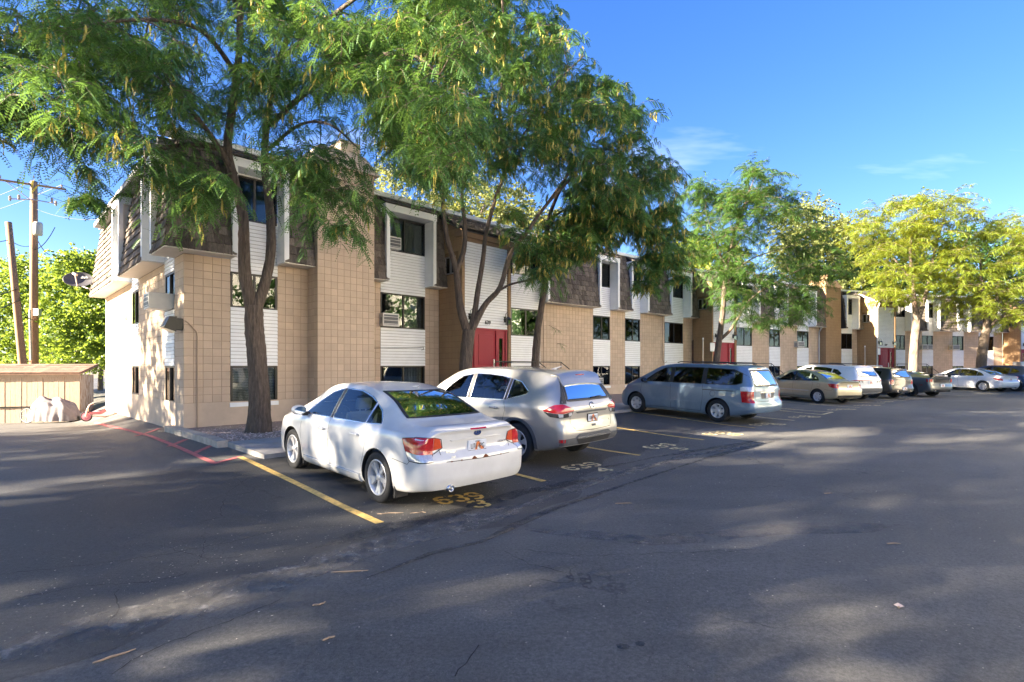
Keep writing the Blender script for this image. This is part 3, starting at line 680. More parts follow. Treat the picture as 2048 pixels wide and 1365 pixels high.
    def entrance(s, fr, s0, s1, p, number=None, leaf=(.26, .72), win=True, pil=.13):
        """projecting stair hall with the red door; s0..s1 along the wall, p out of it"""
        rl = fr.ret(s0, 0); top = 4.95
        hole = (p * .5 - .31, p * .5 + .31, 3.35, 4.0) if win else None
        s.bricks(rl, 0, p - .021, -.95, top, 0, m_brown, hole=hole, thick=.15)
        if win: s.window(rl, hole[0], hole[1], hole[2], hole[3], 'dark', 0, alu=True)
        rr = fr.retR(s1, -p); s.bricks(rr, .021, p, -.95, top, 0, m_brown, thick=.15)
        s.bricks(fr, s0, s0 + pil, -.95, 4.62, -p, m_brown, thick=.2, ins=.03); s.bricks(fr, s1 - pil, s1, -.95, 4.62, -p, m_brown, thick=.2, ins=.03)
        a, b = s0 + pil, s1 - pil; yd = -p + .06
        s.siding(fr, a, b, 1.40, 4.5, yd)
        s.part('fascia', MB().box(s0 - .1, s1 + .1, -p - .1, -p + .3, 4.62 + E, 4.80 + E).box(a, b, -p + .01, -p + .2, 4.5 + E, 4.62 + E), m_btrim, fr)
        # sloping roof from the eave back up to the mansard
        s.part('porch_roof', MB().hexa([(s0 - .12, -p - .2, 4.80 + E), (s1 + .12, -p - .2, 4.80 + E), (s1 + .12, -.1, 5.50 + E), (s0 - .12, -.1, 5.50 + E), (s0 - .12, -p - .2, 4.86 + E), (s1 + .12, -p - .2, 4.86 + E), (s1 + .12, -.1, 5.68 + E), (s0 - .12, -.1, 5.68 + E)]), m_under, fr)
        s.part('gable_infill', MB().prism([(-p, 4.8 + E), (0, 4.8 + E), (0, 5.5 + E)], 'x', s0 + .001, s0 + .12), m_btrim, fr)
        L = math.hypot(p + .1, .82); s.shakes(fr, max(4, int(L / .22)), lambda f: (s0 - .14, s1 + .14), (-p - .22, 4.87), (-.12, 5.70))
        # red door with side lights
        W_ = b - a; zb, zt = -.74, 1.36
        df = MB(); fy = yd
        def bx(x0, x1, z0, z1, y0=0., y1=.1): df.box(a + x0 * W_, a + x1 * W_, fy + y0, fy + y1, z0 + E, z1 + E)
        bx(0, 1, zt - .02, zt + .04, -.03, .1); bx(0, .05, zb, zt - .02, -.02); bx(.95, 1, zb, zt - .02, -.02)
        bx(leaf[0] - .04, leaf[0], zb, zt - .02, -.02); bx(leaf[1], leaf[1] + .04, zb, zt - .02, -.02)
        for q0, q1 in ((.05, leaf[0] - .04), (leaf[1] + .04, .95)):
            g0, g1 = q0 + (q1 - q0) * .25, q1 - (q1 - q0) * .3
            bx(q0, g0, zb, zt - .02, .02); bx(g1, q1, zb, zt - .02, .02); bx(g0, g1, zb, zb + .55, .02); bx(g0, g1, zt - .3, zt - .02, .02)
        dr = s.part('door_frame', df, m_door, fr)
        for q0, q1 in ((.05, leaf[0] - .04), (leaf[1] + .04, .95)):
            g0, g1 = q0 + (q1 - q0) * .25, q1 - (q1 - q0) * .3
            MB().box(a + g0 * W_, a + g1 * W_, fy + .05, fy + .056, zb + .55 + E, zt - .3 + E).build('side_light', m_pane, dr, fr.M)
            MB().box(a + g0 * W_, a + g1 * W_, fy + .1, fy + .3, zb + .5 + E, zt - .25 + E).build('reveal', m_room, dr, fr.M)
        lf = MB(); x0, x1 = a + leaf[0] * W_, a + leaf[1] * W_; lf.box(x0, x1, fy + .03, fy + .08, zb + E, zt - .02 + E)
        for z0_, z1_ in ((zb + .12, zb + .62), (zb + .78, zt - .18)):
            lf.bevbox(x0 + .15, x1 - .15, fy + .012, fy + .06, z0_ + E, z1_ + E, .014)
        door = s.part('door', lf, m_door, fr)
        MB().bevbox(x1 - .12, x1 - .06, fy - .02, fy + .04, zb + .62 + E, zb + 1.0 + E, .008).build('handle', m_steel, door, fr.M)
        # lanterns and house number
        for q in (.12, .93):
            x = a + q * W_; z = 1.78 + E; y = yd - .05
            lm = MB(); lm.box(x - .05, x + .05, y, yd, z - .1, z + .12); lm.tube([(x, y, z + .1), (x, y - .03, z + .24), (x, y - .12, z + .27), (x, y - .16, z + .2), (x, y - .15, z + .1)], .012, 6)
            for cx_, cy_ in ((-.065, -.21), (.065, -.21), (-.065, -.085), (.065, -.085)): lm.box(x + cx_ - .008, x + cx_ + .008, y + cy_ - .008, y + cy_ + .008, z - .19, z + .02)
            lm.add([(x - .1, y - .25, z + .02), (x + .1, y - .25, z + .02), (x + .1, y - .05, z + .02), (x - .1, y - .05, z + .02), (x, y - .15, z + .11)], [(0, 1, 4), (1, 2, 4), (2, 3, 4), (3, 0, 4), (3, 2, 1, 0)])
            lm.box(x - .075, x + .075, y - .225, y - .075, z - .21, z - .19)
            la = s.part('wall_lantern', lm, m_black, fr); MB().box(x - .055, x + .055, y - .2, y - .1, z - .188, z + .015).build('lantern_glass', glass_mat('lantern_glass', (.7, .68, .6), .1), la, fr.M)
        if number:
            o = put('house_number', TXT[(number, .2, .012)], s.e, fr.M @ Matrix.Translation((a + W_ * .52, yd - .03, 1.62 + E)) @ Matrix.Rotation(R(90), 4, 'X')); 
            if not o.data.materials: o.data.materials.append(m_black)
        # landing, steps and rails
        g0 = float(gz(*fr.pt((s0 + s1) / 2, -p - 1))) + .11; zl = zb + E - .03; st = MB(); st.box(s0, s1 + 1.6, -p - 1.35, -p + .1, g0 - .4, zl)
        n = 5
        for k in range(n): st.box(s1 + 1.6 + .001 + k * .29, s1 + 1.6 + (k + 1) * .29, -p - 1.3, -p - .1, g0 - .4, zl - (k + 1) * (zl - g0) / (n + 1))
        s.part('entrance_steps', st, m_conc, fr)
        for y in (-p - 1.28, -p - .12):
            rm = MB(); x0, x1, x2 = s1 - .5 if y > -p - 1 else s0 + .4, s1 + 1.5, s1 + 2.9
            rm.tube([(x0, y, zl - .0), (x0, y, zl + .86), (x0 + .04, y, zl + .92), (x1, y, zl + .92), (x1 + .06, y, zl + .89), (x2, y, g0 + .92), (x2 + .03, y, g0 + .85), (x2 + .03, y, g0)], .02, 7); rm.tube([(x1, y, zl), (x1, y, zl + .9)], .016, 6)
            s.part('handrail', rm, m_black, fr)

TH = R(45)
P_w = Fr(CORN, TH)                                   # wing plane, origin at the building corner
P_2 = Fr(P_w.pt(0, .6), TH)                          # main wall plane, 0.6 m back
A2 = Fr((-.04, 22.54), math.atan2(10.2, 8.51))
A = Bld('long three storey tan block apartment building with white sided window bays and number 639', P_w)
X = P_w.s_px
# wing
A.bricks(P_w, 0, X(461), -.95, 2.85, ins=.03)
A.bay(P_w, X(461), X(555), [(-.98, -.0, 'blind', dict(sill=True)), (1.58, 2.52, 'dark'), (3.95, 5.15, 'dark', dict(rev=.05))])
A.bricks(P_w, X(555), X(615) + .02, -.95, 2.85)
A.mansard(P_w, 0, X(461), ext0=1, cheekL=False); A.mansard(P_w, X(555), X(615), cheekR=False); A.dormer_head(P_w, X(461), X(555))
st0 = X(615); tp = P_w.p_px(st0, 635); st1 = P_w.s_px(749, tp)
A.tower(P_w, st0, st1, tp, m_block)
A.cap(P_w, -.5, st0, 11.5)
# main wall beside the tower
X = P_2.s_px
A.bricks(P_2, st1 - .05, X(761), -.95, 2.85); A.bay(P_2, X(761), X(850), [(-1.0, 0, 'half', dict(sill=True)), (1.32, 2.52, 'half'), (4.0, 5.17, 'curtain', dict(in0=.12, in1=.02))])
eA0 = X(877.6); A.bricks(P_2, X(850), eA0, -.95, 2.85); A.mansard(P_2, st1 + .02, X(761) + .02, cheekL=False); A.mansard(P_2, X(850), eA0, cheekR=False); A.dormer_head(P_2, X(761), X(850))
A.cap(P_2, st1 - .3, P_2.s_px(1021) + .3, 10.9)
pA = P_2.p_px(eA0, 924); eA1 = P_2.s_px(1021.6, pA)
A.entrance(P_2, eA0, eA1, pA, '639')
# second half, turned a few degrees
X = A2.s_px
def run(B, fr, cuts, styles, first_bay=True, y=0):
    """alternating bays and block piers between pixel columns"""
    xs_ = [fr.s_px(c) for c in cuts]; bay = first_bay; k = 0
    for i in range(len(xs_) - 1):
        a, b = xs_[i], xs_[i + 1]
        if bay:
            lo, mi, up = styles[k]; k += 1
            B.bay(fr, a, b, [(-1.0, 0, lo, dict(sill=True)), (1.32, 2.52, mi), (4.0, 5.17, up, dict(in0=.06, in1=.02))]); B.dormer_head(fr, a, b)
        else:
            B.bricks(fr, a, b, -.95, 2.85); B.mansard(fr, a, b, cheekL=i > 0, cheekR=i < len(xs_) - 2)
        bay = not bay
run(A, A2, (1022, 1080, 1186, 1220, 1250, 1280, 1329, 1366, 1385), [('blind', 'blind', 'curtain'), ('half', 'half', 'curtain'), ('curtain', 'half', 'curtain'), ('dark', 'half', 'curtain')])
A.cap(A2, -.6, A2.s_px(1385), 10.5)
# end wall
EN = P_w.ret(0, 0); EN = Fr(P_w.pt(0, 12.5), P_w.th + math.pi / 2); X = EN.s_px
A.bricks(EN, 0, X(264), -.95, 2.85, cw=.41); A.bay(EN, X(264), X(277.5), [(-.95, 0, 'half'), (1.4, 2.52, 'dark'), (4.0, 5.17, 'dark')]); A.bricks(EN, X(277.5), X(330), -.95, 2.85, cw=.41)
A.bay(EN, X(330), X(349), [(-.98, 0, 'half', dict(alu=False)), (1.5, 2.52, 'half'), (4.0, 5.17, 'dark')]); A.bricks(EN, X(349), 12.479, -.95, 2.85, cw=.41)
A.mansard(EN, 0, X(264), cheekL=False); A.mansard(EN, X(277.5), X(330)); A.mansard(EN, X(349), 12.5, ext1=1, cheekR=False); A.dormer_head(EN, X(264), X(277.5)); A.dormer_head(EN, X(330), X(349)); 
A.part('roof_cap', MB().box(-.2, 12.7, -.2, .22, 5.745 + E, 5.885 + E), m_white, EN)
# conduit and flood light on the corner
cz = E + 1.15; cs = .02
A.part('conduit', MB().tube([(cs, -.02, cz), (.1, -.03, cz - .05), (.28, -.03, cz - .27), (.30, -.03, cz - .4), (.30, -.03, .15)], .017, 7), m_pipe, P_w)
fl = MB(); fl.bevbox(12.3, 12.48, -.16, .0, E + .9, E + 1.2, .015); 
hd = A.part('flood_light', fl, m_black, EN)
MB().hexa([(12.18, -.42, E + .95), (12.5, -.42, E + .95), (12.5, -.16, E + .86), (12.18, -.16, E + .86), (12.18, -.30, E + 1.24), (12.5, -.30, E + 1.24), (12.5, -.14, E + 1.24), (12.18, -.14, E + 1.24)]).build('lamp_hood', m_black, hd, EN.M)
MB().hexa([(12.19, -.45, E + .97), (12.49, -.45, E + .97), (12.49, -.2, E + .83), (12.19, -.2, E + .83), (12.19, -.41, E + 1.0), (12.49, -.41, E + 1.0), (12.49, -.17, E + .87), (12.19, -.17, E + .87)]).build('lamp_lens', pm('clouded_lens', (.55, .52, .42), .3, var=.1), hd, EN.M)
MB().hexa([(12.17, -.44, E + 1.0), (12.2, -.44, E + 1.0), (12.2, -.18, E + .9), (12.17, -.18, E + .9), (12.17, -.31, E + 1.25), (12.2, -.31, E + 1.25), (12.2, -.15, E + 1.25), (12.17, -.15, E + 1.25)]).build('lamp_side', m_afr, hd, EN.M)
A.part('cable', MB().tube([(A2.s_px(1086), -.015, E + 2.85), (A2.s_px(1086) + .02, -.015, E + 1), (A2.s_px(1086), -.015, .3)], .02, 6), m_pipe, A2)
A.part('cable', MB().tube([(A2.s_px(1325), -.02, E + 2.85), (A2.s_px(1324), -.03, E + 2.2), (A2.s_px(1324), -.02, E + .4), (A2.s_px(1327), -.04, E + .15), (A2.s_px(1333), -.03, E + .25)], .02, 6), m_pipe, A2)
A.part('roof_cable', MB().tube([(st1 + .16, -.1, E + 5.95), (st1 + .17, -.30, E + 5.0), (st1 + .24, -.58, E + 3.6), (st1 + .3, -.6, E + 2.9), (st1 + .34, -.1, E + 2.8), (st1 + .2, -.02, E + 2.6)], .018, 6), m_black, P_2)
A.part('wall_cable', MB().tube([(st1 + .1, -.03, E + .62), (X(0) * 0 + st1 + .5, -.03, E + .6), (P_2.s_px(835), -.03, E + .66), (P_2.s_px(846), -.03, E + .69), (P_2.s_px(846), -.03, E + .6), (P_2.s_px(842), -.03, E + .58)], .01, 5), m_black, P_2)
A.part('vent_pipe', MB().tube([(A2.s_px(1384), -.06, .2), (A2.s_px(1384), -.06, E + 1.5), (A2.s_px(1385), -.1, E + 1.62), (A2.s_px(1388), -.12, E + 1.62)], .06, 8), pm('rusty_pipe', (.10, .05, .035), .7, var=.2), A2)
A.finish({('block', 'tan_block'): 260, ('block', 'brown_block'): 40, ('siding_board', 'cream_siding'): 260, ('shake', 'weathered_shake'): 300})

# ---- second building
PB = Fr((10.6, 31.45), math.atan2(10.8, 6.6)); B = Bld('tan apartment building behind the blue minivan with red door and chimney tower at its end', PB)
X = PB.s_px; eB0 = X(1385); pB = PB.p_px(eB0, 1424); eB1 = PB.s_px(1473, pB)
B.entrance(PB, eB0, eB1, pB)
run(B, PB, (1473, 1504, 1538, 1560, 1594, 1617, 1638), [('half', 'curtain', 'half'), ('half', 'half', 'curtain'), ('dark', 'half', 'half')])
tB0 = X(1638); pT = PB.p_px(tB0, 1652); tB1 = PB.s_px(1682, pT)
B.tower(PB, tB0, tB1, pT, m_brown)
B.cap(PB, eB0 - .1, tB0 + .3, 10)
B.part('meter_box', MB().bevbox(PB.s_px(1641, .1), PB.s_px(1649, .1), -.16, .0, E - .55, E + .45, .01), m_dpipe, PB)
B.part('downpipe', MB().tube([(PB.s_px(1644, .5), -.5, E + 2.85), (PB.s_px(1638, .2), -.2, E + 2.5), (PB.s_px(1636), -.08, E + 2.3), (PB.s_px(1636), -.08, .3)], .05, 8), m_dpipe, PB)
B.finish({('shake', 'weathered_shake'): 0})

# ---- third building
PC = Fr(PB.pt(tB1 - .05, .0), math.atan2(6.2, 2.4)); C = Bld('tan and orange block apartment building with red door behind the grey coupe', PC)
X = PC.s_px
xs_ = [X(1681)]; C.bricks(PC, X(1679), X(1682.5), -.95, 2.85, mat=m_brown)
C.bay(PC, X(1682.5), X(1704), [(-1.0, 0, 'dark', dict(sill=True)), (1.32, 2.52, 'half'), (4.0, 5.17, 'curtain')]); C.dormer_head(PC, X(1682.5), X(1704))
eC0 = X(1714); C.bricks(PC, X(1704), eC0, -.95, 2.85); C.mansard(PC, X(1704), eC0, cheekR=False); C.mansard(PC, X(1679), X(1682.5), cheekL=False)
pC = PC.p_px(eC0, 1752); eC1 = PC.s_px(1792, pC)
C.entrance(PC, eC0, eC1, pC, '637')
C.part('downpipe', MB().tube([(eC0 + .02, -pC - .25, E + 4.75), (eC0 + .02, -pC - .22, E + 4.6), (eC0 + .03, -pC - .08, E + 4.35), (eC0 + .03, -pC - .07, .3)], .05, 8), m_dpipe, PC)
C.part('gutter', MB().tube([(eC0 - .14, -.1, E + 5.62), (eC0 - .14, -pC - .22, E + 4.84)], .06, 6), m_white, PC)
C2 = Fr(PC.pt(X(1792), 0), math.atan2(6.7, 1.5))
run(C, C2, (1792, 1810, 1844, 1866, 1905, 1927, 1957, 1987, 2005), [('dark', 'curtain', 'curtain'), ('half', 'half', 'dark'), ('dark', 'dark', 'half'), ('half', 'curtain', 'dark')])
C.cap(PC, X(1680), X(1792) + .4, 9); C.cap(C2, -.3, C2.s_px(2005), 9)
C.finish({})
# ---- fourth building at the edge of the frame
PD = Fr(C2.pt(C2.s_px(2005), 0), math.atan2(7, 1.0)); D = Bld('end building with sunlit brown stair hall wall at the far end of the row', PD)
eD0 = 0.; pD = PD.p_px(0, 2040); D.entrance(PD, 0, 2.6, pD)
D.bay(PD, 2.6, 4.2, [(-1.0, 0, 'dark'), (1.32, 2.52, 'half'), (4.0, 5.17, 'curtain')]); D.bricks(PD, 4.2, 8, -.95, 2.85); D.mansard(PD, 4.2, 8); D.dormer_head(PD, 2.6, 4.2); D.cap(PD, -.1, 8, 9)
D.finish({})

BLD_B, BLD_C = B, C
# ================================================================== cars
def pchip(pts):
    P = np.array(sorted(pts), float); x, y = P[:, 0], P[:, 1]; h = np.diff(x); dl = np.diff(y) / h; n = len(x); d = np.zeros(n)
    for i in range(1, n - 1):
        if dl[i - 1] * dl[i] > 0:
            w1, w2 = 2 * h[i] + h[i - 1], h[i] + 2 * h[i - 1]; d[i] = (w1 + w2) / (w1 / dl[i - 1] + w2 / dl[i])
    d[0], d[-1] = dl[0], dl[-1]
    def f(t):
        t = np.clip(np.asarray(t, float), x[0], x[-1]); i = np.clip(np.searchsorted(x, t, 'right') - 1, 0, n - 2); u = (t - x[i]) / h[i]
        return ((1 + 2 * u) * (1 - u) ** 2 * y[i] + u * (1 - u) ** 2 * h[i] * d[i] + u * u * (3 - 2 * u) * y[i + 1] + u * u * (u - 1) * h[i] * d[i + 1])
    return f
def catmull(P, k):
    P = np.asarray(P, float); Q = np.vstack([2 * P[:1] - P[1:2], P, 2 * P[-1:] - P[-2:-1]]); out_ = []
    for i in range(1, len(Q) - 2):
        for j in range(k):
            t = j / k; a, b, c, d = Q[i - 1], Q[i], Q[i + 1], Q[i + 2]
            out_.append(.5 * (2 * b + (c - a) * t + (2 * a - 5 * b + 4 * c - d) * t * t + (3 * b - a - 3 * c + d) * t ** 3))
    out_.append(Q[-2]); return np.array(out_)
def paint(name, col, metal=.0, rough=.32, dirt=.06):
    m = pm(name, col, rough, metal, var=dirt, vs=3.5, coat=.9)
    return m
m_tyre = pm('tyre_rubber', (.018, .018, .019), .8, var=.2, vs=20, bump=.3, bs=120)
m_rim = pm('alloy_silver', (.58, .58, .59), .35, metal=.45, var=.04)
m_rimd = pm('rim_shadow', (.02, .02, .02), .6, var=0)  # even near-black for the brake disc and its backing
m_rimb = pm('black_alloy', (.02, .02, .022), .3, metal=.5, var=0)
m_blk = pm('black_plastic', (.022, .022, .024), .55, var=.1, vs=30)
m_gpl = pm('grey_plastic', (.075, .08, .09), .6, var=.1, vs=20)
m_well = pm('wheel_well', (.008, .008, .008), .9, var=0)
m_chr = pm('chrome', (.6, .6, .61), .2, metal=1, var=0)
m_redl = pm('red_lens', (.42, .008, .012), .12, var=.15, vs=25, coat=1)
m_oral = pm('orange_lens', (.55, .07, .02), .12, var=.15, vs=25, coat=1)
m_clear = pm('clear_lens', (.62, .62, .63), .1, var=.25, vs=40, coat=1, metal=.3)
m_dark = pm('dark_lens', (.02, .02, .022), .08, var=0, coat=1)
m_seat = pm('pale_seat', (.33, .32, .31), .8, var=.08); m_seatd = pm('dark_seat', (.03, .03, .032), .8, var=.1)
m_glc = glass_mat('car_glass_clear', (.62, .72, .69), .04); m_gld = glass_mat('car_glass_tinted', (.05, .055, .06), .05); m_glm = glass_mat('car_glass_mid', (.35, .4, .4), .05)
m_seam = pm('panel_gap', (.02, .02, .02), .8, var=0)
m_plw = pm('plate_white', (.62, .66, .72), .4, var=.06, vs=30); m_plo = pm('plate_orange', (.62, .18, .05), .45, var=.1, vs=40); m_ink = pm('plate_ink', (.012, .012, .02), .5, var=0)
m_rust = pm('rust', (.16, .05, .015), .9, var=.4, vs=60, bump=.5, bs=100)
m_blue = pm('emblem_blue', (.01, .03, .14), .2, var=0, coat=1)
def lens_mat(name, col, em=0): return pm(name, col, .12, var=.1, vs=25, coat=1)

class Car:
    def __init__(s, name, label, cat, S, rl, fl, col, sx=1, sy=1, sz=1, rr=False, head=None, group='cars parked nose in along the building'):
        """S: shape; rl, fl: ground points under the rear-left and front-left tyre (fl may be None with head given)"""
        s.S = S; s.sc = (sx, sy, sz); W_ = S['W'] * sy; wb = S['wb'] * sx
        if fl is not None: h = Vector((fl[0] - rl[0], fl[1] - rl[1])).normalized()
        else: h = Vector(head).normalized()
        left = Vector((-h.y, h.x)); side = (W_ - .11) * (1 if not rr else -1)
        ra = Vector(rl[:2]) - left * side; c = ra + h * wb / 2; fa = ra + h * wb
        zr, zf = gz(*ra), gz(*fa); pitch = math.atan2(zf - zr, wb); zc = (zr + zf) / 2
        gl_, gr_ = gz(*(c + left * .75)), gz(*(c - left * .75)); roll = math.atan2(gl_ - gr_, 1.5)
        s.e = bpy.data.objects.new(name, None); COL.objects.link(s.e); s.e.empty_display_size = .3
        setw(s.e, None, Matrix.Translation((c.x, c.y, zc)) @ Matrix.Rotation(math.atan2(h.y, h.x), 4, 'Z') @ Matrix.Rotation(-pitch, 4, 'Y') @ Matrix.Rotation(roll, 4, 'X'))
        tag(s.e, label, cat, group); s.M = WM[s.e.name]; s.col = col
        s.f = {k: pchip(S[k]) for k in ('top', 'belt', 'wid', 'rw', 'bot', 'dxr', 'dxf')}
        s.V, s.Fc = s.loft(); s.bvh = BVHTree.FromPolygons([Vector(v) for v in s.V], [tuple(f) for f in s.Fc])
    def section(s, x, ins=0., zb_=None):
        f = s.f; w_ = f['wid'](x) - ins * 1.3; zt = f['top'](x) - ins; zb = f['belt'](x); zo = f['bot'](x) if zb_ is None else zb_; rw = f['rw'](x) - ins * .8
        zb = min(zb, zt - .012); dr = s.S.get('dr', .05) * float(np.clip((zt - zb) / .3, .25, 1)); h = zb - zo
        ws = .965 * w_; Rz = zt - dr; rw = min(rw, ws * .97); k = min(h, .6)
        tum = np.array((rw - ws, Rz - zb))
        P = [(0, zo), (.55 * w_, zo), (.88 * w_, zo), (.955 * w_, zo + .06 * k), (.982 * w_, zo + .2 * k), (.988 * w_, zo + .3 * k), (1.0 * w_, zo + .55 * h), (1.0 * w_, zo + .72 * h), (.992 * w_, zo + .86 * h), (.985 * w_, zb - .07 * h), (ws, zb)]
        for t in (.1, .35, .62, .86): P.append((ws + tum[0] * t + .012 * math.sin(t * math.pi), zb + tum[1] * t))
        P += [(rw - .012, Rz + .012 * min(1, dr / .05)), (rw * .9, zt - dr * .48), (rw * .62, zt - dr * .2), (rw * .3, zt - dr * .05), (0, zt)]
        return catmull(P, 2)
    def loft(s, ins=0., x0=None, x1=None, zb_=None, nst=84, m=16):
        S = s.S; Lr, Lf = S['wid'][0][0], S['wid'][-1][0]; Lr, Lf = min(Lr, Lf), max(Lr, Lf); a = Lr if x0 is None else x0; b = Lf if x1 is None else x1
        u = np.linspace(0, 1, nst); 
        if x0 is None: xs_ = a + (b - a) * (u + .13 * np.sin(2 * math.pi * u) * -1)
        else: xs_ = a + (b - a) * u
        V = []; n = None
        for x in xs_:
            P = s.section(x, ins, zb_); n = len(P)
            L = [(x, p[0], p[1]) for p in P]; V.append(L + [(x, -p[0], p[1]) for p in P[1:-1]][::-1])
        k = 2 * n - 2; Fc = []
        for i in range(len(xs_) - 1):
            for j in range(k): Fc.append((i * k + j, i * k + (j + 1) % k, (i + 1) * k + (j + 1) % k, (i + 1) * k + j))
        V = [v for r in V for v in r]
        for end, st in ((0, 0), (1, (len(xs_) - 1) * k)):
            rows = [[st]]
            for i in range(1, n - 1):
                lv, rv = V[st + i], V[st + k - i]; row = [st + i]
                for q in range(1, m):
                    t = q / m; row.append(len(V)); V.append((lv[0], lv[1] + (rv[1] - lv[1]) * t, lv[2]))
                row.append(st + k - i); rows.append(row)
            rows.append([st + n - 1])
            fs = []
            for r0, r1 in zip(rows[:-1], rows[1:]):
                if len(r0) == 1: fs += [(r0[0], r1[q + 1], r1[q]) for q in range(m)]
                elif len(r1) == 1: fs += [(r0[q], r0[q + 1], r1[0]) for q in range(m)]
                else: fs += [(r0[q], r0[q + 1], r1[q + 1], r1[q]) for q in range(m)]
            Fc += [f if end == 0 else f[::-1] for f in fs]
        # the loft winds outward for this ring order when faces are flipped
        V = np.array(V, float); Fc = [f[::-1] for f in Fc]
        if x0 is None:
            wr = np.clip(1 - (V[:, 0] - Lr) / S.get('fr', .55), 0, 1); wr = wr * wr * (3 - 2 * wr); wf = np.clip(1 - (Lf - V[:, 0]) / .6, 0, 1); wf = wf * wf * (3 - 2 * wf)
            V[:, 0] += wr * (s.f['dxr'](V[:, 2]) + S.get('bow', .06) * (V[:, 1] / S['W']) ** 2) - wf * (s.f['dxf'](V[:, 2]) + .16 * (V[:, 1] / S['W']) ** 2)
        V = V * np.array(s.sc); return V, Fc
    def tmp(s, V, Fc, mats, mi):
        me = bpy.data.meshes.new('body'); me.from_pydata([tuple(v) for v in V], [], [tuple(f) for f in Fc])
        bm = bmesh.new(); bm.from_mesh(me); bmesh.ops.recalc_face_normals(bm, faces=bm.faces); bm.to_mesh(me); bm.free()
        for m in mats: me.materials.append(m)
        me.polygons.foreach_set('material_index', np.full(len(me.polygons), mi, np.int32)); return me
    def cut(s, me, cutters):
        for mb in cutters:
            c = mb.mesh('cut', s.col, m_well); bm = bmesh.new(); bm.from_mesh(c); bmesh.ops.recalc_face_normals(bm, faces=bm.faces); bm.to_mesh(c); bm.free()
            c.polygons.foreach_set('material_index', np.full(len(c.polygons), 1, np.int32))
            oa, ob = bpy.data.objects.new('a', me), bpy.data.objects.new('b', c)
            for o in (oa, ob): COL.objects.link(o)
            md = oa.modifiers.new('x', 'BOOLEAN'); md.object = ob; md.operation = 'DIFFERENCE'
            try: md.solver = 'MANIFOLD'
            except Exception: md.solver = 'EXACT'
            dg = bpy.context.evaluated_depsgraph_get(); m2 = bpy.data.meshes.new_from_object(oa.evaluated_get(dg))
            if len(m2.polygons) < 500:
                md.solver = 'EXACT'; bpy.context.view_layer.update(); dg = bpy.context.evaluated_depsgraph_get(); m2 = bpy.data.meshes.new_from_object(oa.evaluated_get(dg))
            bpy.data.objects.remove(oa); bpy.data.objects.remove(ob); me = m2
        return me
    def body(s):
        S = s.S; sx, sy, sz = s.sc; me = s.tmp(s.V, s.Fc, [s.col, m_well], 0); me.update()
        orig = me; ov = np.array([v.normal[:] for v in me.vertices]); oc = s.V
        wells = MB(); R_ = S['R'] ; s.ax = [S['wb'] / 2 * sx, -S['wb'] / 2 * sx]
        for x in s.ax:
            for sg in (-1, 1):
                y0, y1 = sorted((sg * (S['W'] * sy - .30), sg * (S['W'] * sy + .3)))
                pr = [(x + (R_ + S.get('gap', .055)) * math.cos(a), R_ + (R_ + S.get('gap', .055)) * math.sin(a)) for a in np.linspace(-.55, math.pi + .55, 36)]
                wells.prism(pr, 'y', y0, y1)
        cuts = [wells]
        cab = MB(); Vc, Fc = s.loft(.05, S['cab'][0], S['cab'][1], .34, 40, 6); cab.add([tuple(v) for v in Vc], Fc); cuts.append(cab)
        wn = MB()
        for w_ in S['win']:
            poly = [(p[0] * sx, p[1] * sz) for p in w_[0]] + [(p[0] * sx, p[1] * sz) for p in w_[1]][::-1]; wn.prism(poly, 'y', -1.4, 1.4)
        cuts.append(wn)
        gl = MB()
        for x0, x1, zb, zt, yb, yt in (S['wind'], S['back']):
            gl.prism([(-yb * sy, zb * sz), (yb * sy, zb * sz), (yt * sy, zt * sz), (-yt * sy, zt * sz)], 'x', x0 * sx, x1 * sx)
        cuts.append(gl)
        me = s.cut(me, cuts)
        # smooth shading taken from the uncut surface
        co = np.empty(len(me.vertices) * 3, np.float32); me.vertices.foreach_get('co', co); co = co.reshape(-1, 3); vn = np.zeros_like(co); okv = np.zeros(len(co), bool)
        for i, c in enumerate(co):
            loc, nor, fi, dist = s.bvh.find_nearest(Vector(c))
            if dist is not None and dist < .0015:
                ids = list(s.Fc[fi]); d = 1 / (np.linalg.norm(oc[ids] - c, axis=1) + 1e-5) ** 2; v = (ov[ids] * d[:, None]).sum(0); vn[i] = v / (np.linalg.norm(v) + 1e-9); okv[i] = True
        me.polygons.foreach_set('use_smooth', np.ones(len(me.polygons), bool))
        li = np.empty(len(me.loops), np.int32); me.loops.foreach_get('vertex_index', li); out_ = np.zeros((len(li), 3), np.float32); mi = np.array([p.material_index for p in me.polygons])
        for p in me.polygons:
            n = np.array(p.normal)
            for l in range(p.loop_start, p.loop_start + p.loop_total):
                v = li[l]; out_[l] = vn[v] if (okv[v] and p.material_index == 0 and vn[v] @ n > .5) else n
        me.normals_split_custom_set(out_.tolist()); me.name = 'body'
        s.b = put('body', me, s.e); return s.b
    # ---- projected surface pieces
    def ray(s, mode, a, b, sg=1):
        if mode == 'side': o, d = Vector((a * s.sc[0], 3 * sg, b * s.sc[2])), Vector((0, -sg, 0))
        elif mode == 'rear': o, d = Vector((-6, a * s.sc[1], b * s.sc[2])), Vector((1, 0, 0))
        elif mode == 'front': o, d = Vector((6, a * s.sc[1], b * s.sc[2])), Vector((-1, 0, 0))
        elif mode == 'top': o, d = Vector((a * s.sc[0], b * s.sc[1], 4)), Vector((0, 0, -1))
        else:      # wrap round a rear corner: a is an angle in degrees, 0 = straight back, 90 = straight out to the side
            o, d = Vector(((s.S['wrap'][0]) * s.sc[0], sg * s.S['wrap'][1] * s.sc[1], b * s.sc[2])), Vector((-math.cos(R(a)), sg * math.sin(R(a)), 0))
        h = s.bvh.ray_cast(o, d)
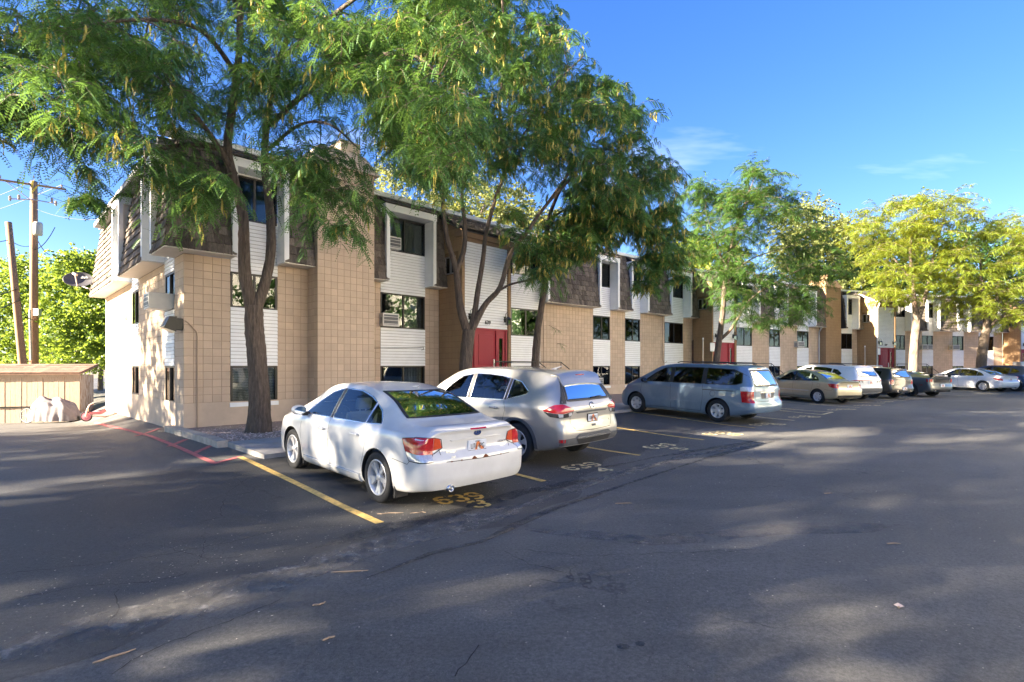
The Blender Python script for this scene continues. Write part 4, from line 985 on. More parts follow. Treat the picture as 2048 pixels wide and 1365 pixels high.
        if h[0] is None:
            h = s.bvh.find_nearest(o + d * (2.2 if mode in ('side', 'wrap') else 4)); return h[0], h[1] if h[1].dot(d) < 0 or mode == 'wrap' else -h[1]
        n = h[1]
        if (mode == 'wrap' and n.dot(d) < 0) or (mode != 'wrap' and n.dot(d) > 0): n = -n
        return h[0], n
    def resam(s, P, n):
        P = np.array(P, float)
        if len(P) == 1: return np.repeat(P, n, 0)
        L = np.concatenate([[0], np.cumsum(np.linalg.norm(np.diff(P, axis=0), axis=1))]); L = L / max(L[-1], 1e-9); t = np.linspace(0, 1, n)
        return np.column_stack([np.interp(t, L, P[:, 0]), np.interp(t, L, P[:, 1])])
    def patch(s, name, mode, bot, top, mat, off=.004, n=14, m=6, sides=(1,), parent=None, skirt=.012, smooth=True):
        res = []
        for sg in sides:
            B_, T_ = s.resam(bot, n), s.resam(top, n); G_ = np.zeros((m, n, 3)); Nn = np.zeros((m, n, 3))
            for i in range(m):
                t = i / (m - 1)
                for j in range(n):
                    a, b = B_[j] + (T_[j] - B_[j]) * t; h, nr = s.ray(mode, a, b, sg); G_[i, j] = h; Nn[i, j] = nr
            O = G_ + Nn * off
            mb = MB(); mb.smooth = smooth; mb.grid(O)
            if skirt:
                mb.smooth = False; ring = [(0, j) for j in range(n)] + [(i, n - 1) for i in range(1, m)] + [(m - 1, j) for j in range(n - 2, -1, -1)] + [(i, 0) for i in range(m - 2, -1, -1)]
                A_ = np.array([[O[q], O[q] - Nn[q] * skirt] for q in ring]); mb.grid(A_)
            res.append(mb.build(name, mat, parent or s.b, s.M))
        return res
    def band(s, name, mode, poly, w_, mat, off=.003, closed=True, sides=(1,), step=.05, parent=None):
        """ribbon of width w_ following a line on the surface"""
        P = [np.array(p, float) for p in poly]; Q = []; pr = list(zip(P, P[1:] + ([P[0]] if closed else [])))
        if not closed: pr = pr[:len(P) - 1]
        for a, b in pr:
            k = max(1, int(np.linalg.norm((b - a) * (1 if mode != 'wrap' else np.array((.02, 1)))) / step)); Q += [a + (b - a) * i / k for i in range(k)]
        if not closed: Q.append(P[-1])
        for sg in sides:
            L = []; pts = [s.ray(mode, q[0], q[1], sg) for q in Q]; m_ = len(pts)
            for i, (p, nr) in enumerate(pts):
                a, b = (pts[(i + 1) % m_][0], pts[i - 1][0]) if closed else (pts[min(i + 1, m_ - 1)][0], pts[max(i - 1, 0)][0])
                d = (a - b).normalized() if (a - b).length > 1e-6 else Vector((1, 0, 0)); q = nr.cross(d).normalized() * w_ / 2
                L.append([p + nr * off + q, p + nr * off * 1.6, p + nr * off - q])
            if closed: L.append(L[0])
            MB().grid(np.array(L)).build(name, mat, parent or s.b, s.M)
    def wheels(s, style, rim=None, tyw=.215, face=.12):
        R_ = s.S['R']; W_ = s.S['W'] * s.sc[1]; rr = R_ * style.get('rr', .68); rim = rim or m_rim
        ty = MB(); ty.smooth = True; hw = tyw / 2
        ty.lathe([(rr - .012, hw * .78), (rr + .01, hw * .93), (R_ * .86, hw), (R_ * .955, hw * .93), (R_ * .99, hw * .78), (R_, hw * .55), (R_, hw * .5), (R_ - .008, hw * .47), (R_ - .008, hw * .40), (R_, hw * .38), (R_, hw * .06), (R_ - .008, hw * .04), (R_ - .008, -hw * .04), (R_, -hw * .06), (R_, -hw * .38), (R_ - .008, -hw * .40), (R_ - .008, -hw * .47), (R_, -hw * .5), (R_, -hw * .55), (R_ * .99, -hw * .78), (R_ * .955, -hw * .93), (R_ * .86, -hw), (rr + .01, -hw * .93), (rr - .012, -hw * .78)], 40, 'y', closed=True)
        tm = ty.mesh('tyre', m_tyre)
        rm = MB(); rm.smooth = True
        rm.lathe([(rr - .05, -hw * .7), (rr - .012, -hw * .8), (rr + .006, hw * .9), (rr - .004, hw * .97), (rr - .018, hw * .9), (rr - .03, hw * .55), (rr - .045, -hw * .2)], 36, 'y')
        rm.smooth = False; ns = style['n']; yo = hw * .72; hub = style.get('hub', .06)
        for k in range(ns):
            a0 = 2 * math.pi * (k + .25) / ns
            for da in (style['twin'] if 'twin' in style else (0,)):
                wi, wo = style['wi'] / 2, style['wo'] / 2; ri, ro = hub * .7, rr - .016
                pts = []
                for r_, hw_, y_ in ((ri, wi, yo), (ro * .55, (wi + wo) / 2, yo - .004), (ro, wo, yo + .012)):
                    for sg in (-1, 1):
                        a = a0 + da * (r_ / ro) ** .8; cx_, cz_ = r_ * math.cos(a), r_ * math.sin(a); tx, tz = -math.sin(a), math.cos(a)
                        pts.append((cx_ + tx * hw_ * sg, y_, cz_ + tz * hw_ * sg)); pts.append((cx_ + tx * hw_ * sg * 1.25, y_ - .035, cz_ + tz * hw_ * sg * 1.25))
                # rows: (L top, L low, R top, R low)
                for q in (0, 4):
                    rm.add(pts[q:q + 8], [(0, 2, 6, 4), (1, 0, 4, 5), (2, 3, 7, 6)])
        rm.smooth = True; rm.lathe([(.0, yo + .012), (hub * .55, yo + .01), (hub * .8, yo + .003), (hub, yo - .01), (hub * 1.05, yo - .05)], 18, 'y')
        rmm = rm.mesh('rim', rim)
        dk = MB(); dk.lathe([(0, -hw * .25), (rr * .82, -hw * .25), (rr * .84, -hw * .45), (rr, -hw * .5)], 24, 'y'); dk.lathe([(0, .0), (rr * .62, .0), (rr * .62, -.02)], 24, 'y'); dkm = dk.mesh('brake_disc', m_rimd)
        for x in s.ax:
            for sg in (1, -1):
                Mw = s.M @ Matrix.Translation((x, sg * (W_ - hw - .012), R_)) @ (Matrix.Rotation(math.pi, 4, 'Z') if sg < 0 else I4) @ Matrix.Rotation(random.uniform(0, 6.28), 4, 'Y')
                wo_ = put('wheel', dkm, s.e, Mw); put('tyre', tm, wo_, Mw); put('rim', rmm, wo_, Mw)
    def seats(s, mat, rows, z=.62, hr=True):
        """rows: list of (x, [y...], width)"""
        for x, ys_, w_ in rows:
            for y in ys_:
                mb = MB(); mb.smooth = False
                mb.bevbox(x - .1, x + .42, y - w_ / 2, y + w_ / 2, .36, .36 + .2, .05)
                mb.bevbox(-.06, .06, -w_ / 2, w_ / 2, 0, .56, .045, Matrix.Translation((x - .06, y, .5)) @ Matrix.Rotation(R(-14), 4, 'Y'))
                if hr:
                    mb.bevbox(-.045, .045, -.13, .13, .60, .78, .04, Matrix.Translation((x - .06, y, .5)) @ Matrix.Rotation(R(-14), 4, 'Y'))
                    for q in (-.05, .05): mb.tube([(x - .19, y + q, 1.0), (x - .21, y + q, 1.12)], .006, 5)
                mb.build('seat', mat, s.e, s.M)
    def common(s, glass, mirror=True, handles=(), seams=True, rearglass=None, trim=None, belt=True):
        S = s.S; sd = (1, -1)
        for w_ in S['win']:
            s.patch('side_window', 'side', w_[0], w_[1], w_[2] if len(w_) > 2 else glass, .002, 16, 7, sd, skirt=0)
            s.band('window_trim', 'side', list(w_[0]) + list(w_[1])[::-1], .017 if trim else .026, trim or m_blk, .004, True, sd)
        for key, nm, mode in (('wind', 'windscreen', 'front'), ('back', 'rear_window', 'rear')):
            x0, x1, zb, zt, yb, yt = S[key]; k = 1.02
            s.patch(nm, mode, [(-yb * k, zb - .006), (yb * k, zb - .006)], [(-yt * k, zt + .006), (yt * k, zt + .006)], rearglass if (key == 'back' and rearglass) else glass, .003, 18, 8, skirt=0)
            s.band('window_trim', mode, [(-yb, zb), (yb, zb), (yt, zt), (-yt, zt)], .05, m_blk, .004, True)
        for x, z in handles:
            for sg in sd:
                p, n_ = s.ray('side', x, z, sg); mb = MB()
                mb.bevbox(-.105, .105, -.014, .014, -.016, .016, .01, Matrix.Translation(p + n_ * .034)); mb.box(-.1, -.075, -.03, .0, -.012, .012, Matrix.Translation(p + n_ * .03) if sg > 0 else Matrix.Translation(p + n_ * .03) @ Matrix.Rotation(math.pi, 4, 'Z')); mb.box(.075, .1, -.03, .0, -.012, .012, Matrix.Translation(p + n_ * .03) if sg > 0 else Matrix.Translation(p + n_ * .03) @ Matrix.Rotation(math.pi, 4, 'Z'))
                mb.build('door_handle', s.S.get('hmat', s.col), s.b, s.M)
        for ln in S.get('seams', ()): s.band('panel_gap', 'side', ln, .007, m_seam, .0012, False, sd)
        if mirror:
            x, z = S['mir']
            for sg in sd:
                p, n_ = s.ray('side', x, z, sg); y = p.y
                bm = bmesh.new(); bmesh.ops.create_icosphere(bm, subdivisions=3, radius=1)
                for v in bm.verts:
                    c = v.co; c.x = max(c.x, -.45); v.co = Vector((p.x + c.x * .11, y + sg * (.15 + c.y * sg * .115), p.z + .065 + c.z * .078))
                me = bpy.data.meshes.new('door_mirror'); bm.to_mesh(me); bm.free(); me.materials.append(s.S.get('mmat', s.col)); smooth_sharp(me, 40); o = put('door_mirror', me, s.b, s.M)
                MB().prism([(y + sg * (.15 + .088 * math.cos(a)), p.z + .065 + .056 * math.sin(a)) for a in np.linspace(0, 2 * math.pi, 20)[:-1]], 'x', p.x - .056, p.x - .049).build('mirror_glass', pm('mirror_glass', (.75, .78, .8), .03, metal=1, var=0), o, s.M)
                MB().box(p.x - .03, p.x + .04, min(y - sg * .01, y + sg * .09), max(y - sg * .01, y + sg * .09), p.z - .03, p.z + .03).build('mirror_arm', m_blk, o, s.M)
        # dashboard and wheel
        x1 = S['cab'][1] * s.sc[0]; zb = (S['belt0'] if 'belt0' in S else 1.0) * s.sc[2]
        MB().bevbox(x1 - .45, x1 - .1, -.62 * s.sc[1], .62 * s.sc[1], .6, zb - .06, .05).build('dashboard', m_seatd, s.e, s.M)
        sw = MB(); Ms = Matrix.Translation((x1 - .52, .36, zb - .07)) @ Matrix.Rotation(R(65), 4, 'Y')
        sw.tube([(.18 * math.cos(a), .18 * math.sin(a), 0) for a in np.linspace(0, 2 * math.pi, 25)], .014, 6, False, Ms); sw.box(-.17, .17, -.02, .02, -.01, .01, Ms); sw.build('steering_wheel', m_seatd, s.e, s.M)
    def plate(s, y, z, txt=None, frame=None, w_=.305, h_=.152, extra=None, key=None):
        p, n_ = s.ray('rear', y, z); x = p.x - .012; mb = MB().bevbox(x - .006, x + .02, y - w_ / 2, y + w_ / 2, p.z - h_ / 2, p.z + h_ / 2, .004)
        pl = mb.build('licence_plate', frame or m_plw, s.b, s.M); x -= .0065
        if frame: MB().box(x - .0012, x, y - w_ / 2 + .012, y + w_ / 2 - .012, p.z - h_ / 2 + .016, p.z + h_ / 2 - .014).build('plate_face', m_plw, pl, s.M)
        arch = [(-.045, -.06), (-.035, .0), (-.02, .045), (.012, .062), (.04, .04), (.055, .0), (.10, -.02), (.115, -.06), (.06, -.06), (.04, -.02), (.012, .015), (-.002, -.02), (-.004, -.06)]
        MB().prism([(y - q[0], p.z + q[1]) for q in arch], 'x', x - .0022, x - .0012).build('plate_art', m_plo, pl, s.M)
        if txt:
            me = TXT[txt].copy(); me.materials.clear(); me.materials.append(m_ink)
            put('plate_number', me, pl, s.M @ Matrix.Translation((x - .004, y, p.z - .004)) @ Matrix(((0, 0, -1, 0), (-1, 0, 0, 0), (0, 1, 0, 0), (0, 0, 0, 1))) @ Matrix.Diagonal((.62, 1, 1, 1)))
        return pl, Vector((x, y, p.z))
    def words(s, key, y, z, mat, sx_=1.0, name='badge_lettering'):
        p, n_ = s.ray('rear', y, z); me = TXT[key].copy(); me.materials.clear(); me.materials.append(mat)
        ax = -n_ if n_.x > 0 else n_; up = Vector((0, 0, 1)); up = (up - ax * up.dot(ax)).normalized(); rt = up.cross(ax)
        Mx = Matrix((( rt.x, up.x, ax.x, 0), (rt.y, up.y, ax.y, 0), (rt.z, up.z, ax.z, 0), (0, 0, 0, 1)))
        return put(name, me, s.b, s.M @ Matrix.Translation(p + ax * .003) @ Mx @ Matrix.Diagonal((sx_, 1, 1, 1)))
    def disc(s, name, mode, a, b, ra, rb, mat, th=.006, parent=None, n=24, ring=None):
        p, n_ = s.ray(mode, a, b); q = n_.to_track_quat('Z', 'Y').to_matrix().to_4x4(); mb = MB()
        if ring: mb.tube([(ra * math.cos(t), rb * math.sin(t), th) for t in np.linspace(0, 2 * math.pi, n + 1)], ring, 6, False)
        else: mb.prism([(ra * math.cos(t), rb * math.sin(t)) for t in np.linspace(0, 2 * math.pi, n + 1)[:-1]], 'z', 0, th)
        up = Vector((0, 0, 1)); z_ = n_; x_ = up.cross(z_).normalized(); y_ = z_.cross(x_); Mx = Matrix(((x_.x, y_.x, z_.x, p.x), (x_.y, y_.y, z_.y, p.y), (x_.z, y_.z, z_.z, p.z), (0, 0, 0, 1)))
        return mb.build(name, mat, parent or s.b, s.M @ Mx), Mx

SEDAN = dict(W=.91, wb=2.75, R=.328, top=[(-2.40, 1.0), (-2.3, 1.03), (-2.05, 1.045), (-1.78, 1.075), (-1.2, 1.335), (-.75, 1.45), (-.25, 1.5), (.2, 1.495), (.5, 1.45), (.95, 1.25), (1.38, 1.06), (1.55, 1.02), (1.95, .93), (2.2, .82), (2.33, .70)],
    belt=[(-2.4, .90), (-1.8, .97), (-1, .965), (0, .94), (1, .91), (1.6, .87), (2.1, .76), (2.33, .62)], wid=[(-2.4, .79), (-2.37, .83), (-2.28, .868), (-2.1, .89), (-1.6, .91), (0, .91), (1.4, .91), (1.9, .885), (2.15, .83), (2.28, .75), (2.33, .66)],
    rw=[(-2.4, .62), (-2, .66), (-1.75, .67), (-1.2, .6), (-.6, .575), (.3, .59), (.9, .645), (1.38, .71), (1.9, .66), (2.33, .45)], bot=[(-2.4, .30), (-2.0, .235), (-1, .19), (1, .19), (2, .19), (2.33, .22)],
    dxr=[(.2, .10), (.32, .03), (.42, .0), (.6, .0), (.69, .015), (.725, .07), (.76, .085), (.95, .075), (1.0, .05), (1.05, .07)], dxf=[(.2, .05), (.4, 0), (.6, .02), (.75, .12), (.9, .2)], dr=.05, cab=(-1.6, 1.3), wrap=(-1.9, .5), belt0=.98,
    wind=(.3, 2.2, 1.1, 1.42, .66, .52), back=(-2.6, -.75, 1.105, 1.405, .6, .5), mir=(.86, .965),
    win=[([(.96, .965), (.04, .98)], [(.92, .985), (.64, 1.17), (.36, 1.33), (.05, 1.405)]), ([(-.05, .98), (-1.0, 1.0)], [(-.04, 1.407), (-.45, 1.40), (-.8, 1.33), (-.98, 1.265)]), ([(-1.03, 1.0), (-1.38, 1.02)], [(-1.02, 1.25), (-1.2, 1.17), (-1.36, 1.05)])],
    seams=[[(.98, .93), (1.02, .7), (.98, .45), (.92, .3)], [(.0, .96), (.02, .7), (.0, .45), (-.04, .3)], [(-1.06, .98), (-1.12, .85), (-1.05, .62), (-.98, .45), (-1.0, .3)], [(.92, .3), (-.95, .3)], [(-1.76, .64), (-2.08, .61), (-2.2, .72)]])
SUV = dict(W=.92, wb=2.705, R=.36, top=[(-2.41, 1.62), (-2.2, 1.645), (-1.6, 1.675), (-.6, 1.70), (.2, 1.69), (.5, 1.645), (1.0, 1.43), (1.42, 1.18), (1.6, 1.12), (2.0, 1.03), (2.18, .93), (2.28, .82)],
    belt=[(-2.41, 1.06), (-1.5, 1.085), (0, 1.04), (1.2, 1.0), (1.8, .95), (2.28, .74)], wid=[(-2.41, .78), (-2.38, .83), (-2.28, .875), (-2.1, .90), (-1.5, .92), (1.3, .92), (1.9, .895), (2.12, .84), (2.23, .76), (2.28, .68)],
    rw=[(-2.41, .60), (-2.1, .61), (0, .62), (.6, .635), (1.4, .74), (2, .68), (2.28, .5)], bot=[(-2.41, .40), (-2.1, .30), (-1.3, .23), (1.3, .23), (2.0, .24), (2.28, .3)],
    dxr=[(.3, .12), (.42, .03), (.55, .0), (.68, .0), (.75, .03), (.8, .06), (1.0, .055), (1.12, .1), (1.3, .2), (1.5, .33), (1.6, .36), (1.66, .33), (1.7, .3)], dxf=[(.25, .06), (.5, 0), (.75, .03), (.95, .12), (1.1, .25)], fr=.9, dr=.055, cab=(-2.0, 1.33), wrap=(-1.85, .45), belt0=1.07,
    wind=(.3, 2.2, 1.21, 1.6, .68, .55), back=(-2.9, -1.75, 1.17, 1.52, .6, .5), mir=(.86, 1.06),
    win=[([(1.0, 1.07), (.06, 1.09)], [(.95, 1.1), (.68, 1.32), (.4, 1.5), (.07, 1.565)]), ([(-.04, 1.095), (-.98, 1.12)], [(-.03, 1.57), (-.4, 1.57), (-.75, 1.55), (-1.0, 1.51)]), ([(-1.06, 1.125), (-1.5, 1.25)], [(-1.08, 1.50), (-1.3, 1.46), (-1.54, 1.30)])],
    seams=[[(1.0, 1.02), (1.03, .75), (.98, .5), (.94, .36)], [(.0, 1.06), (.02, .75), (0, .5), (-.02, .36)], [(-1.0, 1.1), (-1.06, .95), (-1.0, .75), (-.9, .55), (-.9, .36)], [(.94, .36), (-.9, .36)]])
VAN = dict(W=.99, wb=3.02, R=.345, top=[(-2.66, 1.68), (-2.4, 1.725), (-1.5, 1.755), (-.2, 1.76), (.3, 1.74), (.65, 1.68), (1.1, 1.47), (1.7, 1.16), (1.95, 1.05), (2.25, .93), (2.45, .76)],
    belt=[(-2.66, 1.07), (-1.5, 1.1), (0, 1.08), (1.2, 1.04), (2.0, .94), (2.45, .66)], wid=[(-2.66, .85), (-2.62, .90), (-2.5, .94), (-2.2, .97), (-1.5, .99), (1.3, .99), (1.95, .965), (2.25, .90), (2.39, .80), (2.45, .70)],
    rw=[(-2.66, .68), (-2.3, .70), (0, .71), (.7, .72), (1.6, .78), (2.1, .72), (2.45, .5)], bot=[(-2.66, .36), (-2.3, .27), (-1.4, .2), (1.4, .2), (2.1, .2), (2.45, .25)],
    dxr=[(.25, .1), (.4, .02), (.5, .0), (.62, .0), (.68, .07), (.75, .09), (1.05, .1), (1.2, .15), (1.5, .3), (1.66, .38), (1.74, .34)], dxf=[(.2, .06), (.45, 0), (.7, .04), (.85, .14), (1.0, .25)], fr=.8, dr=.06, cab=(-2.25, 1.55), wrap=(-2.1, .5), belt0=1.1,
    wind=(.3, 2.3, 1.2, 1.64, .74, .62), back=(-3.1, -1.95, 1.14, 1.58, .68, .6), mir=(1.12, 1.1),
    win=[([(1.3, 1.12), (.2, 1.13)], [(1.2, 1.15), (.85, 1.4), (.5, 1.58), (.22, 1.615)]), ([(.08, 1.13), (-.95, 1.14)], [(.1, 1.62), (-.4, 1.63), (-.92, 1.63)]), ([(-1.07, 1.14), (-2.05, 1.16), (-2.22, 1.22)], [(-1.05, 1.63), (-1.9, 1.60), (-2.18, 1.5)])],
    seams=[[(1.28, 1.08), (1.32, .8), (1.22, .5), (1.1, .3)], [(.14, 1.1), (.14, .7), (.12, .3)], [(-1.0, 1.12), (-1.02, .75), (-.95, .3)], [(1.1, .3), (-.95, .3)], [(-1.0, .96), (-2.05, .97)]])
COUPE = dict(W=.955, wb=2.72, R=.355, top=[(-2.38, 1.08), (-2.25, 1.1), (-2.0, 1.115), (-1.7, 1.15), (-1.0, 1.31), (-.45, 1.375), (0, 1.375), (.35, 1.31), (.8, 1.12), (1.05, 1.03), (1.6, .97), (2.1, .88), (2.35, .74)],
    belt=[(-2.38, .98), (-1.6, 1.02), (-.8, .99), (0, .95), (1, .92), (1.8, .86), (2.35, .64)], wid=[(-2.38, .84), (-2.35, .88), (-2.25, .915), (-2, .935), (-1.4, .955), (0, .925), (1.3, .95), (1.9, .92), (2.2, .86), (2.3, .78), (2.35, .7)],
    rw=[(-2.38, .66), (-1.9, .66), (-1.2, .58), (-.5, .56), (.2, .575), (.9, .68), (1.5, .74), (2.35, .5)], bot=[(-2.38, .34), (-2, .25), (-1, .17), (1, .17), (2, .17), (2.35, .2)],
    dxr=[(.2, .12), (.36, .02), (.45, 0), (.6, 0), (.68, .05), (.95, .04), (1.08, .0), (1.15, .05)], dxf=[(.2, .05), (.4, 0), (.7, .05), (.9, .2)], dr=.05, cab=(-1.2, 1.0), wrap=(-1.9, .5), belt0=1.0,
    wind=(.1, 2, 1.06, 1.3, .62, .52), back=(-2.6, -.6, 1.18, 1.32, .52, .48), mir=(.6, .98), win=[([(.75, .99), (-.45, 1.02)], [(.7, 1.0), (.35, 1.2), (.05, 1.285), (-.42, 1.29)]), ([(-.62, 1.06), (-1.15, 1.09)], [(-.6, 1.24), (-.85, 1.22), (-1.12, 1.13)])],
    seams=[[(.78, .96), (.8, .6), (.7, .3)], [(-.5, 1.0), (-.52, .7), (-.42, .3)]])

sun2 = (1, -1)
# ---------------------------------------------------------------- white saloon
c = Car('parked_car', 'white four door saloon with rusty boot edge nearest the drive and red kerb line', 'car', SEDAN, pg(765, 1003), pg(597, 936), paint('white_paint', (.60, .60, .59), .0, .3, .06))
c.body(); c.common(m_glc, handles=((.22, .80), (-.82, .83)), trim=m_chr)
c.patch('pillar_trim', 'side', [(.045, .98), (-.055, .98)], [(.055, 1.405), (-.045, 1.407)], m_blk, .003, 4, 6, sun2, skirt=0)
c.wheels(dict(n=5, twin=(-.17, .17), wi=.035, wo=.05, hub=.055, rr=.70)); c.seats(m_seat, [(.15, (.38, -.38), .5), (-.85, (.38, -.38, 0), .42)])
c.patch('rear_shelf', 'top', [(-1.62, -.52), (-1.3, -.55)], [(-1.62, .52), (-1.3, .55)], m_seat, -.26, 4, 4, skirt=0)
for sg in sun2:
    for nm, a0, a1, b0, b1, m_ in (('tail_light', 74, 26, 78, 22, m_redl),):
        c.patch('tail_light', 'wrap', [(70, .765), (46, .735), (24, .735)], [(81, .905), (50, .93), (22, .925)], m_redl, .006, 16, 6, (sg,))
    c.patch('tail_light_inner', 'wrap', [(23, .775), (14, .785), (6, .80)], [(21, .922), (14, .918), (10, .90)], m_oral, .006, 8, 5, (sg,))
    c.patch('reversing_light', 'wrap', [(60, .66), (42, .655), (25, .66)], [(69, .758), (46, .729), (25, .73)], m_clear, .006, 12, 4, (sg,))
    c.band('lamp_seal', 'wrap', [(81, .91), (50, .935), (22, .93), (8, .905), (5, .798), (24, .73), (25, .655), (42, .648), (61, .655), (70, .765)], .012, m_blk, .004, True, (sg,))
p_, _ = c.plate(0, .775, ('U76 4PG', .1, .001)); pp = _
me_ = MB().box(pp.x - .003, pp.x, -.15, .15, pp.z - .075, pp.z - .048).build('plate_frame_bar', m_ink, p_, c.M)
for key, dz_, mt_ in ((('NATE WADE', .035, .001), -.061, m_white), (('UTAH', .03, .001), .058, m_ink)):
    me2 = TXT[key].copy(); me2.materials.clear(); me2.materials.append(mt_); put('plate_lettering', me2, p_, c.M @ Matrix.Translation((pp.x - .0045, pp.y, pp.z + dz_)) @ Matrix(((0, 0, -1, 0), (-1, 0, 0, 0), (0, 1, 0, 0), (0, 0, 0, 1))))
c.words(('SUBARU', .05, .002), .41, .735, m_chr, .85); c.words(('2.5i', .035, .002), .42, .685, m_chr, 1.3); c.words(('LEGACY', .045, .002), -.45, .79, m_chr, .9); c.words(('AWD', .035, .002), -.46, .735, m_chr, 1.2)
em, Mx = c.disc('emblem', 'rear', 0, .945, .062, .036, m_blue, .006); st_ = MB()
for q, (sx0, sy0, r0) in enumerate(((-.025, .008, .017), (.012, .012, .009), (.034, .002, .009), (.006, -.012, .009), (.024, -.016, .009))):
    st_.add([(sx0 + r0 * (1 if k % 2 == 0 else .3) * math.cos(k * math.pi / 4), sy0 + r0 * (1 if k % 2 == 0 else .3) * math.sin(k * math.pi / 4), .0075) for k in range(8)], [tuple(range(8))])
st_.tube([(.062 * math.cos(t), .036 * math.sin(t), .005) for t in np.linspace(0, 6.2832, 25)], .004, 5, False); st_.build('emblem_stars', m_chr, em, c.M @ Mx)
c.band('panel_gap', 'rear', [(-.66, .99), (-.60, .92), (-.57, .72), (-.52, .635), (0, .625), (.52, .635), (.57, .72), (.60, .92), (.66, .99)], .008, m_seam, .0015, False)
c.patch('boot_recess_lip', 'rear', [(-.4, .865), (0, .872), (.4, .865)], [(-.43, .885), (0, .892), (.43, .885)], c.col, .018, 16, 4)
sp = MB(); sp.smooth = True; ys_ = np.linspace(-.66, .66, 23); G_ = []
for x_, k_ in ((-2.12, .0), (-2.2, .45), (-2.30, 1.), (-2.345, .9), (-2.345, -.1)):
    G_.append([tuple(Vector(c.ray('top', x_ + .10 * (y / .66) ** 2, y)[0]) + Vector((0, 0, .002 + .03 * k_ * max(0, 1 - (abs(y) / .66) ** 6)))) for y in ys_])
sp.grid(np.array(G_)); sp.build('boot_spoiler', c.col, c.b, c.M)
c.patch('brake_light', 'rear', [(-.13, .995), (.13, .995)], [(-.13, 1.012), (.13, 1.012)], m_redl, .012, 6, 3)
for y_, w_, h_ in ((.1, .05, .035), (-.09, .055, .04), (.3, .02, .012), (-.36, .02, .012), (.45, .02, .01)):
    c.patch('rust_spot', 'rear', [(y_ - w_, .628), (y_, .624), (y_ + w_, .628)], [(y_ - w_ * .4, .635 + h_ * .6), (y_, .63 + h_), (y_ + w_ * .5, .635 + h_ * .4)], m_rust, .0022, 7, 3, skirt=0)
p0_, n0_ = c.ray('rear', .45, .36); ex = MB(); ex.smooth = True; ex.lathe([(.03, .12), (.034, -.02), (.044, -.025), (.046, .16)], 20, 'x', Matrix.Translation((p0_.x + .01, .45, .305))); ex.build('exhaust_tip', m_chr, c.e, c.M)
for x_ in (c.ax[0] - .42, c.ax[1] - .42):
    for sg in sun2: MB().bevbox(x_, x_ + .025, min(sg * .68, sg * .88), max(sg * .68, sg * .88), .14, .36, .008).build('mud_flap', m_blk, c.e, c.M)
c.patch('side_skirt', 'side', [(.9, .2), (-.92, .2)], [(.9, .3), (-.92, .3)], c.col, .022, 20, 5, sun2, skirt=.03)
fn = MB(); fn.add([(-.95, -.03, 1.455), (-.95, .03, 1.455), (-1.06, 0, 1.50), (-.80, 0, 1.46)], [(0, 1, 2), (1, 3, 2), (3, 0, 2), (0, 3, 1)]); fn.build('roof_aerial', c.col, c.e, c.M)
c.patch('head_light', 'front', [(.5, .60), (.78, .62)], [(.48, .68), (.78, .74)], m_clear, .005, 8, 5); c.patch('head_light', 'front', [(-.78, .62), (-.5, .60)], [(-.78, .74), (-.48, .68)], m_clear, .005, 8, 5)

# ---------------------------------------------------------------- silver SUV
def suv_detail(c, style='rogue'):
    for sg in sun2:
        c.patch('wheel_arch_trim', 'side', [(c.ax[1] / c.sc[0] + (c.S['R'] + .06) * math.cos(t), max(.3, c.S['R'] + (c.S['R'] + .06) * math.sin(t))) for t in np.linspace(-.1, math.pi + .1, 22)], [(c.ax[1] / c.sc[0] + (c.S['R'] + .125) * math.cos(t), max(.28, c.S['R'] + (c.S['R'] + .115) * math.sin(t))) for t in np.linspace(-.1, math.pi + .1, 22)], m_gpl, .008, 26, 4, (sg,))
        c.patch('wheel_arch_trim', 'side', [(c.ax[0] / c.sc[0] + (c.S['R'] + .06) * math.cos(t), max(.3, c.S['R'] + (c.S['R'] + .06) * math.sin(t))) for t in np.linspace(-.1, math.pi + .1, 22)], [(c.ax[0] / c.sc[0] + (c.S['R'] + .125) * math.cos(t), max(.28, c.S['R'] + (c.S['R'] + .115) * math.sin(t))) for t in np.linspace(-.1, math.pi + .1, 22)], m_gpl, .008, 26, 4, (sg,))
    c.patch('sill_trim', 'side', [(.88, .25), (-.88, .25)], [(.88, .37), (-.88, .37)], m_gpl, .008, 14, 4, sun2)
S_ = dict(SUV); S_['hmat'] = m_chr
c = Car('parked_car', 'silver compact SUV with dented rear corner beside the white saloon', 'car', S_, pg(1040, 925), None, paint('silver_paint', (.35, .345, .335), .5, .34, .05), head=(-.71, .70))
c.body(); c.common(m_glm, handles=((.2, .93), (-.78, .96)), rearglass=m_glm, trim=m_chr); suv_detail(c)
c.patch('pillar_trim', 'side', [(.065, 1.09), (-.045, 1.095)], [(.075, 1.565), (-.035, 1.57)], m_blk, .003, 4, 6, sun2, skirt=0); c.patch('pillar_trim', 'side', [(-.99, 1.12), (-1.05, 1.125)], [(-1.01, 1.51), (-1.07, 1.5)], m_blk, .003, 4, 6, sun2, skirt=0)
c.wheels(dict(n=5, twin=(-.15, .15), wi=.04, wo=.06, hub=.06, rr=.66), tyw=.235); c.seats(m_seatd, [(.15, (.38, -.38), .5), (-.85, (.38, -.38), .5)], hr=True)
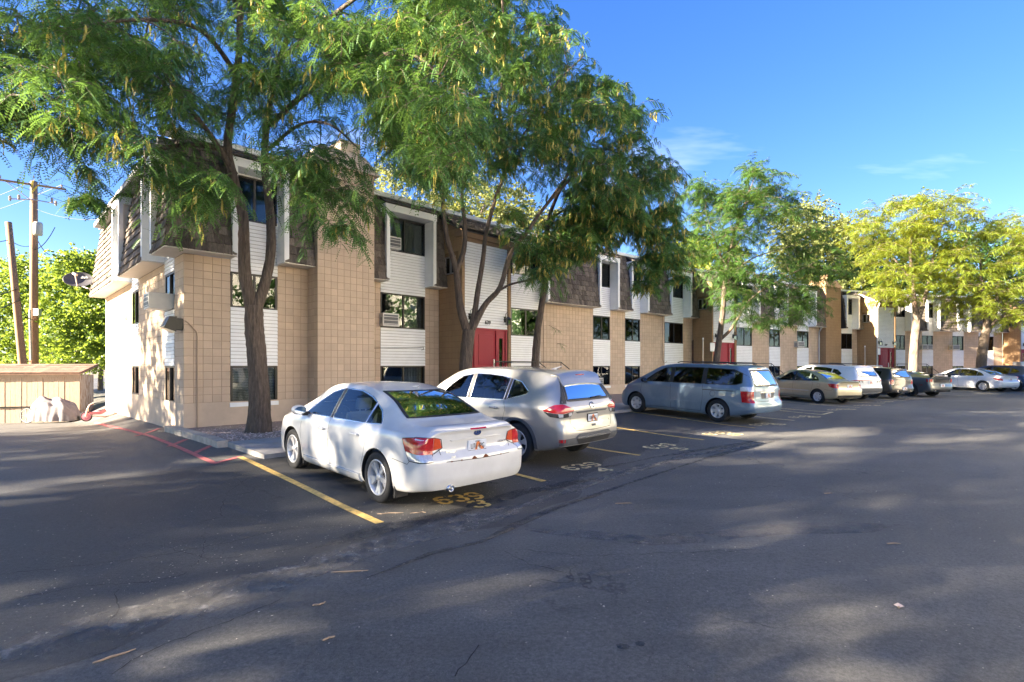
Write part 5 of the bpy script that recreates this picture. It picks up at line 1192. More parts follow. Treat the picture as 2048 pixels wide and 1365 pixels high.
for sg in sun2:
    c.patch('rear_pillar_trim', 'wrap', [(40, 1.12), (24, 1.12)], [(30, 1.5), (23, 1.54)], m_blk, .004, 6, 8, (sg,), skirt=0)
    c.patch('tail_light', 'wrap', [(72, .985), (52, .965), (33, .96), (8, .99)], [(75, 1.0), (50, 1.10), (33, 1.115), (6, 1.02)], m_redl, .008, 18, 7, (sg,))
    c.patch('tail_light_lower', 'wrap', [(58, .90), (40, .885), (22, .89), (14, .91)], [(73, .98), (52, .96), (33, .955), (9, .982)], m_dark, .007, 14, 5, (sg,))
    c.patch('reversing_light', 'wrap', [(42, .90), (35, .90)], [(43, .955), (35, .952)], m_clear, .010, 5, 4, (sg,)); c.patch('reversing_light', 'wrap', [(21, .905), (14, .92)], [(22, .955), (12, .975)], m_clear, .010, 5, 4, (sg,))
    c.patch('rear_reflector', 'wrap', [(42, .475), (25, .475)], [(42, .525), (25, .53)], m_redl, .010, 8, 3, (sg,))
c.patch('tailgate_spoiler', 'top', [(-2.12, -.56), (-1.9, -.6)], [(-2.12, .56), (-1.9, .6)], c.col, .03, 6, 16, skirt=.04)
c.patch('bumper_lower_trim', 'rear', [(-.82, .42), (0, .42), (.82, .42)], [(-.84, .53), (-.52, .54), (-.44, .60), (.44, .60), (.52, .54), (.84, .53)], m_gpl, .012, 40, 6)
c.patch('skid_plate', 'rear', [(-.42, .43), (.42, .43)], [(-.50, .52), (.50, .52)], m_blk, .022, 12, 4); c.patch('skid_plate_edge', 'rear', [(-.50, .52), (.50, .52)], [(-.48, .55), (.48, .55)], m_chr, .026, 12, 3)
c.band('panel_gap', 'rear', [(-.62, 1.05), (-.60, .9), (-.60, .78), (-.50, .655), (0, .64), (.50, .655), (.60, .78), (.60, .9), (.62, 1.05)], .009, m_seam, .0015, False)
p_, pp = c.plate(0, .845, ('U84 4RX', .09, .001), m_ink)
c.patch('tailgate_recess_lip', 'rear', [(-.42, .945), (0, .95), (.42, .945)], [(-.46, .975), (0, .98), (.46, .975)], m_gpl, .012, 14, 4)
c.disc('emblem', 'rear', 0, 1.06, .055, .055, m_chr, .006, ring=.008); c.patch('emblem_bar', 'rear', [(-.06, 1.05), (.06, 1.05)], [(-.06, 1.07), (.06, 1.07)], m_chr, .010, 3, 3)
c.words(('ROGUE', .06, .002), .43, .715, m_chr, 1.1); c.words(('SL', .04, .002), -.52, .77, m_chr); c.patch('tailgate_handle', 'rear', [(-.05, .70), (.05, .70)], [(-.06, .735), (.06, .735)], m_gpl, .006, 5, 3)
p0_, n0_ = c.ray('rear', -.12, 1.2); wp = MB(); wp.tube([Vector(c.ray('rear', -.02, 1.19)[0]) + Vector((-.025, 0, 0)), Vector(c.ray('rear', -.2, 1.205)[0]) + Vector((-.04, 0, 0)), Vector(c.ray('rear', -.4, 1.215)[0]) + Vector((-.03, 0, 0))], [.016, .012, .006], 6); wp.build('rear_wiper', m_blk, c.e, c.M)
c.patch('brake_light', 'rear', [(-.12, 1.585), (.12, 1.585)], [(-.12, 1.605), (.12, 1.605)], m_redl, .02, 6, 3)
fn = MB(); fn.add([(-1.5, -.035, 1.665), (-1.5, .035, 1.665), (-1.68, 0, 1.75), (-1.32, 0, 1.67)], [(0, 1, 2), (1, 3, 2), (3, 0, 2), (0, 3, 1)]); fn.build('roof_aerial', c.col, c.e, c.M)
c.band('roof_seam', 'top', [(-1.7, .5), (-.6, .53), (.3, .54)], .018, m_blk, .002, False); c.band('roof_seam', 'top', [(-1.7, -.5), (-.6, -.53), (.3, -.54)], .018, m_blk, .002, False)

# ---------------------------------------------------------------- blue minivan
S_ = dict(VAN); S_['mmat'] = m_blk; S_['win'] = [VAN['win'][0] + (m_glm,), VAN['win'][1] + (m_gld,), VAN['win'][2] + (m_gld,)]
c = Car('parked_car', 'steel blue minivan with tinted rear windows parked on its own', 'car', S_, pg(1437, 844), pg(1258, 823.5), paint('blue_paint', (.145, .225, .33), .4, .34, .06))
c.body(); c.common(m_glm, handles=((.32, .98), (.0, .98)), rearglass=m_gld)
c.patch('pillar_trim', 'side', [(.19, 1.13), (.09, 1.13)], [(.21, 1.615), (.11, 1.62)], m_blk, .003, 4, 6, sun2, skirt=0); c.patch('pillar_trim', 'side', [(-.96, 1.14), (-1.06, 1.14)], [(-.93, 1.63), (-1.04, 1.63)], m_blk, .003, 4, 6, sun2, skirt=0)
c.wheels(dict(n=6, wi=.075, wo=.09, hub=.065, rr=.62), tyw=.235); c.seats(m_seatd, [(.55, (.42, -.42), .52), (-.45, (.42, -.42), .5), (-1.45, (0,), 1.2)])
for sg in sun2:
    c.patch('tail_light', 'wrap', [(70, .66), (50, .65), (34, .655)], [(76, .98), (52, .985), (34, .98)], m_redl, .008, 10, 8, (sg,)); c.patch('reversing_light', 'wrap', [(76, .985), (52, .99), (34, .985)], [(78, 1.1), (54, 1.115), (35, 1.11)], m_clear, .008, 10, 5, (sg,))
c.patch('side_moulding', 'side', [(1.05, .50), (-.9, .50)], [(1.05, .57), (-.9, .57)], c.col, .016, 18, 4, sun2); c.band('sliding_door_rail', 'side', [(-1.02, .965), (-2.0, .97)], .022, m_blk, .003, False, sun2)
c.patch('plate_recess', 'rear', [(-.38, .76), (.38, .76)], [(-.42, .93), (.42, .93)], m_gpl, .002, 8, 4, skirt=0); c.patch('tailgate_trim', 'rear', [(-.45, .93), (.45, .93)], [(-.45, .965), (.45, .965)], m_chr, .012, 8, 3)
c.plate(0, .845); p_ = [Vector(c.ray('rear', y, z)[0]) + Vector((-.035, 0, 0)) for y, z in ((0, 1.13), (-.2, 1.16), (-.42, 1.18))]; MB().tube(p_, [.018, .012, .006], 6).build('rear_wiper', m_blk, c.e, c.M)
c.band('panel_gap', 'rear', [(-.78, 1.6), (-.72, 1.1), (-.7, .75), (-.64, .69), (0, .685), (.64, .69), (.7, .75), (.72, 1.1), (.78, 1.6)], .01, m_seam, .0015, False)
c.patch('brake_light', 'rear', [(-.14, 1.63), (.14, 1.63)], [(-.14, 1.655), (.14, 1.655)], m_redl, .015, 6, 3); c.disc('fuel_door', 'side', -1.35, .86, .085, .085, m_seam, .002, ring=.004)
for sg in sun2: MB().tube([(-1.9, sg * .62, 1.76), (-1.8, sg * .62, 1.80), (.0, sg * .62, 1.80), (.12, sg * .62, 1.77)], .016, 6).build('roof_rail', m_blk, c.e, c.M)

# ---------------------------------------------------------------- gold saloon
HD = (-.35, .935)
S_ = dict(SEDAN); S_['R'] = .30
c = Car('parked_car', 'champagne gold saloon with black tailpipe valance beyond the minivan', 'car', S_, pg(1637, 807), None, paint('gold_paint', (.42, .38, .28), .5, .33, .04), 2.5 / 2.75, .93, .98, head=HD)
c.body(); c.common(m_glm, handles=((.22, .80), (-.78, .83))); c.patch('pillar_trim', 'side', [(.045, .98), (-.055, .98)], [(.055, 1.405), (-.045, 1.407)], m_blk, .003, 4, 6, sun2, skirt=0)
c.wheels(dict(n=6, wi=.05, wo=.07, hub=.06, rr=.64), tyw=.19); c.seats(m_seatd, [(.15, (.36, -.36), .46), (-.8, (.36, -.36), .46)])
c.patch('tail_light', 'wrap', [(78, .78), (50, .72), (24, .72)], [(88, .90), (52, .91), (26, .89)], m_redl, .006, 12, 6, sun2); c.patch('side_moulding', 'side', [(1.0, .53), (-.9, .53)], [(1.0, .57), (-.9, .57)], m_afr, .012, 16, 3, sun2)
c.patch('rear_valance', 'rear', [(-.75, .28), (.75, .28)], [(-.78, .42), (.78, .42)], m_blk, .012, 14, 4); c.plate(0, .8); c.patch('reversing_light', 'wrap', [(24, .75), (14, .76)], [(25, .88), (16, .87)], m_clear, .006, 5, 4, sun2)
c.band('fuel_door', 'side', [(-1.5, .74), (-1.36, .74), (-1.36, .88), (-1.5, .88)], .007, m_seam, .0012, True, (1,))
# ---------------------------------------------------------------- white SUV
S_ = dict(SUV); S_['win'] = [SUV['win'][0] + (m_glm,), SUV['win'][1] + (m_gld,), SUV['win'][2] + (m_gld,)]; S_['back'] = (-2.9, -1.75, 1.2, 1.52, .6, .5)
c = Car('parked_car', 'white SUV with black roof rails between the gold saloon and the dark hatchback', 'car', S_, pg(1722, 799), None, paint('bright_white_paint', (.74, .74, .74), 0, .3, .03), 1.015, 1.01, .985, rr=True, head=HD)
c.body(); c.common(m_gld, handles=((.2, .93), (-.78, .96)), rearglass=m_gld); suv_detail(c); c.wheels(dict(n=5, wi=.06, wo=.09, hub=.06, rr=.68), tyw=.235); c.seats(m_seatd, [(.15, (.38, -.38), .5)])
for sg in sun2:
    c.patch('tail_light', 'wrap', [(62, .965), (30, .985), (6, 1.0)], [(64, 1.005), (30, 1.02), (6, 1.025)], m_redl, .008, 12, 4, (sg,))
    for a0 in (52, 32, 14): c.patch('tail_light_claw', 'wrap', [(a0 - 16, .86), (a0 - 12, .87)], [(a0, .975), (a0 - 9, .985)], m_dark, .009, 4, 6, (sg,))
    c.patch('rear_reflector', 'wrap', [(46, .47), (20, .47)], [(48, .52), (18, .53)], m_redl, .01, 8, 3, (sg,)); MB().tube([(-1.6, sg * .6, 1.66), (-1.45, sg * .6, 1.71), (.1, sg * .6, 1.725), (.3, sg * .6, 1.68)], .018, 6).build('roof_rail', m_blk, c.e, c.M)
c.patch('light_bar', 'rear', [(-.5, 1.0), (.5, 1.0)], [(-.5, 1.025), (.5, 1.025)], m_redl, .008, 12, 3); c.plate(0, .9); c.patch('bumper_lower_trim', 'rear', [(-.82, .42), (.82, .42)], [(-.86, .62), (-.4, .64), (.4, .64), (.86, .62)], m_gpl, .012, 24, 5)
c.patch('tailgate_spoiler', 'top', [(-2.12, -.56), (-1.9, -.6)], [(-2.12, .56), (-1.9, .6)], c.col, .03, 6, 16, skirt=.04)
# ---------------------------------------------------------------- dark hatchback
S_ = dict(SUV); S_['win'] = [w_ + (m_gld,) for w_ in SUV['win'][:2]] + [([(-1.06, 1.1), (-1.75, 1.12)], [(-1.08, 1.50), (-1.4, 1.5), (-1.75, 1.47)], m_gld)]; S_['R'] = .33
S_['dxr'] = [(.3, .1), (.45, .0), (.62, 0), (.7, .06), (1.0, .07), (1.15, .09), (1.5, .26), (1.66, .3)]
c = Car('parked_car', 'dark brown grey hatchback with silver roof bars between the white SUV and the grey coupe', 'car', S_, pg(1745, 796.5), None, paint('dark_bronze_paint', (.045, .042, .04), .4, .3, .03), .94, .97, .92, head=HD)
c.body(); c.common(m_gld, handles=((.2, .93), (-.78, .96)), rearglass=m_gld); c.wheels(dict(n=5, wi=.05, wo=.08, hub=.06, rr=.66), m_rimb); c.seats(m_seatd, [(.15, (.38, -.38), .5)])
for sg in sun2: c.patch('tail_light', 'wrap', [(44, .80), (30, .79), (22, .80)], [(46, 1.02), (32, 1.04), (22, 1.02)], m_redl, .01, 8, 8, (sg,)); c.band('tail_light_ring', 'wrap', [(46, .79), (30, .78), (21, .79), (21, 1.03), (32, 1.05), (48, 1.03)], .018, m_chr, .011, True, (sg,))
for x_ in (.1, -.8):
    rb = MB(); rb.tube([(x_, -.58, 1.53), (x_, -.56, 1.6), (x_, .56, 1.6), (x_, .58, 1.53)], .022, 6); rb.build('roof_bar', m_steel, c.e, c.M)
c.plate(-.05, .56, None, None); c.patch('bumper_lower_trim', 'rear', [(-.8, .42), (.8, .42)], [(-.84, .52), (.84, .52)], m_blk, .012, 14, 4)
for y_ in (-.45, .45):
    p0_, n_ = c.ray('rear', y_, .45); e_ = MB(); e_.lathe([(.035, .1), (.04, -.03), (.05, -.03), (.05, .1)], 16, 'x', Matrix.Translation((p0_.x, y_, .40))); e_.build('exhaust_tip', m_chr, c.e, c.M)
# ---------------------------------------------------------------- grey coupe
c = Car('parked_car', 'dark grey sports coupe with black wheels and boot spoiler', 'car', dict(COUPE), pg(1821, 793), None, paint('gunmetal_paint', (.13, .14, .145), .55, .3, .04), head=(-.33, .944))
c.body(); c.common(m_gld, handles=((-.3, .86),), rearglass=m_glm); c.wheels(dict(n=9, twin=(-.1, .1), wi=.02, wo=.025, hub=.06, rr=.74), m_rimb, .25); c.seats(m_seatd, [(-.1, (.38, -.38), .5)])
for sg in sun2:
    for a0 in (56, 44, 33): c.patch('tail_light', 'wrap', [(a0 + 1, .80), (a0 - 7, .80)], [(a0 + 4, .95), (a0 - 5, .95)], m_redl, .012, 5, 5, (sg,))
    p0_, n_ = c.ray('rear', sg * .55, .42); e_ = MB(); e_.lathe([(.04, .12), (.045, -.04), (.055, -.04), (.055, .12)], 16, 'x', Matrix.Translation((p0_.x, sg * .55, .34))); e_.build('exhaust_tip', m_chr, c.e, c.M)
c.patch('tail_panel', 'rear', [(-.6, .78), (.6, .78)], [(-.62, .97), (.62, .97)], m_dark, .004, 14, 5, skirt=0); c.plate(0, .62); c.patch('rear_diffuser', 'rear', [(-.6, .28), (.6, .28)], [(-.65, .42), (.65, .42)], m_blk, .01, 14, 4)
sp = MB(); sp.smooth = True; G_ = np.array([[(x - .05 * (1 - (y / .75) ** 2), y, 1.19 + z - .05 * (y / .8) ** 4) for y in np.linspace(-.8, .8, 17)] for x, z in ((-2.12, .0), (-2.16, .02), (-2.38, .03), (-2.40, .02), (-2.38, .012), (-2.14, -.012), (-2.12, 0))]); sp.grid(G_)
for y in (-.7, .7): sp.box(-2.32, -2.2, y - .03, y + .03, 1.06, 1.2)
sp.build('boot_spoiler', m_blk, c.e, c.M); c.patch('side_marker', 'side', [(-2.0, .62), (-1.85, .62)], [(-2.0, .645), (-1.85, .645)], m_redl, .008, 4, 3, sun2)
# ---------------------------------------------------------------- white saloon further along
S_ = dict(SEDAN); S_['R'] = .325
c = Car('parked_car', 'plain white saloon with six spoke wheels parked beyond the empty stalls', 'car', S_, pg(1967, 783.3), None, paint('bright_white_paint', (.74, .74, .74)), 1.01, 1, .975, head=(-.3, .954))
c.body(); c.common(m_glm, handles=((.22, .80), (-.82, .83))); c.patch('pillar_trim', 'side', [(.045, .98), (-.055, .98)], [(.055, 1.405), (-.045, 1.407)], m_blk, .003, 4, 6, sun2, skirt=0); c.wheels(dict(n=6, wi=.07, wo=.1, hub=.07, rr=.66)); c.seats(m_seat, [(.15, (.38, -.38), .5), (-.85, (.38, -.38), .5)])
c.patch('tail_light', 'wrap', [(78, .80), (50, .74), (22, .70)], [(88, .885), (50, .88), (20, .84)], m_redl, .006, 12, 6, sun2); c.plate(0, .8)
cam_ = Vector(c.M.translation)
# ---------------------------------------------------------------- blue SUV and white SUV at the edge of the frame
for k_, (lab, pc, d_) in enumerate((('deep blue SUV partly hidden behind the plain white saloon', paint('deep_blue_paint', (.012, .04, .13), .4, .3, .03), 2.85), ('white SUV whose roof shows above the deep blue SUV', paint('bright_white_paint', (.74, .74, .74)), 5.7))):
    hv = Vector((-.28, .96)).normalized(); rt = Vector((hv.y, -hv.x)); ctr = Vector((cam_.x, cam_.y)) + rt * d_ - hv * .1; rl_ = ctr - hv * 1.35 - rt * .81
    S_ = dict(SUV); S_['win'] = [w_ + (m_gld,) for w_ in SUV['win']]
    c = Car('parked_car', lab, 'car', S_, (rl_.x, rl_.y), None, pc, 1, 1, .97, head=hv)
    c.body(); c.common(m_gld, rearglass=m_gld); c.wheels(dict(n=5, wi=.06, wo=.08, hub=.06, rr=.66)); suv_detail(c); c.seats(m_seatd, [(.15, (.38, -.38), .5)])
    c.patch('tail_light', 'wrap', [(70, .93), (40, .92), (8, .97)], [(74, 1.02), (40, 1.06), (6, 1.0)], m_redl, .008, 12, 5, sun2); c.plate(0, .85)
# ================================================================== trees
def leaf_mat(name, col, tcol, tw=.45, rnd=.35, rough=.5):
    m = bpy.data.materials.new(name); m.use_nodes = True; t = m.node_tree; t.nodes.clear(); L = t.links.new
    o = N(t, 'ShaderNodeOutputMaterial'); mx = N(t, 'ShaderNodeMixShader'); b = N(t, 'ShaderNodeBsdfPrincipled'); tr = N(t, 'ShaderNodeBsdfTranslucent')
    geo = N(t, 'ShaderNodeNewGeometry'); n1 = N(t, 'ShaderNodeTexNoise'); n1.inputs['Scale'].default_value = .9; n1.inputs['Detail'].default_value = 3; L(geo.outputs['Position'], n1.inputs['Vector'])
    ad = N(t, 'ShaderNodeMath', operation='ADD'); L(n1.outputs['Fac'], ad.inputs[0]); L(geo.outputs['Random Per Island'], ad.inputs[1])
    mr = N(t, 'ShaderNodeMapRange'); mr.inputs['From Min'].default_value = .3; mr.inputs['From Max'].default_value = 1.7; mr.inputs['To Min'].default_value = 1 - rnd; mr.inputs['To Max'].default_value = 1 + rnd; L(ad.outputs[0], mr.inputs[0])
    for c, tgt in ((col, b.inputs['Base Color']), (tcol, tr.inputs['Color'])):
        v = N(t, 'ShaderNodeVectorMath', operation='SCALE'); v.inputs[0].default_value = c; L(mr.outputs[0], v.inputs['Scale']); L(v.outputs[0], tgt)
    b.inputs['Roughness'].default_value = rough; b.inputs['Specular IOR Level'].default_value = .35; mx.inputs[0].default_value = tw
    L(b.outputs[0], mx.inputs[1]); L(tr.outputs[0], mx.inputs[2]); L(mx.outputs[0], o.inputs[0]); MATS[name] = m; return m
m_leaf = leaf_mat('locust_leaf', (.092, .195, .055), (.15, .26, .045), .36)
m_leaf4 = leaf_mat('locust_leaf_fresh', (.062, .135, .03), (.13, .22, .03))
m_leafy = leaf_mat('sunny_leaf', (.17, .23, .028), (.42, .42, .035), .5)  # yellow of the sunlight is mixed into this leaf colour
m_leafh = leaf_mat('hedge_leaf', (.12, .205, .035), (.26, .34, .04), .45)
m_leafp = leaf_mat('pale_elm_leaf', (.16, .19, .06), (.30, .30, .07), .45)
m_leafd = leaf_mat('dark_leaf', (.035, .085, .02), (.08, .16, .02), .35)
m_pod = leaf_mat('seed_pod', (.42, .36, .09), (.46, .38, .07), .3, .4)
def bark_mat(name, col, sc=9):
    m = bpy.data.materials.new(name); m.use_nodes = True; t = m.node_tree; b = t.nodes['Principled BSDF']; L = t.links.new
    geo = N(t, 'ShaderNodeNewGeometry'); mp_ = N(t, 'ShaderNodeMapping'); mp_.inputs['Scale'].default_value = (1, 1, .16); L(geo.outputs['Position'], mp_.inputs[0])
    n1 = N(t, 'ShaderNodeTexNoise'); n1.inputs['Scale'].default_value = sc * 2.6; n1.inputs['Detail'].default_value = 8; n1.inputs['Roughness'].default_value = .7; L(mp_.outputs[0], n1.inputs['Vector'])
    vo = N(t, 'ShaderNodeTexVoronoi'); vo.inputs['Scale'].default_value = sc * 2; L(mp_.outputs[0], vo.inputs['Vector'])
    n2 = N(t, 'ShaderNodeTexNoise'); n2.inputs['Scale'].default_value = 2.5; n2.inputs['Detail'].default_value = 5; L(mp_.outputs[0], n2.inputs['Vector'])
    r = N(t, 'ShaderNodeValToRGB'); L(n1.outputs['Fac'], r.inputs[0]); e = r.color_ramp.elements; e[0].position = .3; e[0].color = (*[q * .35 for q in col], 1); e[1].position = .72; e[1].color = (*[q * 1.55 for q in col], 1)
    mx = N(t, 'ShaderNodeMixRGB'); mx.blend_type = 'MIX'; mx.inputs[2].default_value = (col[0] * 1.9, col[1] * 1.35, col[2] * 1.0, 1); mr = N(t, 'ShaderNodeMapRange'); mr.inputs['From Min'].default_value = .6; mr.inputs['From Max'].default_value = .72; mr.inputs['To Max'].default_value = .55; L(n2.outputs['Fac'], mr.inputs[0]); L(mr.outputs[0], mx.inputs[0]); L(r.outputs[0], mx.inputs[1])
    L(mx.outputs[0], b.inputs['Base Color']); b.inputs['Roughness'].default_value = .9
    a = N(t, 'ShaderNodeMath', operation='ADD'); L(n1.outputs['Fac'], a.inputs[0]); L(vo.outputs['Distance'], a.inputs[1]); bp = N(t, 'ShaderNodeBump'); bp.inputs['Strength'].default_value = .9; bp.inputs['Distance'].default_value = .03; L(a.outputs[0], bp.inputs['Height']); L(bp.outputs[0], b.inputs['Normal'])
    return m
m_bark = bark_mat('locust_bark', (.115, .085, .065)); m_bark2 = bark_mat('pale_bark', (.17, .13, .10))

def spline(P, k=6): return catmull(np.array(P, float), k)
def wood(mb, P, Rr, rs, n=12, rough=.05):
    """bark covered limb: tube with uneven outline"""
    P = np.array(P); m = len(P); T = np.gradient(P, axis=0); T /= np.linalg.norm(T, axis=1)[:, None] + 1e-9
    u = np.cross(T[0], (0.3, .9, .1)); u /= np.linalg.norm(u); V = []; ph = rs.uniform(0, 6.28, 4)
    for i in range(m):
        u = u - T[i] * (u @ T[i]); u /= np.linalg.norm(u); v = np.cross(T[i], u)
        for k in range(n):
            a = 2 * math.pi * k / n; r = Rr[i] * (1 + rough * (math.sin(3 * a + ph[0] + i * .15) + .7 * math.sin(5 * a + ph[1] - i * .1) + .6 * math.sin(8 * a + ph[2])) + rough * .6 * rs.normal())
            V.append(P[i] + (u * math.cos(a) + v * math.sin(a)) * r)
    mb.smooth = True
    mb.add([tuple(q) for q in V], [(i * n + k, i * n + (k + 1) % n, (i + 1) * n + (k + 1) % n, (i + 1) * n + k) for i in range(m - 1) for k in range(n)] + [tuple(range((m - 1) * n, m * n))])
def in_poly(x, y, P):
    P = np.array(P, float); inside = np.zeros(len(x), bool); j = len(P) - 1
    for i in range(len(P)):
        c = ((P[i, 1] > y) != (P[j, 1] > y)) & (x < (P[j, 0] - P[i, 0]) * (y - P[i, 1]) / (P[j, 1] - P[i, 1] + 1e-12) + P[i, 0]); inside ^= c; j = i
    return inside
def fronds(P, D, L, pairs, lw, ll, rs, droop=.35, tri=False):
    """pinnate leaves: P base, D unit direction, L length -> quads for all leaflets"""
    n = len(P); Z = np.array((0, 0, 1.)); S_ = np.cross(D, Z); S_ /= np.linalg.norm(S_, axis=1)[:, None] + 1e-6
    rl = rs.uniform(-.9, .9, n)[:, None]; U_ = np.cross(S_, D); S_ = S_ * np.cos(rl) + U_ * np.sin(rl)
    t = (np.arange(pairs) + .6) / pairs
    pos = P[:, None] + D[:, None] * (L[:, None] * t[None])[..., None] - Z * (droop * L[:, None] * t[None] ** 2)[..., None]
    sc = (1 - .55 * np.abs(t - .45) ** 1.5)[None, :, None, None]
    V = []
    for sg in (-1, 1):
        ax = S_ * sg * .86 + D * .45; ax = ax + rs.normal(0, .12, ax.shape); ax /= np.linalg.norm(ax, axis=1)[:, None]
        wd = np.cross(ax, U_); wd /= np.linalg.norm(wd, axis=1)[:, None] + 1e-6
        sag = -Z * .25
        a = ax[:, None, None] * ll * sc; w_ = wd[:, None, None] * lw * sc; base = pos[:, :, None]
        V.append(np.concatenate([base, base + a * .5 + w_, base + a * .85 - w_ * .75 + sag * ll * .4] if tri else [base, base + a * .45 + w_, base + a + sag * ll * .6, base + a * .45 - w_], 2))
    V = np.stack(V, 2)                                  # n, pairs, 2, 4 or 3, 3
    return V.reshape(-1, 3)
def leaves(P, D, size, rs, asp=.45):
    """simple single leaves as folded quads"""
    n = len(P); S_ = np.cross(D, rs.normal(size=(n, 3))); S_ /= np.linalg.norm(S_, axis=1)[:, None] + 1e-6; s_ = size[:, None]
    return np.stack([P, P + D * s_ * .5 + S_ * s_ * asp, P + D * s_, P + D * s_ * .5 - S_ * s_ * asp], 1).reshape(-1, 3)
class Tree:
    def __init__(s, name, label, base, bark, seed, cat='tree', group=None):
        s.e = thing(name, label, cat, tuple(base), 0, group); s.rs = np.random.default_rng(seed); s.mb = MB(); s.tw = MB(); s.bark = bark; s.nodes = []; s.base = np.array(base, float)
    def limb(s, P, r0, r1, n=12, k=6, flare=False, rough=.06):
        Q = spline(P, k); m = len(Q); rr = r0 + (r1 - r0) * np.linspace(0, 1, m) ** .8
        if flare: rr = rr * (1 + .45 * np.exp(-np.linspace(0, 1, m) * 9))
        wood(s.mb, Q, rr, s.rs, n, rough); s.nodes += [(Q[i], rr[i]) for i in range(m)]
    def branches(s, C, rmax=.05, up=.25):
        """join every clump centre to the nearest wood"""
        C = sorted(C, key=lambda c: min(np.linalg.norm(c[:3] - q) for q, _ in s.nodes)); 
        for c in C:
            Pn = np.array([q for q, _ in s.nodes]); Rn = np.array([r for _, r in s.nodes]); d = np.linalg.norm(Pn - c[:3], axis=1) + np.maximum(Pn[:, 2] - c[2], 0) * .8 - np.minimum(Rn, .1) * 3; i = int(np.argmin(d))
            a, b = Pn[i], c[:3]; L = np.linalg.norm(b - a); r = min(Rn[i] * .62, .012 + .012 * L, rmax); m = max(4, int(L / .25)); t = np.linspace(0, 1, m)[:, None]
            mid = (a + b) / 2 + np.array((0, 0, up * L)) + s.rs.normal(0, .08 * L, 3); Q = (1 - t) ** 2 * a + 2 * t * (1 - t) * mid + t * t * b
            Q[1:-1] += s.rs.normal(0, .018 * L, (m - 2, 3)); rr = np.linspace(r, max(.006, r * .3), m)
            s.tw.smooth = True; s.tw.tube(Q, list(rr), 6, False); s.nodes += [(Q[j], rr[j]) for j in range(1, m)]
    def clump_twigs(s, C, n, length, droop=.6, horiz=.35):
        """twig base, direction arrays for all clumps; also thin twig wood"""
        B_, D_, L_ = [], [], []
        for c in C:
            k = max(1, int(n * s.rs.uniform(.7, 1.3))); d = s.rs.normal(size=(k, 3)); d[:, 2] = d[:, 2] * horiz + .15; d /= np.linalg.norm(d, axis=1)[:, None]
            B_.append(c[:3] + s.rs.normal(0, c[3] * .28, (k, 3)) * (1, 1, .7)); D_.append(d); L_.append(c[3] * length * s.rs.uniform(.6, 1.2, k))
        return np.concatenate(B_), np.concatenate(D_), np.concatenate(L_)
    def foliage(s, C, ntw, nfr, flen, pairs, lw, ll, mat, length=1.0, droop=.6, name='crown', pods=0, podlen=.24, podw=.016, horiz=.35, tri=True):
        rs = s.rs; B_, D_, L_ = s.clump_twigs(C, ntw, length, droop, horiz); n = len(B_); Z = np.array((0, 0, 1.))
        # twigs
        T = np.linspace(0, 1, 4); TW = B_[:, None] + D_[:, None] * (L_[:, None] * T)[..., None] - Z * (droop * L_[:, None] * T ** 2)[..., None]
        tri3 = np.array([(0, 0, .006), (.005, 0, -.003), (-.005, 0, -.003)]); V = (TW[:, :, None] + tri3[None, None] * (1.2 - .8 * T)[None, :, None, None]).reshape(-1, 3)
        f = np.array([(r * 3 + k, r * 3 + (k + 1) % 3, (r + 1) * 3 + (k + 1) % 3, (r + 1) * 3 + k) for r in range(3) for k in range(3)]); Fq = (f[None] + (np.arange(n) * 12)[:, None, None]).reshape(-1, 4)
        if pairs: o = put('twigs', npmesh('twigs', V, Fq, s.bark), s.e, I4); o['kind'] = 'stuff'
        # fronds
        t = np.tile((np.arange(nfr) + .5) / nfr, (n, 1)) + rs.uniform(-.06, .06, (n, nfr)); t = .12 + .9 * t
        P = B_[:, None] + D_[:, None] * (L_[:, None] * t)[..., None] - Z * (droop * L_[:, None] * t ** 2)[..., None]
        tan = D_[:, None] - Z * (2 * droop * t)[..., None]; tan /= np.linalg.norm(tan, axis=2)[..., None]
        sd = np.cross(tan, Z); sd /= np.linalg.norm(sd, axis=2)[..., None] + 1e-6; sg = np.where(np.arange(nfr) % 2 == 0, 1., -1.)[None, :, None]
        d = tan * .55 + sd * sg * .75 + Z * rs.uniform(-.55, .25, t.shape)[..., None] + rs.normal(0, .22, tan.shape); d /= np.linalg.norm(d, axis=2)[..., None]
        P, d = P.reshape(-1, 3), d.reshape(-1, 3); L = flen * rs.uniform(.65, 1.2, len(P))
        V = fronds(P, d, L, pairs, lw, ll, rs, tri=tri) if pairs else leaves(P, d, L, rs); k = 3 if pairs and tri else 4
        put(name, npmesh(name, V, np.arange(len(V)).reshape(-1, k), mat), s.e, I4)['kind'] = 'stuff'
        if pods:
            i = rs.integers(0, len(P), pods // 3); base = np.repeat(P[i], 3, 0) + rs.normal(0, .05, (len(i) * 3, 3)); m = len(base); K = 7
            tt = np.linspace(0, 1, K); az = rs.uniform(0, 6.28, m); L = podlen * rs.uniform(.6, 1.3, m); h = np.stack([np.cos(az), np.sin(az), np.zeros(m)], 1); cv = rs.uniform(-.4, .4, m); ph = rs.uniform(0, 6.28, m); tws = rs.uniform(-3, 3, m)
            ctr = base[:, None] - Z * (L[:, None] * tt)[..., None] + h[:, None] * (L[:, None] * (cv[:, None] * tt ** 2 + .09 * np.sin(ph[:, None] + tt * 5)))[..., None]
            a = az[:, None] + 1.57 + tws[:, None] * tt; w_ = podw * np.sin(np.pi * np.clip(tt * .94 + .04, 0, 1)) ** .6; sv = np.stack([np.cos(a), np.sin(a), np.zeros_like(a)], 2) * w_[None, :, None]
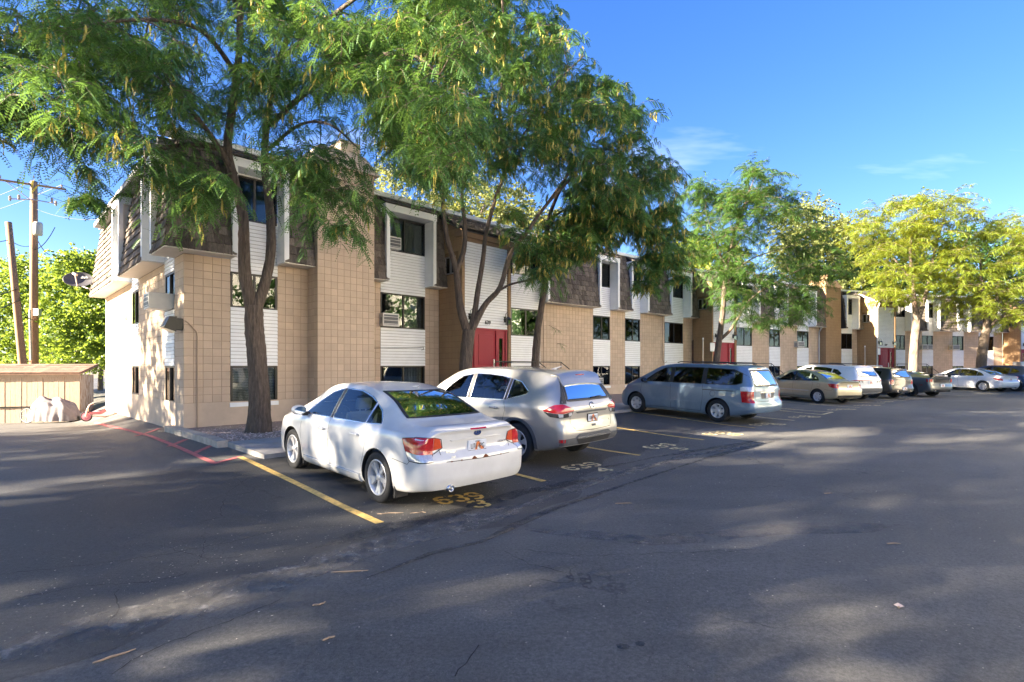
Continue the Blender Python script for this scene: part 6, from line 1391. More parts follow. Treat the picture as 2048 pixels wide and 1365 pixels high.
            V = np.stack([ctr - sv, ctr + sv], 2).reshape(-1, 3); f = np.array([(r * 2, r * 2 + 1, r * 2 + 3, r * 2 + 2) for r in range(K - 1)]); Fq = (f[None] + (np.arange(m) * K * 2)[:, None, None]).reshape(-1, 4)
            put('seed_pods', npmesh('seed_pods', V, Fq, m_pod, True), s.e, I4)['kind'] = 'stuff'
    def done(s):
        put('trunk', s.mb.mesh('trunk', s.bark), s.e, I4)
        if s.tw.v: put('branches', s.tw.mesh('branches', s.bark), s.e, I4, 'stuff')
def pclumps(rs, poly, n, Yc, dY, r, gaps=(), sep=.6):
    """clump centres inside a crown outline drawn over the photograph, spread in depth about the trunk"""
    P = np.array(poly, float); lo, hi = P.min(0), P.max(0); out_ = []; tries = 0
    while len(out_) < n and tries < 60:
        tries += 1; x = rs.uniform(lo[0], hi[0], 400); y = rs.uniform(lo[1], hi[1], 400); k = in_poly(x, y, P)
        for g in gaps: k &= ~in_poly(x, y, g)
        cx_, cy_ = P.mean(0)
        for a, b in zip(x[k], y[k]):
            Y = Yc(a, b) if callable(Yc) else Yc; e_ = min(1, math.hypot((a - cx_) / (hi[0] - lo[0]) * 2, (b - cy_) / (hi[1] - lo[1]) * 2)); Y = Y + rs.uniform(-1, 1) * dY * math.sqrt(max(.1, 1 - e_ * e_ * .8))
            p = np.array(px(a, b, Y)); rr = r * rs.uniform(.75, 1.25)
            if p[2] < 1.9: continue
            if all(np.linalg.norm(p - q[:3]) > sep * (rr + q[3]) * .5 for q in out_): out_.append(np.array((*p, rr)))
            if len(out_) >= n: break
    return out_
# ---- big honey locust over the corner of the building
b = px(518, 862, 12.5); b.z = gz(b.x, b.y) + .1
T = Tree('honey_locust', 'large honey locust with forked trunk leaning over the building corner, hung with pods', b, m_bark, 21)
q = lambda x, y, Y: np.array(px(x, y, Y))
T.limb([np.array(b) - (0, 0, .25), q(520, 800, 12.5), q(514, 720, 12.5), q(508, 660, 12.5), q(507, 612, 12.5)], .245, .20, 18, 8, True, .05)
T.limb([q(507, 625, 12.5), q(492, 560, 12.45), q(489, 490, 12.4), q(486, 430, 12.3), q(468, 360, 12.2), q(455, 290, 12.1), q(470, 180, 12.0), q(480, 60, 11.8), q(470, -120, 11.6), q(460, -330, 11.4)], .155, .05, 14, 6)
T.limb([q(508, 628, 12.5), q(530, 565, 12.6), q(542, 500, 12.7), q(540, 420, 12.8), q(530, 330, 12.8), q(535, 240, 12.7), q(560, 120, 12.3), q(620, -40, 11.8), q(680, -230, 11.4)], .14, .045, 14, 6)
T.limb([q(470, 350, 12.2), q(420, 270, 11.6), q(350, 180, 11.2), q(290, 90, 10.8), q(230, 60, 10.2)], .075, .025, 8); T.limb([q(460, 300, 12.1), q(370, 290, 11.8), q(260, 310, 11.8), q(180, 285, 11.6), q(60, 240, 11.2)], .07, .02, 8)
T.limb([q(475, 150, 12), q(400, 60, 10.8), q(280, 40, 9.8), q(120, 60, 9.2)], .06, .02, 8); T.limb([q(540, 250, 12.7), q(620, 180, 11.4), q(720, 120, 10.2), q(820, 110, 9.4), q(880, 150, 9.0)], .075, .02, 8); T.limb([q(535, 300, 12.8), q(600, 250, 12.2), q(660, 250, 11.6), q(720, 300, 11.2)], .05, .015, 8)
T.limb([q(560, 120, 12.3), q(680, 20, 11), q(800, -60, 10), q(900, -90, 9.6)], .055, .018, 8)
poly = [(-320, -320), (950, -320), (935, 60), (945, 220), (915, 330), (880, 395), (850, 330), (790, 300), (755, 250), (705, 195), (640, 200), (680, 270), (730, 370), (725, 420), (690, 440), (650, 400), (600, 380), (570, 310), (470, 280), (450, 350), (435, 400), (350, 380), (300, 290), (215, 300), (165, 330), (145, 260), (60, 240), (-40, 230), (-320, 230)]
dep = lambda x, y: 12.0 - 2.2 * min(1, abs(x - 500) / 420) + (.3 if y < 0 else 0)
C = pclumps(T.rs, poly, 270, dep, 2.3, .62, gaps=[[(620, 190), (760, 190), (760, 330), (690, 300)], [(330, 250), (420, 250), (420, 300), (330, 300)], [(440, 300), (560, 300), (560, 470), (440, 470)]], sep=.62)
C += [np.array((*q(x, y, Y), r)) for x, y, Y, r in ((160, 340, 9.5, .28), (172, 400, 9.4, .22), (395, 390, 9.3, .36), (430, 360, 9.2, .38), (370, 350, 9.6, .36), (560, 300, 10.0, .4), (600, 330, 9.8, .45), (650, 380, 9.8, .4), (690, 450, 9.9, .34), (620, 420, 9.6, .38), (850, 250, 8.8, .5), (880, 330, 8.8, .4), (300, 330, 9.6, .45), (100, 250, 9.2, .5), (30, 220, 9, .5), (700, 60, 9.2, .6), (790, 120, 9, .55), (820, 40, 9, .55), (730, 160, 9.2, .5))]
T.branches(C, .045); T.foliage(C, 15, 10, .23, 7, .021, .062, m_leaf, 1.15, .8, pods=2400, podlen=.25, podw=.018); T.done()
# ---- second honey locust by the entrance
b = px(934, 760, 17.0); b.z = gz(b.x, b.y) + .1
T = Tree('honey_locust', 'tall honey locust with three spreading limbs in front of the red door numbered 639', b, m_bark, 22)
T.limb([np.array(b) - (0, 0, .25), q(931, 770, 17), q(932, 720, 17), q(938, 660, 17)], .24, .20, 14, 8, True, .05)
T.limb([q(936, 668, 17), q(922, 620, 17), q(916, 570, 17), q(910, 530, 17), q(893, 470, 16.9), q(886, 400, 16.8), q(895, 330, 16.6), q(880, 250, 16.4)], .145, .04, 12); T.limb([q(912, 545, 17), q(928, 500, 17.1), q(930, 450, 17.1), q(924, 390, 17.1), q(935, 300, 17), q(940, 180, 16.8), q(930, 30, 16.5)], .10, .03, 10)
T.limb([q(940, 665, 17), q(950, 620, 17.1), q(956, 580, 17.1), q(966, 520, 17.2), q(972, 470, 17.2), q(990, 400, 17.2), q(1010, 330, 17.1), q(1000, 220, 17), q(1010, 90, 16.8), q(1000, -40, 16.6)], .11, .03, 10); T.limb([q(942, 664, 17), q(970, 610, 17), q(1000, 575, 16.9), q(1020, 510, 16.9), q(1050, 470, 16.8), q(1085, 420, 16.8), q(1130, 370, 16.8), q(1180, 320, 16.7)], .11, .03, 10)
T.limb([q(985, 590, 16.9), q(1020, 570, 16.7), q(1060, 560, 16.5), q(1100, 545, 16.4)], .05, .015, 8); T.limb([q(1010, 330, 17.1), q(1060, 250, 17), q(1120, 160, 17), q(1170, 110, 17)], .05, .015, 8); T.limb([q(1085, 420, 16.8), q(1150, 330, 17.4), q(1210, 250, 17.6)], .045, .012, 8)
poly = [(800, 60), (880, -160), (1045, -160), (1050, 5), (1105, 40), (1135, 105), (1235, 165), (1275, 215), (1295, 290), (1340, 330), (1325, 400), (1220, 380), (1120, 360), (1060, 400), (1000, 380), (960, 330), (870, 370), (790, 300), (760, 200)]
C = pclumps(T.rs, poly, 165, 17.2, 2.4, .72, gaps=[[(980, 330), (1160, 350), (1160, 440), (980, 440)]], sep=.7); C += [np.array((*q(x, y, Y), .5)) for x, y, Y in ((1040, 470, 16.4), (1075, 545, 16.4), (1110, 540, 16.3), (1020, 430, 16.5))]
T.branches(C, .05); T.foliage(C, 16, 10, .24, 7, .025, .08, m_leaf, 1.1, .6, pods=3600, podlen=.27, podw=.026); T.done()
# ---- third, slender one
b = px(1068, 760, 19.6); b.z = gz(b.x, b.y) + .1
T = Tree('honey_locust', 'slender leaning honey locust with heavy clusters of pods beyond the entrance steps', b, m_bark, 23)
T.limb([np.array(b) - (0, 0, .25), q(1070, 740, 19.6), q(1076, 660, 19.6), q(1087, 590, 19.6), q(1094, 530, 19.6), q(1093, 480, 19.6), q(1100, 430, 19.5), q(1120, 380, 19.4), q(1150, 320, 19.3)], .165, .05, 12, 6, True); T.limb([q(1093, 500, 19.6), q(1140, 450, 19.2), q(1200, 430, 18.8), q(1270, 440, 18.4), q(1330, 480, 18.2)], .065, .02, 8); T.limb([q(1098, 440, 19.5), q(1160, 400, 19.3), q(1240, 360, 19)], .05, .015, 8); T.limb([q(1092, 520, 19.6), q(1060, 510, 19.2), q(1020, 520, 18.8)], .035, .012, 7)
poly = [(1040, 480), (1090, 460), (1150, 400), (1230, 340), (1310, 345), (1345, 430), (1368, 520), (1350, 540), (1320, 500), (1280, 460), (1230, 450), (1180, 500), (1110, 520), (1060, 520)]
C = pclumps(T.rs, poly, 64, 18.9, 1.5, .62, sep=.8); C += [np.array((*q(x, y, 18.2), .36)) for x, y in ((1305, 540), (1290, 570), (1310, 510), (1285, 520), (1340, 520), (1355, 555))]
T.branches(C, .04); T.foliage(C, 16, 10, .24, 7, .026, .085, m_leaf, 1.05, .6, pods=2400, podlen=.27, podw=.028); T.foliage([np.array((*q(x, y, 19.3), .3)) for x, y in ((1097, 648), (1105, 690))], 3, 6, .2, 7, .01, .045, m_leaf, 1.1, .5, name='sprout_leaves'); T.done()
# ---- fourth, by the second entrance
b = px(1432, 750, 27.5); b.z = gz(b.x, b.y) + .1
T = Tree('locust_tree', 'airy dark green locust tree with single leaning stem behind the blue minivan', b, m_bark, 24)
T.limb([np.array(b) - (0, 0, .2), q(1432, 740, 27.5), q(1437, 690, 27.5), q(1446, 620, 27.5), q(1450, 560, 27.5), q(1460, 500, 27.4), q(1478, 440, 27.3), q(1500, 380, 27.2)], .21, .05, 12, 6, True); T.limb([q(1440, 680, 27.5), q(1465, 655, 27.3), q(1500, 600, 27), q(1560, 560, 26.6), q(1620, 530, 26.4)], .10, .02, 9); T.limb([q(1452, 540, 27.5), q(1430, 480, 27), q(1410, 420, 26.8)], .06, .015, 8); T.limb([q(1462, 500, 27.4), q(1510, 450, 27.6), q(1570, 410, 27.8)], .06, .015, 8); T.limb([q(1450, 570, 27.5), q(1500, 520, 27.2), q(1590, 490, 27)], .05, .015, 8)
poly = [(1365, 385), (1400, 355), (1465, 365), (1505, 335), (1530, 330), (1560, 375), (1610, 400), (1625, 450), (1680, 500), (1685, 545), (1640, 575), (1625, 620), (1580, 650), (1530, 665), (1490, 640), (1440, 620), (1415, 560), (1385, 500), (1390, 440)]
C = pclumps(T.rs, poly, 125, 27.2, 2.6, .74, gaps=[[(1500, 470), (1560, 500), (1540, 530), (1480, 510)]], sep=.95)
T.branches(C, .04); T.foliage(C, 14, 9, .28, 6, .028, .10, m_leaf4, 1.15, .35); T.done()
# ---- fifth and sixth, sunlit
for nm, lab, bx_, Y0, limbs, poly, n_, seed in (
    ('locust_tree', 'sunlit yellow green locust tree with forked pale trunk beside the third entrance', 1826, 37, [[(1826, 755), (1828, 700), (1833, 650), (1834, 640)], [(1834, 645), (1828, 600), (1826, 560), (1820, 500), (1830, 440)], [(1834, 645), (1846, 610), (1856, 570), (1870, 500), (1890, 430)], [(1830, 570), (1790, 520), (1750, 480)], [(1855, 580), (1910, 520), (1940, 470)]],
     [(1690, 470), (1735, 420), (1790, 405), (1850, 385), (1905, 385), (1960, 415), (1950, 470), (1920, 540), (1890, 580), (1860, 600), (1840, 585), (1800, 600), (1750, 590), (1720, 540)], 85, 25),
    ('locust_tree', 'wide sunlit locust tree with thick low forked trunk near the end of the row', 1966, 37, [[(1962, 760), (1964, 710), (1970, 670), (1975, 660)], [(1973, 665), (1972, 620), (1965, 580), (1960, 520)], [(1974, 664), (1990, 620), (1995, 580), (2005, 520)], [(1975, 660), (2000, 635), (2030, 610), (2070, 580)], [(1966, 590), (1930, 560), (1900, 540)]],
     [(1880, 560), (1900, 490), (1960, 450), (2020, 440), (2110, 420), (2180, 480), (2180, 620), (2090, 640), (2010, 645), (1950, 640), (1905, 640), (1880, 610)], 85, 26)):
    b = px(bx_, 760, Y0); b.z = gz(b.x, b.y) + .1; T = Tree(nm, lab, b, m_bark2, seed)
    for k_, l_ in enumerate(limbs): T.limb(([np.array(b) - (0, 0, .2)] if k_ == 0 else []) + [q(x, y, Y0 + (0 if k_ < 2 else random.uniform(-1, 1) * i_ * .3)) for i_, (x, y) in enumerate(l_)], (.30, .2, .19, .08, .08)[k_] * (1.15 if seed == 26 else 1), (.24, .05, .05, .02, .02)[k_], 10, 5, k_ == 0)
    C = pclumps(T.rs, poly, n_, Y0, 3.2, .95, sep=.95); T.branches(C, .05); T.foliage(C, 14, 9, .34, 5, .04, .14, m_leafy, 1.1, .3); T.done()
# ---- trees behind the roofs and the hedge at the left
def far_tree(name, label, bx_, Y0, poly, n_, r, mat, size, seed, gaps=(), ntw=14, nfr=9, grp=None, dY=3., bark=None, zb=None):
    X0 = (bx_ - HX) / F * Y0; z0 = gz(X0, Y0) if zb is None else zb; T = Tree(name, label, (X0, Y0, z0), bark or m_bark2, seed, group=grp); P = np.array(poly); cy = P[:, 1].mean(); top = q(P[:, 0].mean(), cy, Y0)
    T.limb([(X0, Y0, z0 - .3), (X0 + .1, Y0, z0 + (top[2] - z0) * .5), (top[0], Y0, top[2])], .22, .06, 8, 6)
    C = pclumps(T.rs, poly, n_, Y0, dY, r, gaps, .85); T.branches(C, .05); T.foliage(C, ntw, nfr, size, 0, 0, 0, mat, 1.0, .25, horiz=.7); T.done()
far_tree('elm_tree', 'pale sunlit elm rising behind the roof left of the entrance', 890, 36, [(740, 440), (760, 350), (830, 320), (900, 330), (980, 360), (1060, 400), (1120, 440), (1200, 470), (1200, 520), (900, 480)], 75, 1.2, m_leafp, .17, 31, ntw=26, nfr=12)
far_tree('elm_tree', 'low yellow green tree behind the second building', 1400, 52, [(1340, 560), (1350, 490), (1400, 465), (1470, 480), (1500, 560), (1480, 600), (1380, 590)], 50, 1.6, m_leafy, .24, 32, ntw=24, nfr=11)
far_tree('elm_tree', 'tall pale yellow elm behind the chimney tower', 1620, 58, [(1560, 560), (1550, 470), (1580, 415), (1640, 405), (1690, 450), (1710, 520), (1720, 590), (1600, 600)], 85, 1.8, m_leafp, .26, 33, ntw=26, nfr=12)
far_tree('elm_tree', 'dark green tree filling the gap behind the third building', 1760, 60, [(1690, 580), (1700, 510), (1760, 470), (1830, 480), (1860, 560), (1840, 610), (1720, 610)], 70, 1.9, m_leafd, .26, 34, ntw=26, nfr=12)
far_tree('elm_tree', 'dark green tree behind the sunlit locust trees', 1960, 60, [(1850, 580), (1860, 500), (1930, 450), (2030, 470), (2120, 480), (2120, 620), (1880, 620)], 80, 2.0, m_leafd, .26, 35, ntw=26, nfr=12)
for k_, (bx_, Y0, poly, n_) in enumerate(((150, 29, [(85, 830), (85, 560), (120, 520), (180, 515), (225, 540), (260, 600), (260, 830)], 95), (40, 31, [(-60, 760), (-60, 560), (0, 530), (60, 520), (100, 560), (100, 760)], 70), (-60, 33, [(-200, 760), (-180, 560), (-60, 540), (-20, 760)], 40), (200, 36, [(150, 700), (150, 530), (230, 500), (300, 560), (300, 800), (180, 800)], 40))):
    far_tree('maple_tree', ('bright sunlit yellow green tree between the shed and the building', 'sunlit yellow green tree behind the utility poles', 'sunlit tree behind the long shed wall', 'sunlit tree behind the corner of the building')[k_], bx_, Y0, poly, n_, 1.0, m_leafh, .15, 41 + k_, ntw=26, nfr=13, dY=1.5, zb=-.9)
# ---- trees standing out of view to the left and behind, whose shade falls over the car park
def shade_tree(x, y, h, r, seed, n_=60, lab=''):
    rs = np.random.default_rng(seed); T = Tree('street_tree', lab, (x, y, gz(x, y)), m_bark, seed, group='trees along the far side of the drive'); T.limb([(x, y, gz(x, y) - .3), (x + .2, y, h * .35), (x, y + .1, h * .75)], .25, .08, 8, 6); C = []
    while len(C) < n_:
        d = rs.normal(size=3); d /= np.linalg.norm(d); p = np.array((x, y, h * .56)) + d * np.array((r, r, h * .44)) * rs.uniform(.35, 1) ** .6
        if p[2] > 1.6: C.append(np.array((*p, 1.0)))
    T.branches(C, .05); T.foliage(C, 13, 6, .32, 0, 0, 0, m_leaf, 1.1, .3, horiz=.7); T.done()
_c = np.array((5., 12.)); _az = np.array((SUN_AZ.x, SUN_AZ.y)); _pp = np.array((-_az[1], _az[0]))
SHADE = [(-27, 6.5, 22, 4.8), (-26, -5, 12.5, 4.4), (-15, -5.5, 12, 3.8)]
_r = np.random.default_rng(77)
for k_, o_ in enumerate(np.arange(-9.5, 33, 3.3)):
    p_ = _c + _az * ((48 if k_ % 2 else 57) + _r.uniform(-2, 2)) + _pp * o_; SHADE.append((p_[0], p_[1], _r.uniform(22, 25.5) + (3 if o_ > 2 else 0), _r.uniform(4.0, 4.8)))
for k_, (x, y, h, r) in enumerate(SHADE): shade_tree(x, y, h, r, 60 + k_, 56 if h < 15 else (88 if k_ % 3 == 1 else 112), 'leafy street tree shading the car park from beyond the drive')
# ================================================================== unseen block added on the right to bounce sun onto the facades
m_stuc = pm('cream_stucco', (.80, .76, .68), .85, var=.06, vs=2, bump=.2, bs=40)
nb = thing('apartment_building', 'long cream block added out of view to bounce sunlight onto the facades', 'building', (29.5, -8, gz(29.5, -8)), 0)
MB().box(29.5, 42, -46, 24, -1, 12.2).build('wall', m_stuc, nb, I4); MB().box(29.1, 42.4, -46.4, 24.4, 12.2, 12.5).build('roof', m_roof, nb, I4)
for fl_ in range(4):
    for k_ in range(9):
        y0 = -43 + k_ * 7; z0 = 1.3 + fl_ * 2.7; f_ = MB().box(29.44, 29.52, y0, y0 + 1.8, z0, z0 + 1.2).build('window', m_frame, nb, I4); MB().box(29.43, 29.438, y0 + .06, y0 + .87, z0 + .06, z0 + 1.14).box(29.43, 29.438, y0 + .93, y0 + 1.74, z0 + .06, z0 + 1.14).build('pane', m_dark, f_, I4)
for k_, (x, y, h, r) in enumerate(((24.5, -17, 6.0, 2.2), (24.5, -.7, 9.8, 2.9), (24.5, 12.0, 9.4, 2.7), (27, 18.6, 8.6, 2.2))): shade_tree(x, y, h, r, 90 + k_, 30, 'small leafy tree added out of view so the window panes mirror green')  # unseen trees, added to show as green reflections in the window panes
# ================================================================== window air conditioners
m_acw = pm('off_white_enamel', (.62, .60, .56), .45, var=.06, vs=6); m_acg = pm('grey_grille', (.12, .12, .125), .5, var=.1)
def ac_unit(label, fr, s0, s1, z0, h, d=.28, y=0, brace=False):
    z0 += E; o = fr.pt((s0 + s1) / 2, 0); t = thing('window_air_conditioner', label, 'air conditioner', (o[0], o[1], z0), 0, 'window air conditioners')
    MB().bevbox(s0, s1, y - d, y + .12, z0, z0 + h, .012).build('housing', m_acw, t, fr.M)
    g = MB(); g.box(s0 + .04, s1 - .04, y - d - .004, y - d + .01, z0 + .05, z0 + h - .05); g.build('coil', m_acg, t, fr.M)
    for k in range(5):
        z = z0 + .07 + k * (h - .14) / 5; MB().box(s0 + .04, s1 - .04, y - d - .014, y - d - .005, z, z + .018).build('louvre', m_acw if k % 2 == 0 else m_acg, t, fr.M)
    sv = MB()
    for k in range(6): z = z0 + .09 + k * .035; sv.box(s0 - .004, s0 + .004, y - d + .05, y - .05, z, z + .016)
    sv.build('side_vents', m_acg, t, fr.M)
    if brace: MB().hexa([(s0 + .1, y - d + .08, z0 - .02), (s0 + .15, y - d + .08, z0 - .02), (s0 + .15, y - d + .14, z0 - .02), (s0 + .1, y - d + .14, z0 - .02), (s0 + .1, y - .06, z0 - .3), (s0 + .15, y - .06, z0 - .3), (s0 + .15, y - .0, z0 - .3), (s0 + .1, y, z0 - .3)]).build('bracket', m_acw, t, fr.M)
def a_px(lab, fr, x0, x1, z0, h=.38, d=.28, **k): ac_unit(lab, fr, fr.s_px(x0, d), fr.s_px(x1, d), z0, h, d, **k)
e0 = EN.s_px(331); ac_unit('air conditioner sticking out of the end wall beside the flood light', EN, e0 + .1, e0 + .72, 1.52, .42, .52)
a_px('grey grilled air conditioner on a bracket in the top floor window by the tower', P_2, 778, 803, 4.03, .42, .22, brace=True)
a_px('beige air conditioner filling the corner of the middle floor window by the tower', P_2, 766, 798, 1.36, .44, .24)
a_px('air conditioner in the basement window above the gravel behind the silver SUV', A2, 1188, 1207, -1.0, .42, .3)
a_px('air conditioner in the middle floor window beside the orange chimney tower', PB, 1596, 1609, 1.34, .42, .3)
a_px('small air conditioner in the top floor window beside the orange chimney tower', PB, 1604, 1613, 4.05, .5, .2)
a_px('left one of a pair of air conditioners in one middle floor window', C2, 1845, 1855, 1.34, .42, .3); a_px('right one of a pair of air conditioners in one middle floor window', C2, 1856, 1866, 1.34, .42, .3)
a_px('white air conditioner in the window behind the sunlit thick trunk', C2, 1906, 1920, 1.34, .42, .34)
# ================================================================== satellite dish
d0 = px(158, 561, 21.3); sd_ = thing('satellite_dish', 'dark grey satellite dish on an arm at the shingled end of the roof', 'satellite dish', d0)
dn = Vector((.35, -.8, .38)).normalized(); x_ = Vector((0, 0, 1)).cross(dn).normalized(); y_ = dn.cross(x_); Md = Matrix(((x_.x, y_.x, dn.x, d0.x), (x_.y, y_.y, dn.y, d0.y), (x_.z, y_.z, dn.z, d0.z), (0, 0, 0, 1)))
m_dish = pm('dish_grey', (.075, .07, .08), .5, var=.08); ds = MB(); ds.smooth = True; ds.lathe([(.0, .0), (.12, .005), (.25, .022), (.38, .052), (.47, .08), (.48, .082), (.47, .07), (.25, .01), (0, -.012)], 32, 'z', Md @ Matrix.Diagonal((1.05, .72, 1, 1))); ds.build('reflector', m_dish, sd_, I4)
lp = Md @ Vector((-.02, .02, .42)); ft = Md @ Vector((.0, -.34, .04)); m_darm = pm('dish_arm', (.5, .42, .38), .5, var=.05)
MB().tube([ft, lp], .022, 6).build('feed_arm', m_darm, sd_, I4); MB().bevbox(-.09, .09, -.05, .05, -.05, .05, .02, Matrix.Translation(lp) @ Matrix.Rotation(.5, 4, 'Y')).build('feed_horn', m_darm, sd_, I4)
ep = px(190, 580, 21.5); MB().tube([Md @ Vector((0, 0, -.01)), Md @ Vector((0, -.1, -.25)), d0 + (ep - d0) * .55 + Vector((0, 0, -.12)), ep], .025, 7).build('mast', m_darm, sd_, I4)
tm = TXT[('dish', .16, .001)].copy(); tm.materials.clear(); tm.materials.append(m_white); put('lettering', tm, sd_, Md @ Matrix.Translation((.17, .12, .05)) @ Matrix.Rotation(R(-8), 4, 'Y'))
# ================================================================== shed
def wood_mat(name, c1, c2, sc=3.):
    m = bpy.data.materials.new(name); m.use_nodes = True; t = m.node_tree; b = t.nodes['Principled BSDF']; L = t.links.new; geo = N(t, 'ShaderNodeNewGeometry'); oi = N(t, 'ShaderNodeObjectInfo')
    mp_ = N(t, 'ShaderNodeMapping'); mp_.inputs['Scale'].default_value = (4, 4, .7); L(geo.outputs['Position'], mp_.inputs[0]); cb = N(t, 'ShaderNodeCombineXYZ'); L(oi.outputs['Random'], cb.inputs[0]); L(cb.outputs[0], mp_.inputs['Location'])
    wv = N(t, 'ShaderNodeTexWave', wave_type='BANDS', bands_direction='X'); wv.inputs['Scale'].default_value = sc; wv.inputs['Distortion'].default_value = 9; wv.inputs['Detail'].default_value = 3; wv.inputs['Detail Scale'].default_value = .8; L(mp_.outputs[0], wv.inputs['Vector'])
    r = N(t, 'ShaderNodeValToRGB'); L(wv.outputs['Fac'], r.inputs[0]); e = r.color_ramp.elements; e[0].color = (*c1, 1); e[1].color = (*c2, 1); e[1].position = .6; L(r.outputs[0], b.inputs['Base Color']); b.inputs['Roughness'].default_value = .85
    bp = N(t, 'ShaderNodeBump'); bp.inputs['Strength'].default_value = .3; L(wv.outputs['Fac'], bp.inputs['Height']); L(bp.outputs[0], b.inputs['Normal']); return m
m_ply = wood_mat('weathered_plywood', (.30, .18, .10), (.50, .41, .32)); m_rshi = pm('brown_roof_shingle', (.20, .12, .085), .9, var=.3, vs=6, rnd=.3, bump=.4, bs=60)
sc_ = Vector(((160 - HX) / F * 22.9, 22.9, 0)); zb_ = gz(sc_.x - 1, 22.6) - .08; hs_ = 2.14
Msh = Matrix.Translation((sc_.x, sc_.y, zb_)) @ Matrix.Rotation(R(12), 4, 'Z')
sh = thing('shed', 'long weathered plywood shed with brown shingle roof beside the drive', 'shed', (sc_.x, sc_.y, zb_))
x = -7.4; k_ = 0
while x < -.05:
    w_ = min(.2 + .02 * math.sin(k_ * 2.3), -x); MB().bevbox(x + .004, x + w_ - .004, .006 * math.sin(k_ * 1.7), .04, -.4, hs_, .004).build('plank', m_ply, sh, Msh); x += w_; k_ += 1
MB().box(-7.4, -.01, .045, 1.05, -.4, hs_ - .02).build('wall', m_ply, sh, Msh)
MB().prism([(-.15, hs_), (1.2, hs_ + .36), (1.2, hs_ + .45), (-.15, hs_ + .08)], 'x', -7.5, .1).build('roof', m_rshi, sh, Msh)
for r_ in range(4):
    x = -7.5 - (r_ % 2) * .15
    while x < .08:
        w_ = min(random.uniform(.35, .6), .1 - x)
        if w_ < .05: break
        ya, yb = -.17 + r_ * .34, -.17 + (r_ + 1) * .34 + .03; f_ = lambda yy: hs_ + .095 + (yy + .15) * .272
        MB().hexa([(x + .004, ya, f_(ya) - .012), (x + w_ - .004, ya, f_(ya) - .012), (x + w_ - .004, yb, f_(yb) - .012), (x + .004, yb, f_(yb) - .012), (x + .004, ya, f_(ya) + .022), (x + w_ - .004, ya, f_(ya) + .022), (x + w_ - .004, yb, f_(yb) - .002), (x + .004, yb, f_(yb) - .002)]).build('shingle', m_rshi, sh, Msh); x += w_
MB().box(-7.4, .02, -.04, -.008, hs_ - .12, hs_ - .01).build('fascia', m_ply, sh, Msh); MB().box(-7.4, -1.5, -.04, -.01, .72, .77).build('rail', m_black, sh, Msh)
# ================================================================== covered bicycle
cvx = (110 - HX) / F * 21.95; cz_ = gz(cvx, 21.95); cv = thing('covered_bicycle', 'grey fabric cover draped over a bicycle against the plywood shed', 'bicycle', (cvx, 21.95, cz_)); rs_ = np.random.default_rng(3); G_ = []
prof = pchip([(-1.0, .30), (-.92, .62), (-.75, .9), (-.45, 1.06), (-.1, 1.0), (.3, 1.0), (.6, .86), (.85, .58), (1.0, .2)])
for i in range(49):
    u = -1 + 2 * i / 48; h_ = float(prof(u)); row = []
    for j in range(33):
        a = math.pi * j / 32; wd = .42 * (1 - .55 * abs(u) ** 3); f_ = 1 + .05 * math.sin(9 * u + 4 * a) + .04 * math.sin(21 * u + 2.5 * a + 1) * (1 - math.sin(a)) + .03 * math.sin(13 * a + 6 * u)
        zz = h_ * math.sin(a) ** .72 * f_; row.append((cvx + u * 1.0 + .05 * math.sin(3 * a), 21.95 - math.cos(a) * wd * (1.15 - .25 * math.sin(a)) * f_, cz_ + .1 + max(-.06, zz * .92)))
    G_.append(row)
cm_ = MB(); cm_.smooth = True; cm_.grid(np.array(G_)); cm_.build('cover', pm('grey_cover', (.15, .135, .145), .75, var=.15, vs=4, bump=.2, bs=30), cv, I4)
wb_ = MB(); wb_.smooth = True; wb_.tube([(cvx - .86 + .3 * math.cos(a), 21.62, cz_ + .33 + .3 * math.sin(a)) for a in np.linspace(0, 6.2832, 33)], .024, 7, False); wl_ = wb_.build('wheel', m_tyre, cv, I4)
sp_ = MB(); sp_.tube([(cvx - .86 + .28 * math.cos(a), 21.61, cz_ + .33 + .28 * math.sin(a)) for a in np.linspace(0, 6.2832, 33)], .012, 6, False)
for a in np.linspace(0, 3.14, 9)[:-1]: sp_.tube([(cvx - .86 - .28 * math.cos(a), 21.62, cz_ + .33 - .28 * math.sin(a)), (cvx - .86 + .28 * math.cos(a), 21.62, cz_ + .33 + .28 * math.sin(a))], .004, 4)
sp_.build('rim', m_rim, wl_, I4)
# ================================================================== pink toy
tp_ = pg(188, 843); ty_ = thing('toy_tricycle', 'pink ride-on toy with bent handlebar beside the end wall', 'toy', tp_, R(20)); m_pink = pm('pink_plastic', (.62, .20, .24), .45, var=.08); m_cream = pm('cream_tube', (.62, .48, .38), .5, var=.05); W_ = WM[ty_.name]
mb = MB(); mb.smooth = True; mb.tube([(-.24 + .17 * math.cos(a), 0, .19 + .17 * math.sin(a)) for a in np.linspace(0, 6.2832, 29)], .026, 8, False); wh = mb.build('wheel', m_tyre, ty_); MB().lathe([(0, .03), (.05, .035), (.15, .02), (.155, -.02), (.05, -.035), (0, -.03)], 24, 'y', Matrix.Translation((-.24, 0, .19))).build('wheel_disc', m_pink, wh, W_)
MB().tube([(-.24, -.06, .19), (-.2, -.05, .45), (-.14, 0, .62), (-.02, .03, .70)], .022, 7).tube([(-.24, .06, .19), (-.2, .05, .45)], .02, 7).build('handlebar', m_cream, ty_); MB().tube([(-.18, 0, .3), (-.05, 0, .2), (.3, 0, .17), (.62, 0, .2)], .026, 7).build('frame', m_cream, ty_)
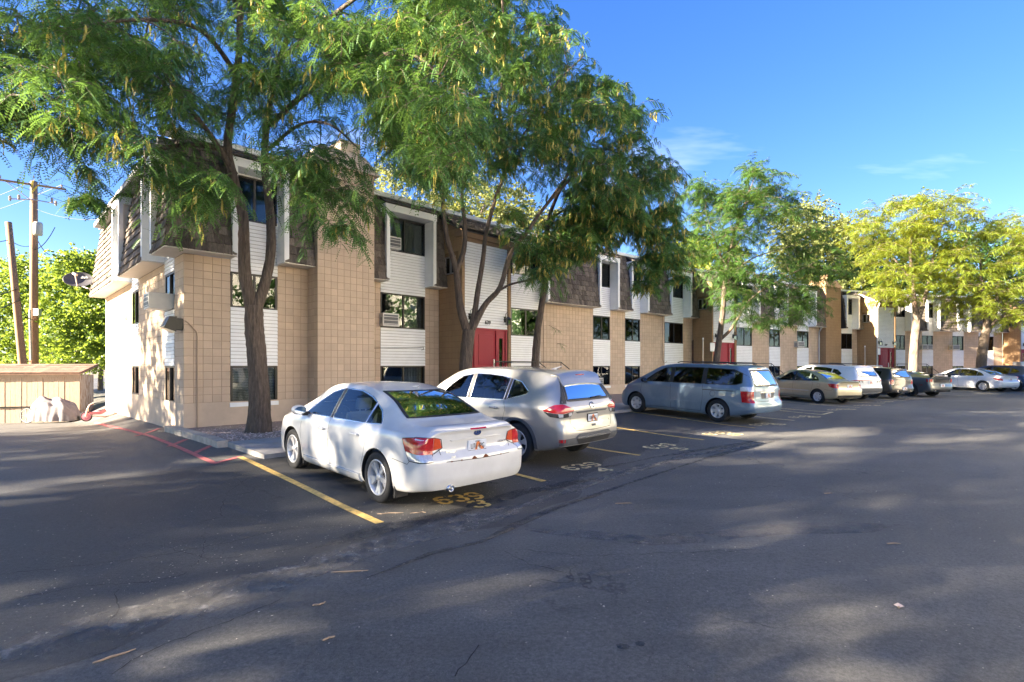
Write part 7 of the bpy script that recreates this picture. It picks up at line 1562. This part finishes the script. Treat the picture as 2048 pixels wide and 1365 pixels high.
st = MB(); st.smooth = True; st.grid(np.array([[(u * .24 + .16, v * .17 * (1 - .2 * u), .27 + .10 * v * v + .13 * max(0, u) ** 2) for v in np.linspace(-1, 1, 9)] for u in np.linspace(-1, 1, 10)])); st.grid(np.array([[(u * .24 + .16, v * .17 * (1 - .2 * u), .25 + .10 * v * v + .13 * max(0, u) ** 2) for v in np.linspace(1, -1, 9)] for u in np.linspace(-1, 1, 10)])); st.build('seat', m_pink, ty_)
for y in (-.22, .22): MB().lathe([(0, .025), (.09, .025), (.1, 0), (.09, -.025), (0, -.025)], 18, 'y', Matrix.Translation((.6, y, .1))).build('rear_wheel', m_pink, ty_)
MB().tube([(.6, -.22, .1), (.6, 0, .17), (.6, .22, .1)], .016, 6).build('axle', m_cream, ty_); MB().bevbox(.64, .68, -.05, .05, .12, .34, .01).build('footplate', m_cream, ty_)
# ================================================================== utility poles and wires
m_polew = wood_mat('pole_wood', (.16, .085, .045), (.34, .20, .11), 6.)
def pole(lab, xt, yt, xb, Y, r, group='utility poles behind the shed'):
    t_, b_ = px(xt, yt, Y), px(xb, 800, Y); t = thing('utility_pole', lab, 'utility pole', (b_.x, b_.y, -1.2)); b_.z = -1.2; m_ = MB(); m_.smooth = True; m_.tube([b_ + (t_ - b_) * f for f in (0, .3, .6, 1)], [r * 1.25, r * 1.12, r, r * .85], 14); m_.build('post', m_polew, t, I4); return t, t_, b_
p1, t1, b1 = pole('tall wooden utility pole with crossarm and transformer behind the shed', 68, 364, 68, 27, .17); p2, t2, b2 = pole('shorter leaning wooden utility pole beside the crossarm pole', 17, 445, 58, 25.5, .15)
ca, cb_ = px(-40, 356, 25.6), px(138, 382, 28.2); MB().tube([ca + Vector((0, -.2, 0)), cb_ + Vector((0, -.2, 0))], .07, 4).build('crossarm', m_polew, p1, I4)
for f in (.3, .78): MB().tube([ca + (cb_ - ca) * f + Vector((0, -.2, 0)), t1 + Vector((0, -.2, -1.0))], .022, 5).build('brace', m_afr, p1, I4)
m_porc = pm('porcelain', (.30, .25, .22), .3, var=.1)
for f in (.05, .25, .62, .95):
    p = ca + (cb_ - ca) * f + Vector((0, -.2, .07)); MB().lathe([(.02, 0), (.05, .03), (.03, .07), (.05, .1), (.03, .15), (0, .17)], 10, 'z', Matrix.Translation(p)).build('insulator', m_porc, p1, I4)
a2 = px(20, 398, 26.2), px(112, 408, 27.6); MB().tube([a2[0], px(68, 400, 26.8), a2[1]], .03, 5).build('lower_arm', m_afr, p1, I4)
for p in (*a2, px(38, 396, 26.4), px(104, 402, 27.4)): MB().lathe([(.02, -.12), (.06, -.05), (.05, .04), (.07, .1), (.02, .16)], 8, 'z', Matrix.Translation(p)).build('cutout', m_porc, p1, I4)
tr_ = px(76, 458, 26.6); m_ = MB(); m_.smooth = True; m_.lathe([(0, -.33), (.17, -.33), (.19, -.28), (.19, .26), (.15, .33), (0, .34)], 18, 'z', Matrix.Translation(tr_)); m_.build('transformer', pm('transformer_grey', (.42, .42, .36), .5, var=.08), p1, I4)
MB().bevbox(-.14, .14, -.1, .1, -.18, .18, .02, Matrix.Translation(px(75, 625, 26.6))).build('meter_box', m_afr, p1, I4); MB().tube([px(60, 620, 26.7), px(62, 720, 26.7)], .05, 7).build('riser_pipe', m_afr, p1, I4)
def wire(a, b, sag, par, r=.012): MB().tube([Vector(a) + (Vector(b) - Vector(a)) * f - Vector((0, 0, sag * 4 * f * (1 - f))) for f in np.linspace(0, 1, 13)], r, 4, False).build('wire', m_black, par, I4)
for f in (.05, .62, .95): p = ca + (cb_ - ca) * f + Vector((0, -.2, .22)); wire(p, p + Vector((-26, 12, .5)), .8, p1); wire(p, p + Vector((14, 40, 0)), 1.2, p1)
wire(px(68, 500, 26.8), px(110, 455, 27.2), .25, p1, .018); wire(px(70, 470, 26.8), px(100, 510, 27.1), .2, p1, .018); wire(px(20, 480, 25.5), px(62, 492, 26.8), .15, p2, .016); wire(px(18, 480, 25.5), px(-120, 478, 22), .2, p2, .02); wire(px(35, 578, 25.5), px(-150, 590, 20), .3, p2, .025); wire(px(38, 595, 25.5), px(66, 640, 26.7), .3, p2, .02); wire(px(40, 600, 25.5), px(-150, 650, 18), .2, p2, .02); wire(t1 + Vector((.1, 0, -1.4)), P_w.pt(1, 8).tolist() + [E + 5.9], .5, p1, .012)
# ================================================================== small fittings by the far entrances
BLD_B.part('notice_sign', MB().bevbox(eB0 - .3, eB0 + .12, -pB - .12, -pB - .09, E + .85, E + 1.35, .01), m_white, PB); BLD_C.part('notice_sign', MB().bevbox(eC0 - .1, eC0 + .2, -pC - .2, -pC - .17, E + .85, E + 1.35, .01), m_white, PC)
for lab, x, y, Y, fr_ in (('thin grey marker post beside the second entrance', 1406, 676, 30, PB), ('thin grey marker post beside the third entrance', 1730, 692, 38.5, PC)):
    p = px(x, y, Y); t = thing('marker_post', lab, 'post', (p.x, p.y, gz(p.x, p.y) + .1)); MB().tube([(p.x, p.y, gz(p.x, p.y)), (p.x, p.y, p.z - .1)], .025, 7).build('post', m_afr, t, I4); MB().tube([(p.x, p.y, p.z - .1), (p.x, p.y, p.z)], .035, 7).build('tip', m_white, t, I4)
p = px(2046, 728, 39); t = thing('utility_cabinet', 'pale grey utility cabinet in front of the sunlit stair hall', 'cabinet', (p.x, p.y, gz(p.x, p.y) + .1)); MB().bevbox(p.x - .5, p.x + .5, p.y - .3, p.y + .3, gz(p.x, p.y), p.z + .15, .02).build('housing', m_afr, t, I4); MB().bevbox(p.x - .45, p.x + .45, p.y - .32, p.y - .29, gz(p.x, p.y) + .2, p.z + .1, .01).build('door', m_afr, t, I4)
p = pg(1797, 1214); o_ = scatter_stones('stone', np.array([[p.x, p.y, p.z + .01]]), .025, .03, m_stone, 4); del o_['kind']; tag(o_, 'small grey stone lying alone on the open asphalt', 'stone')
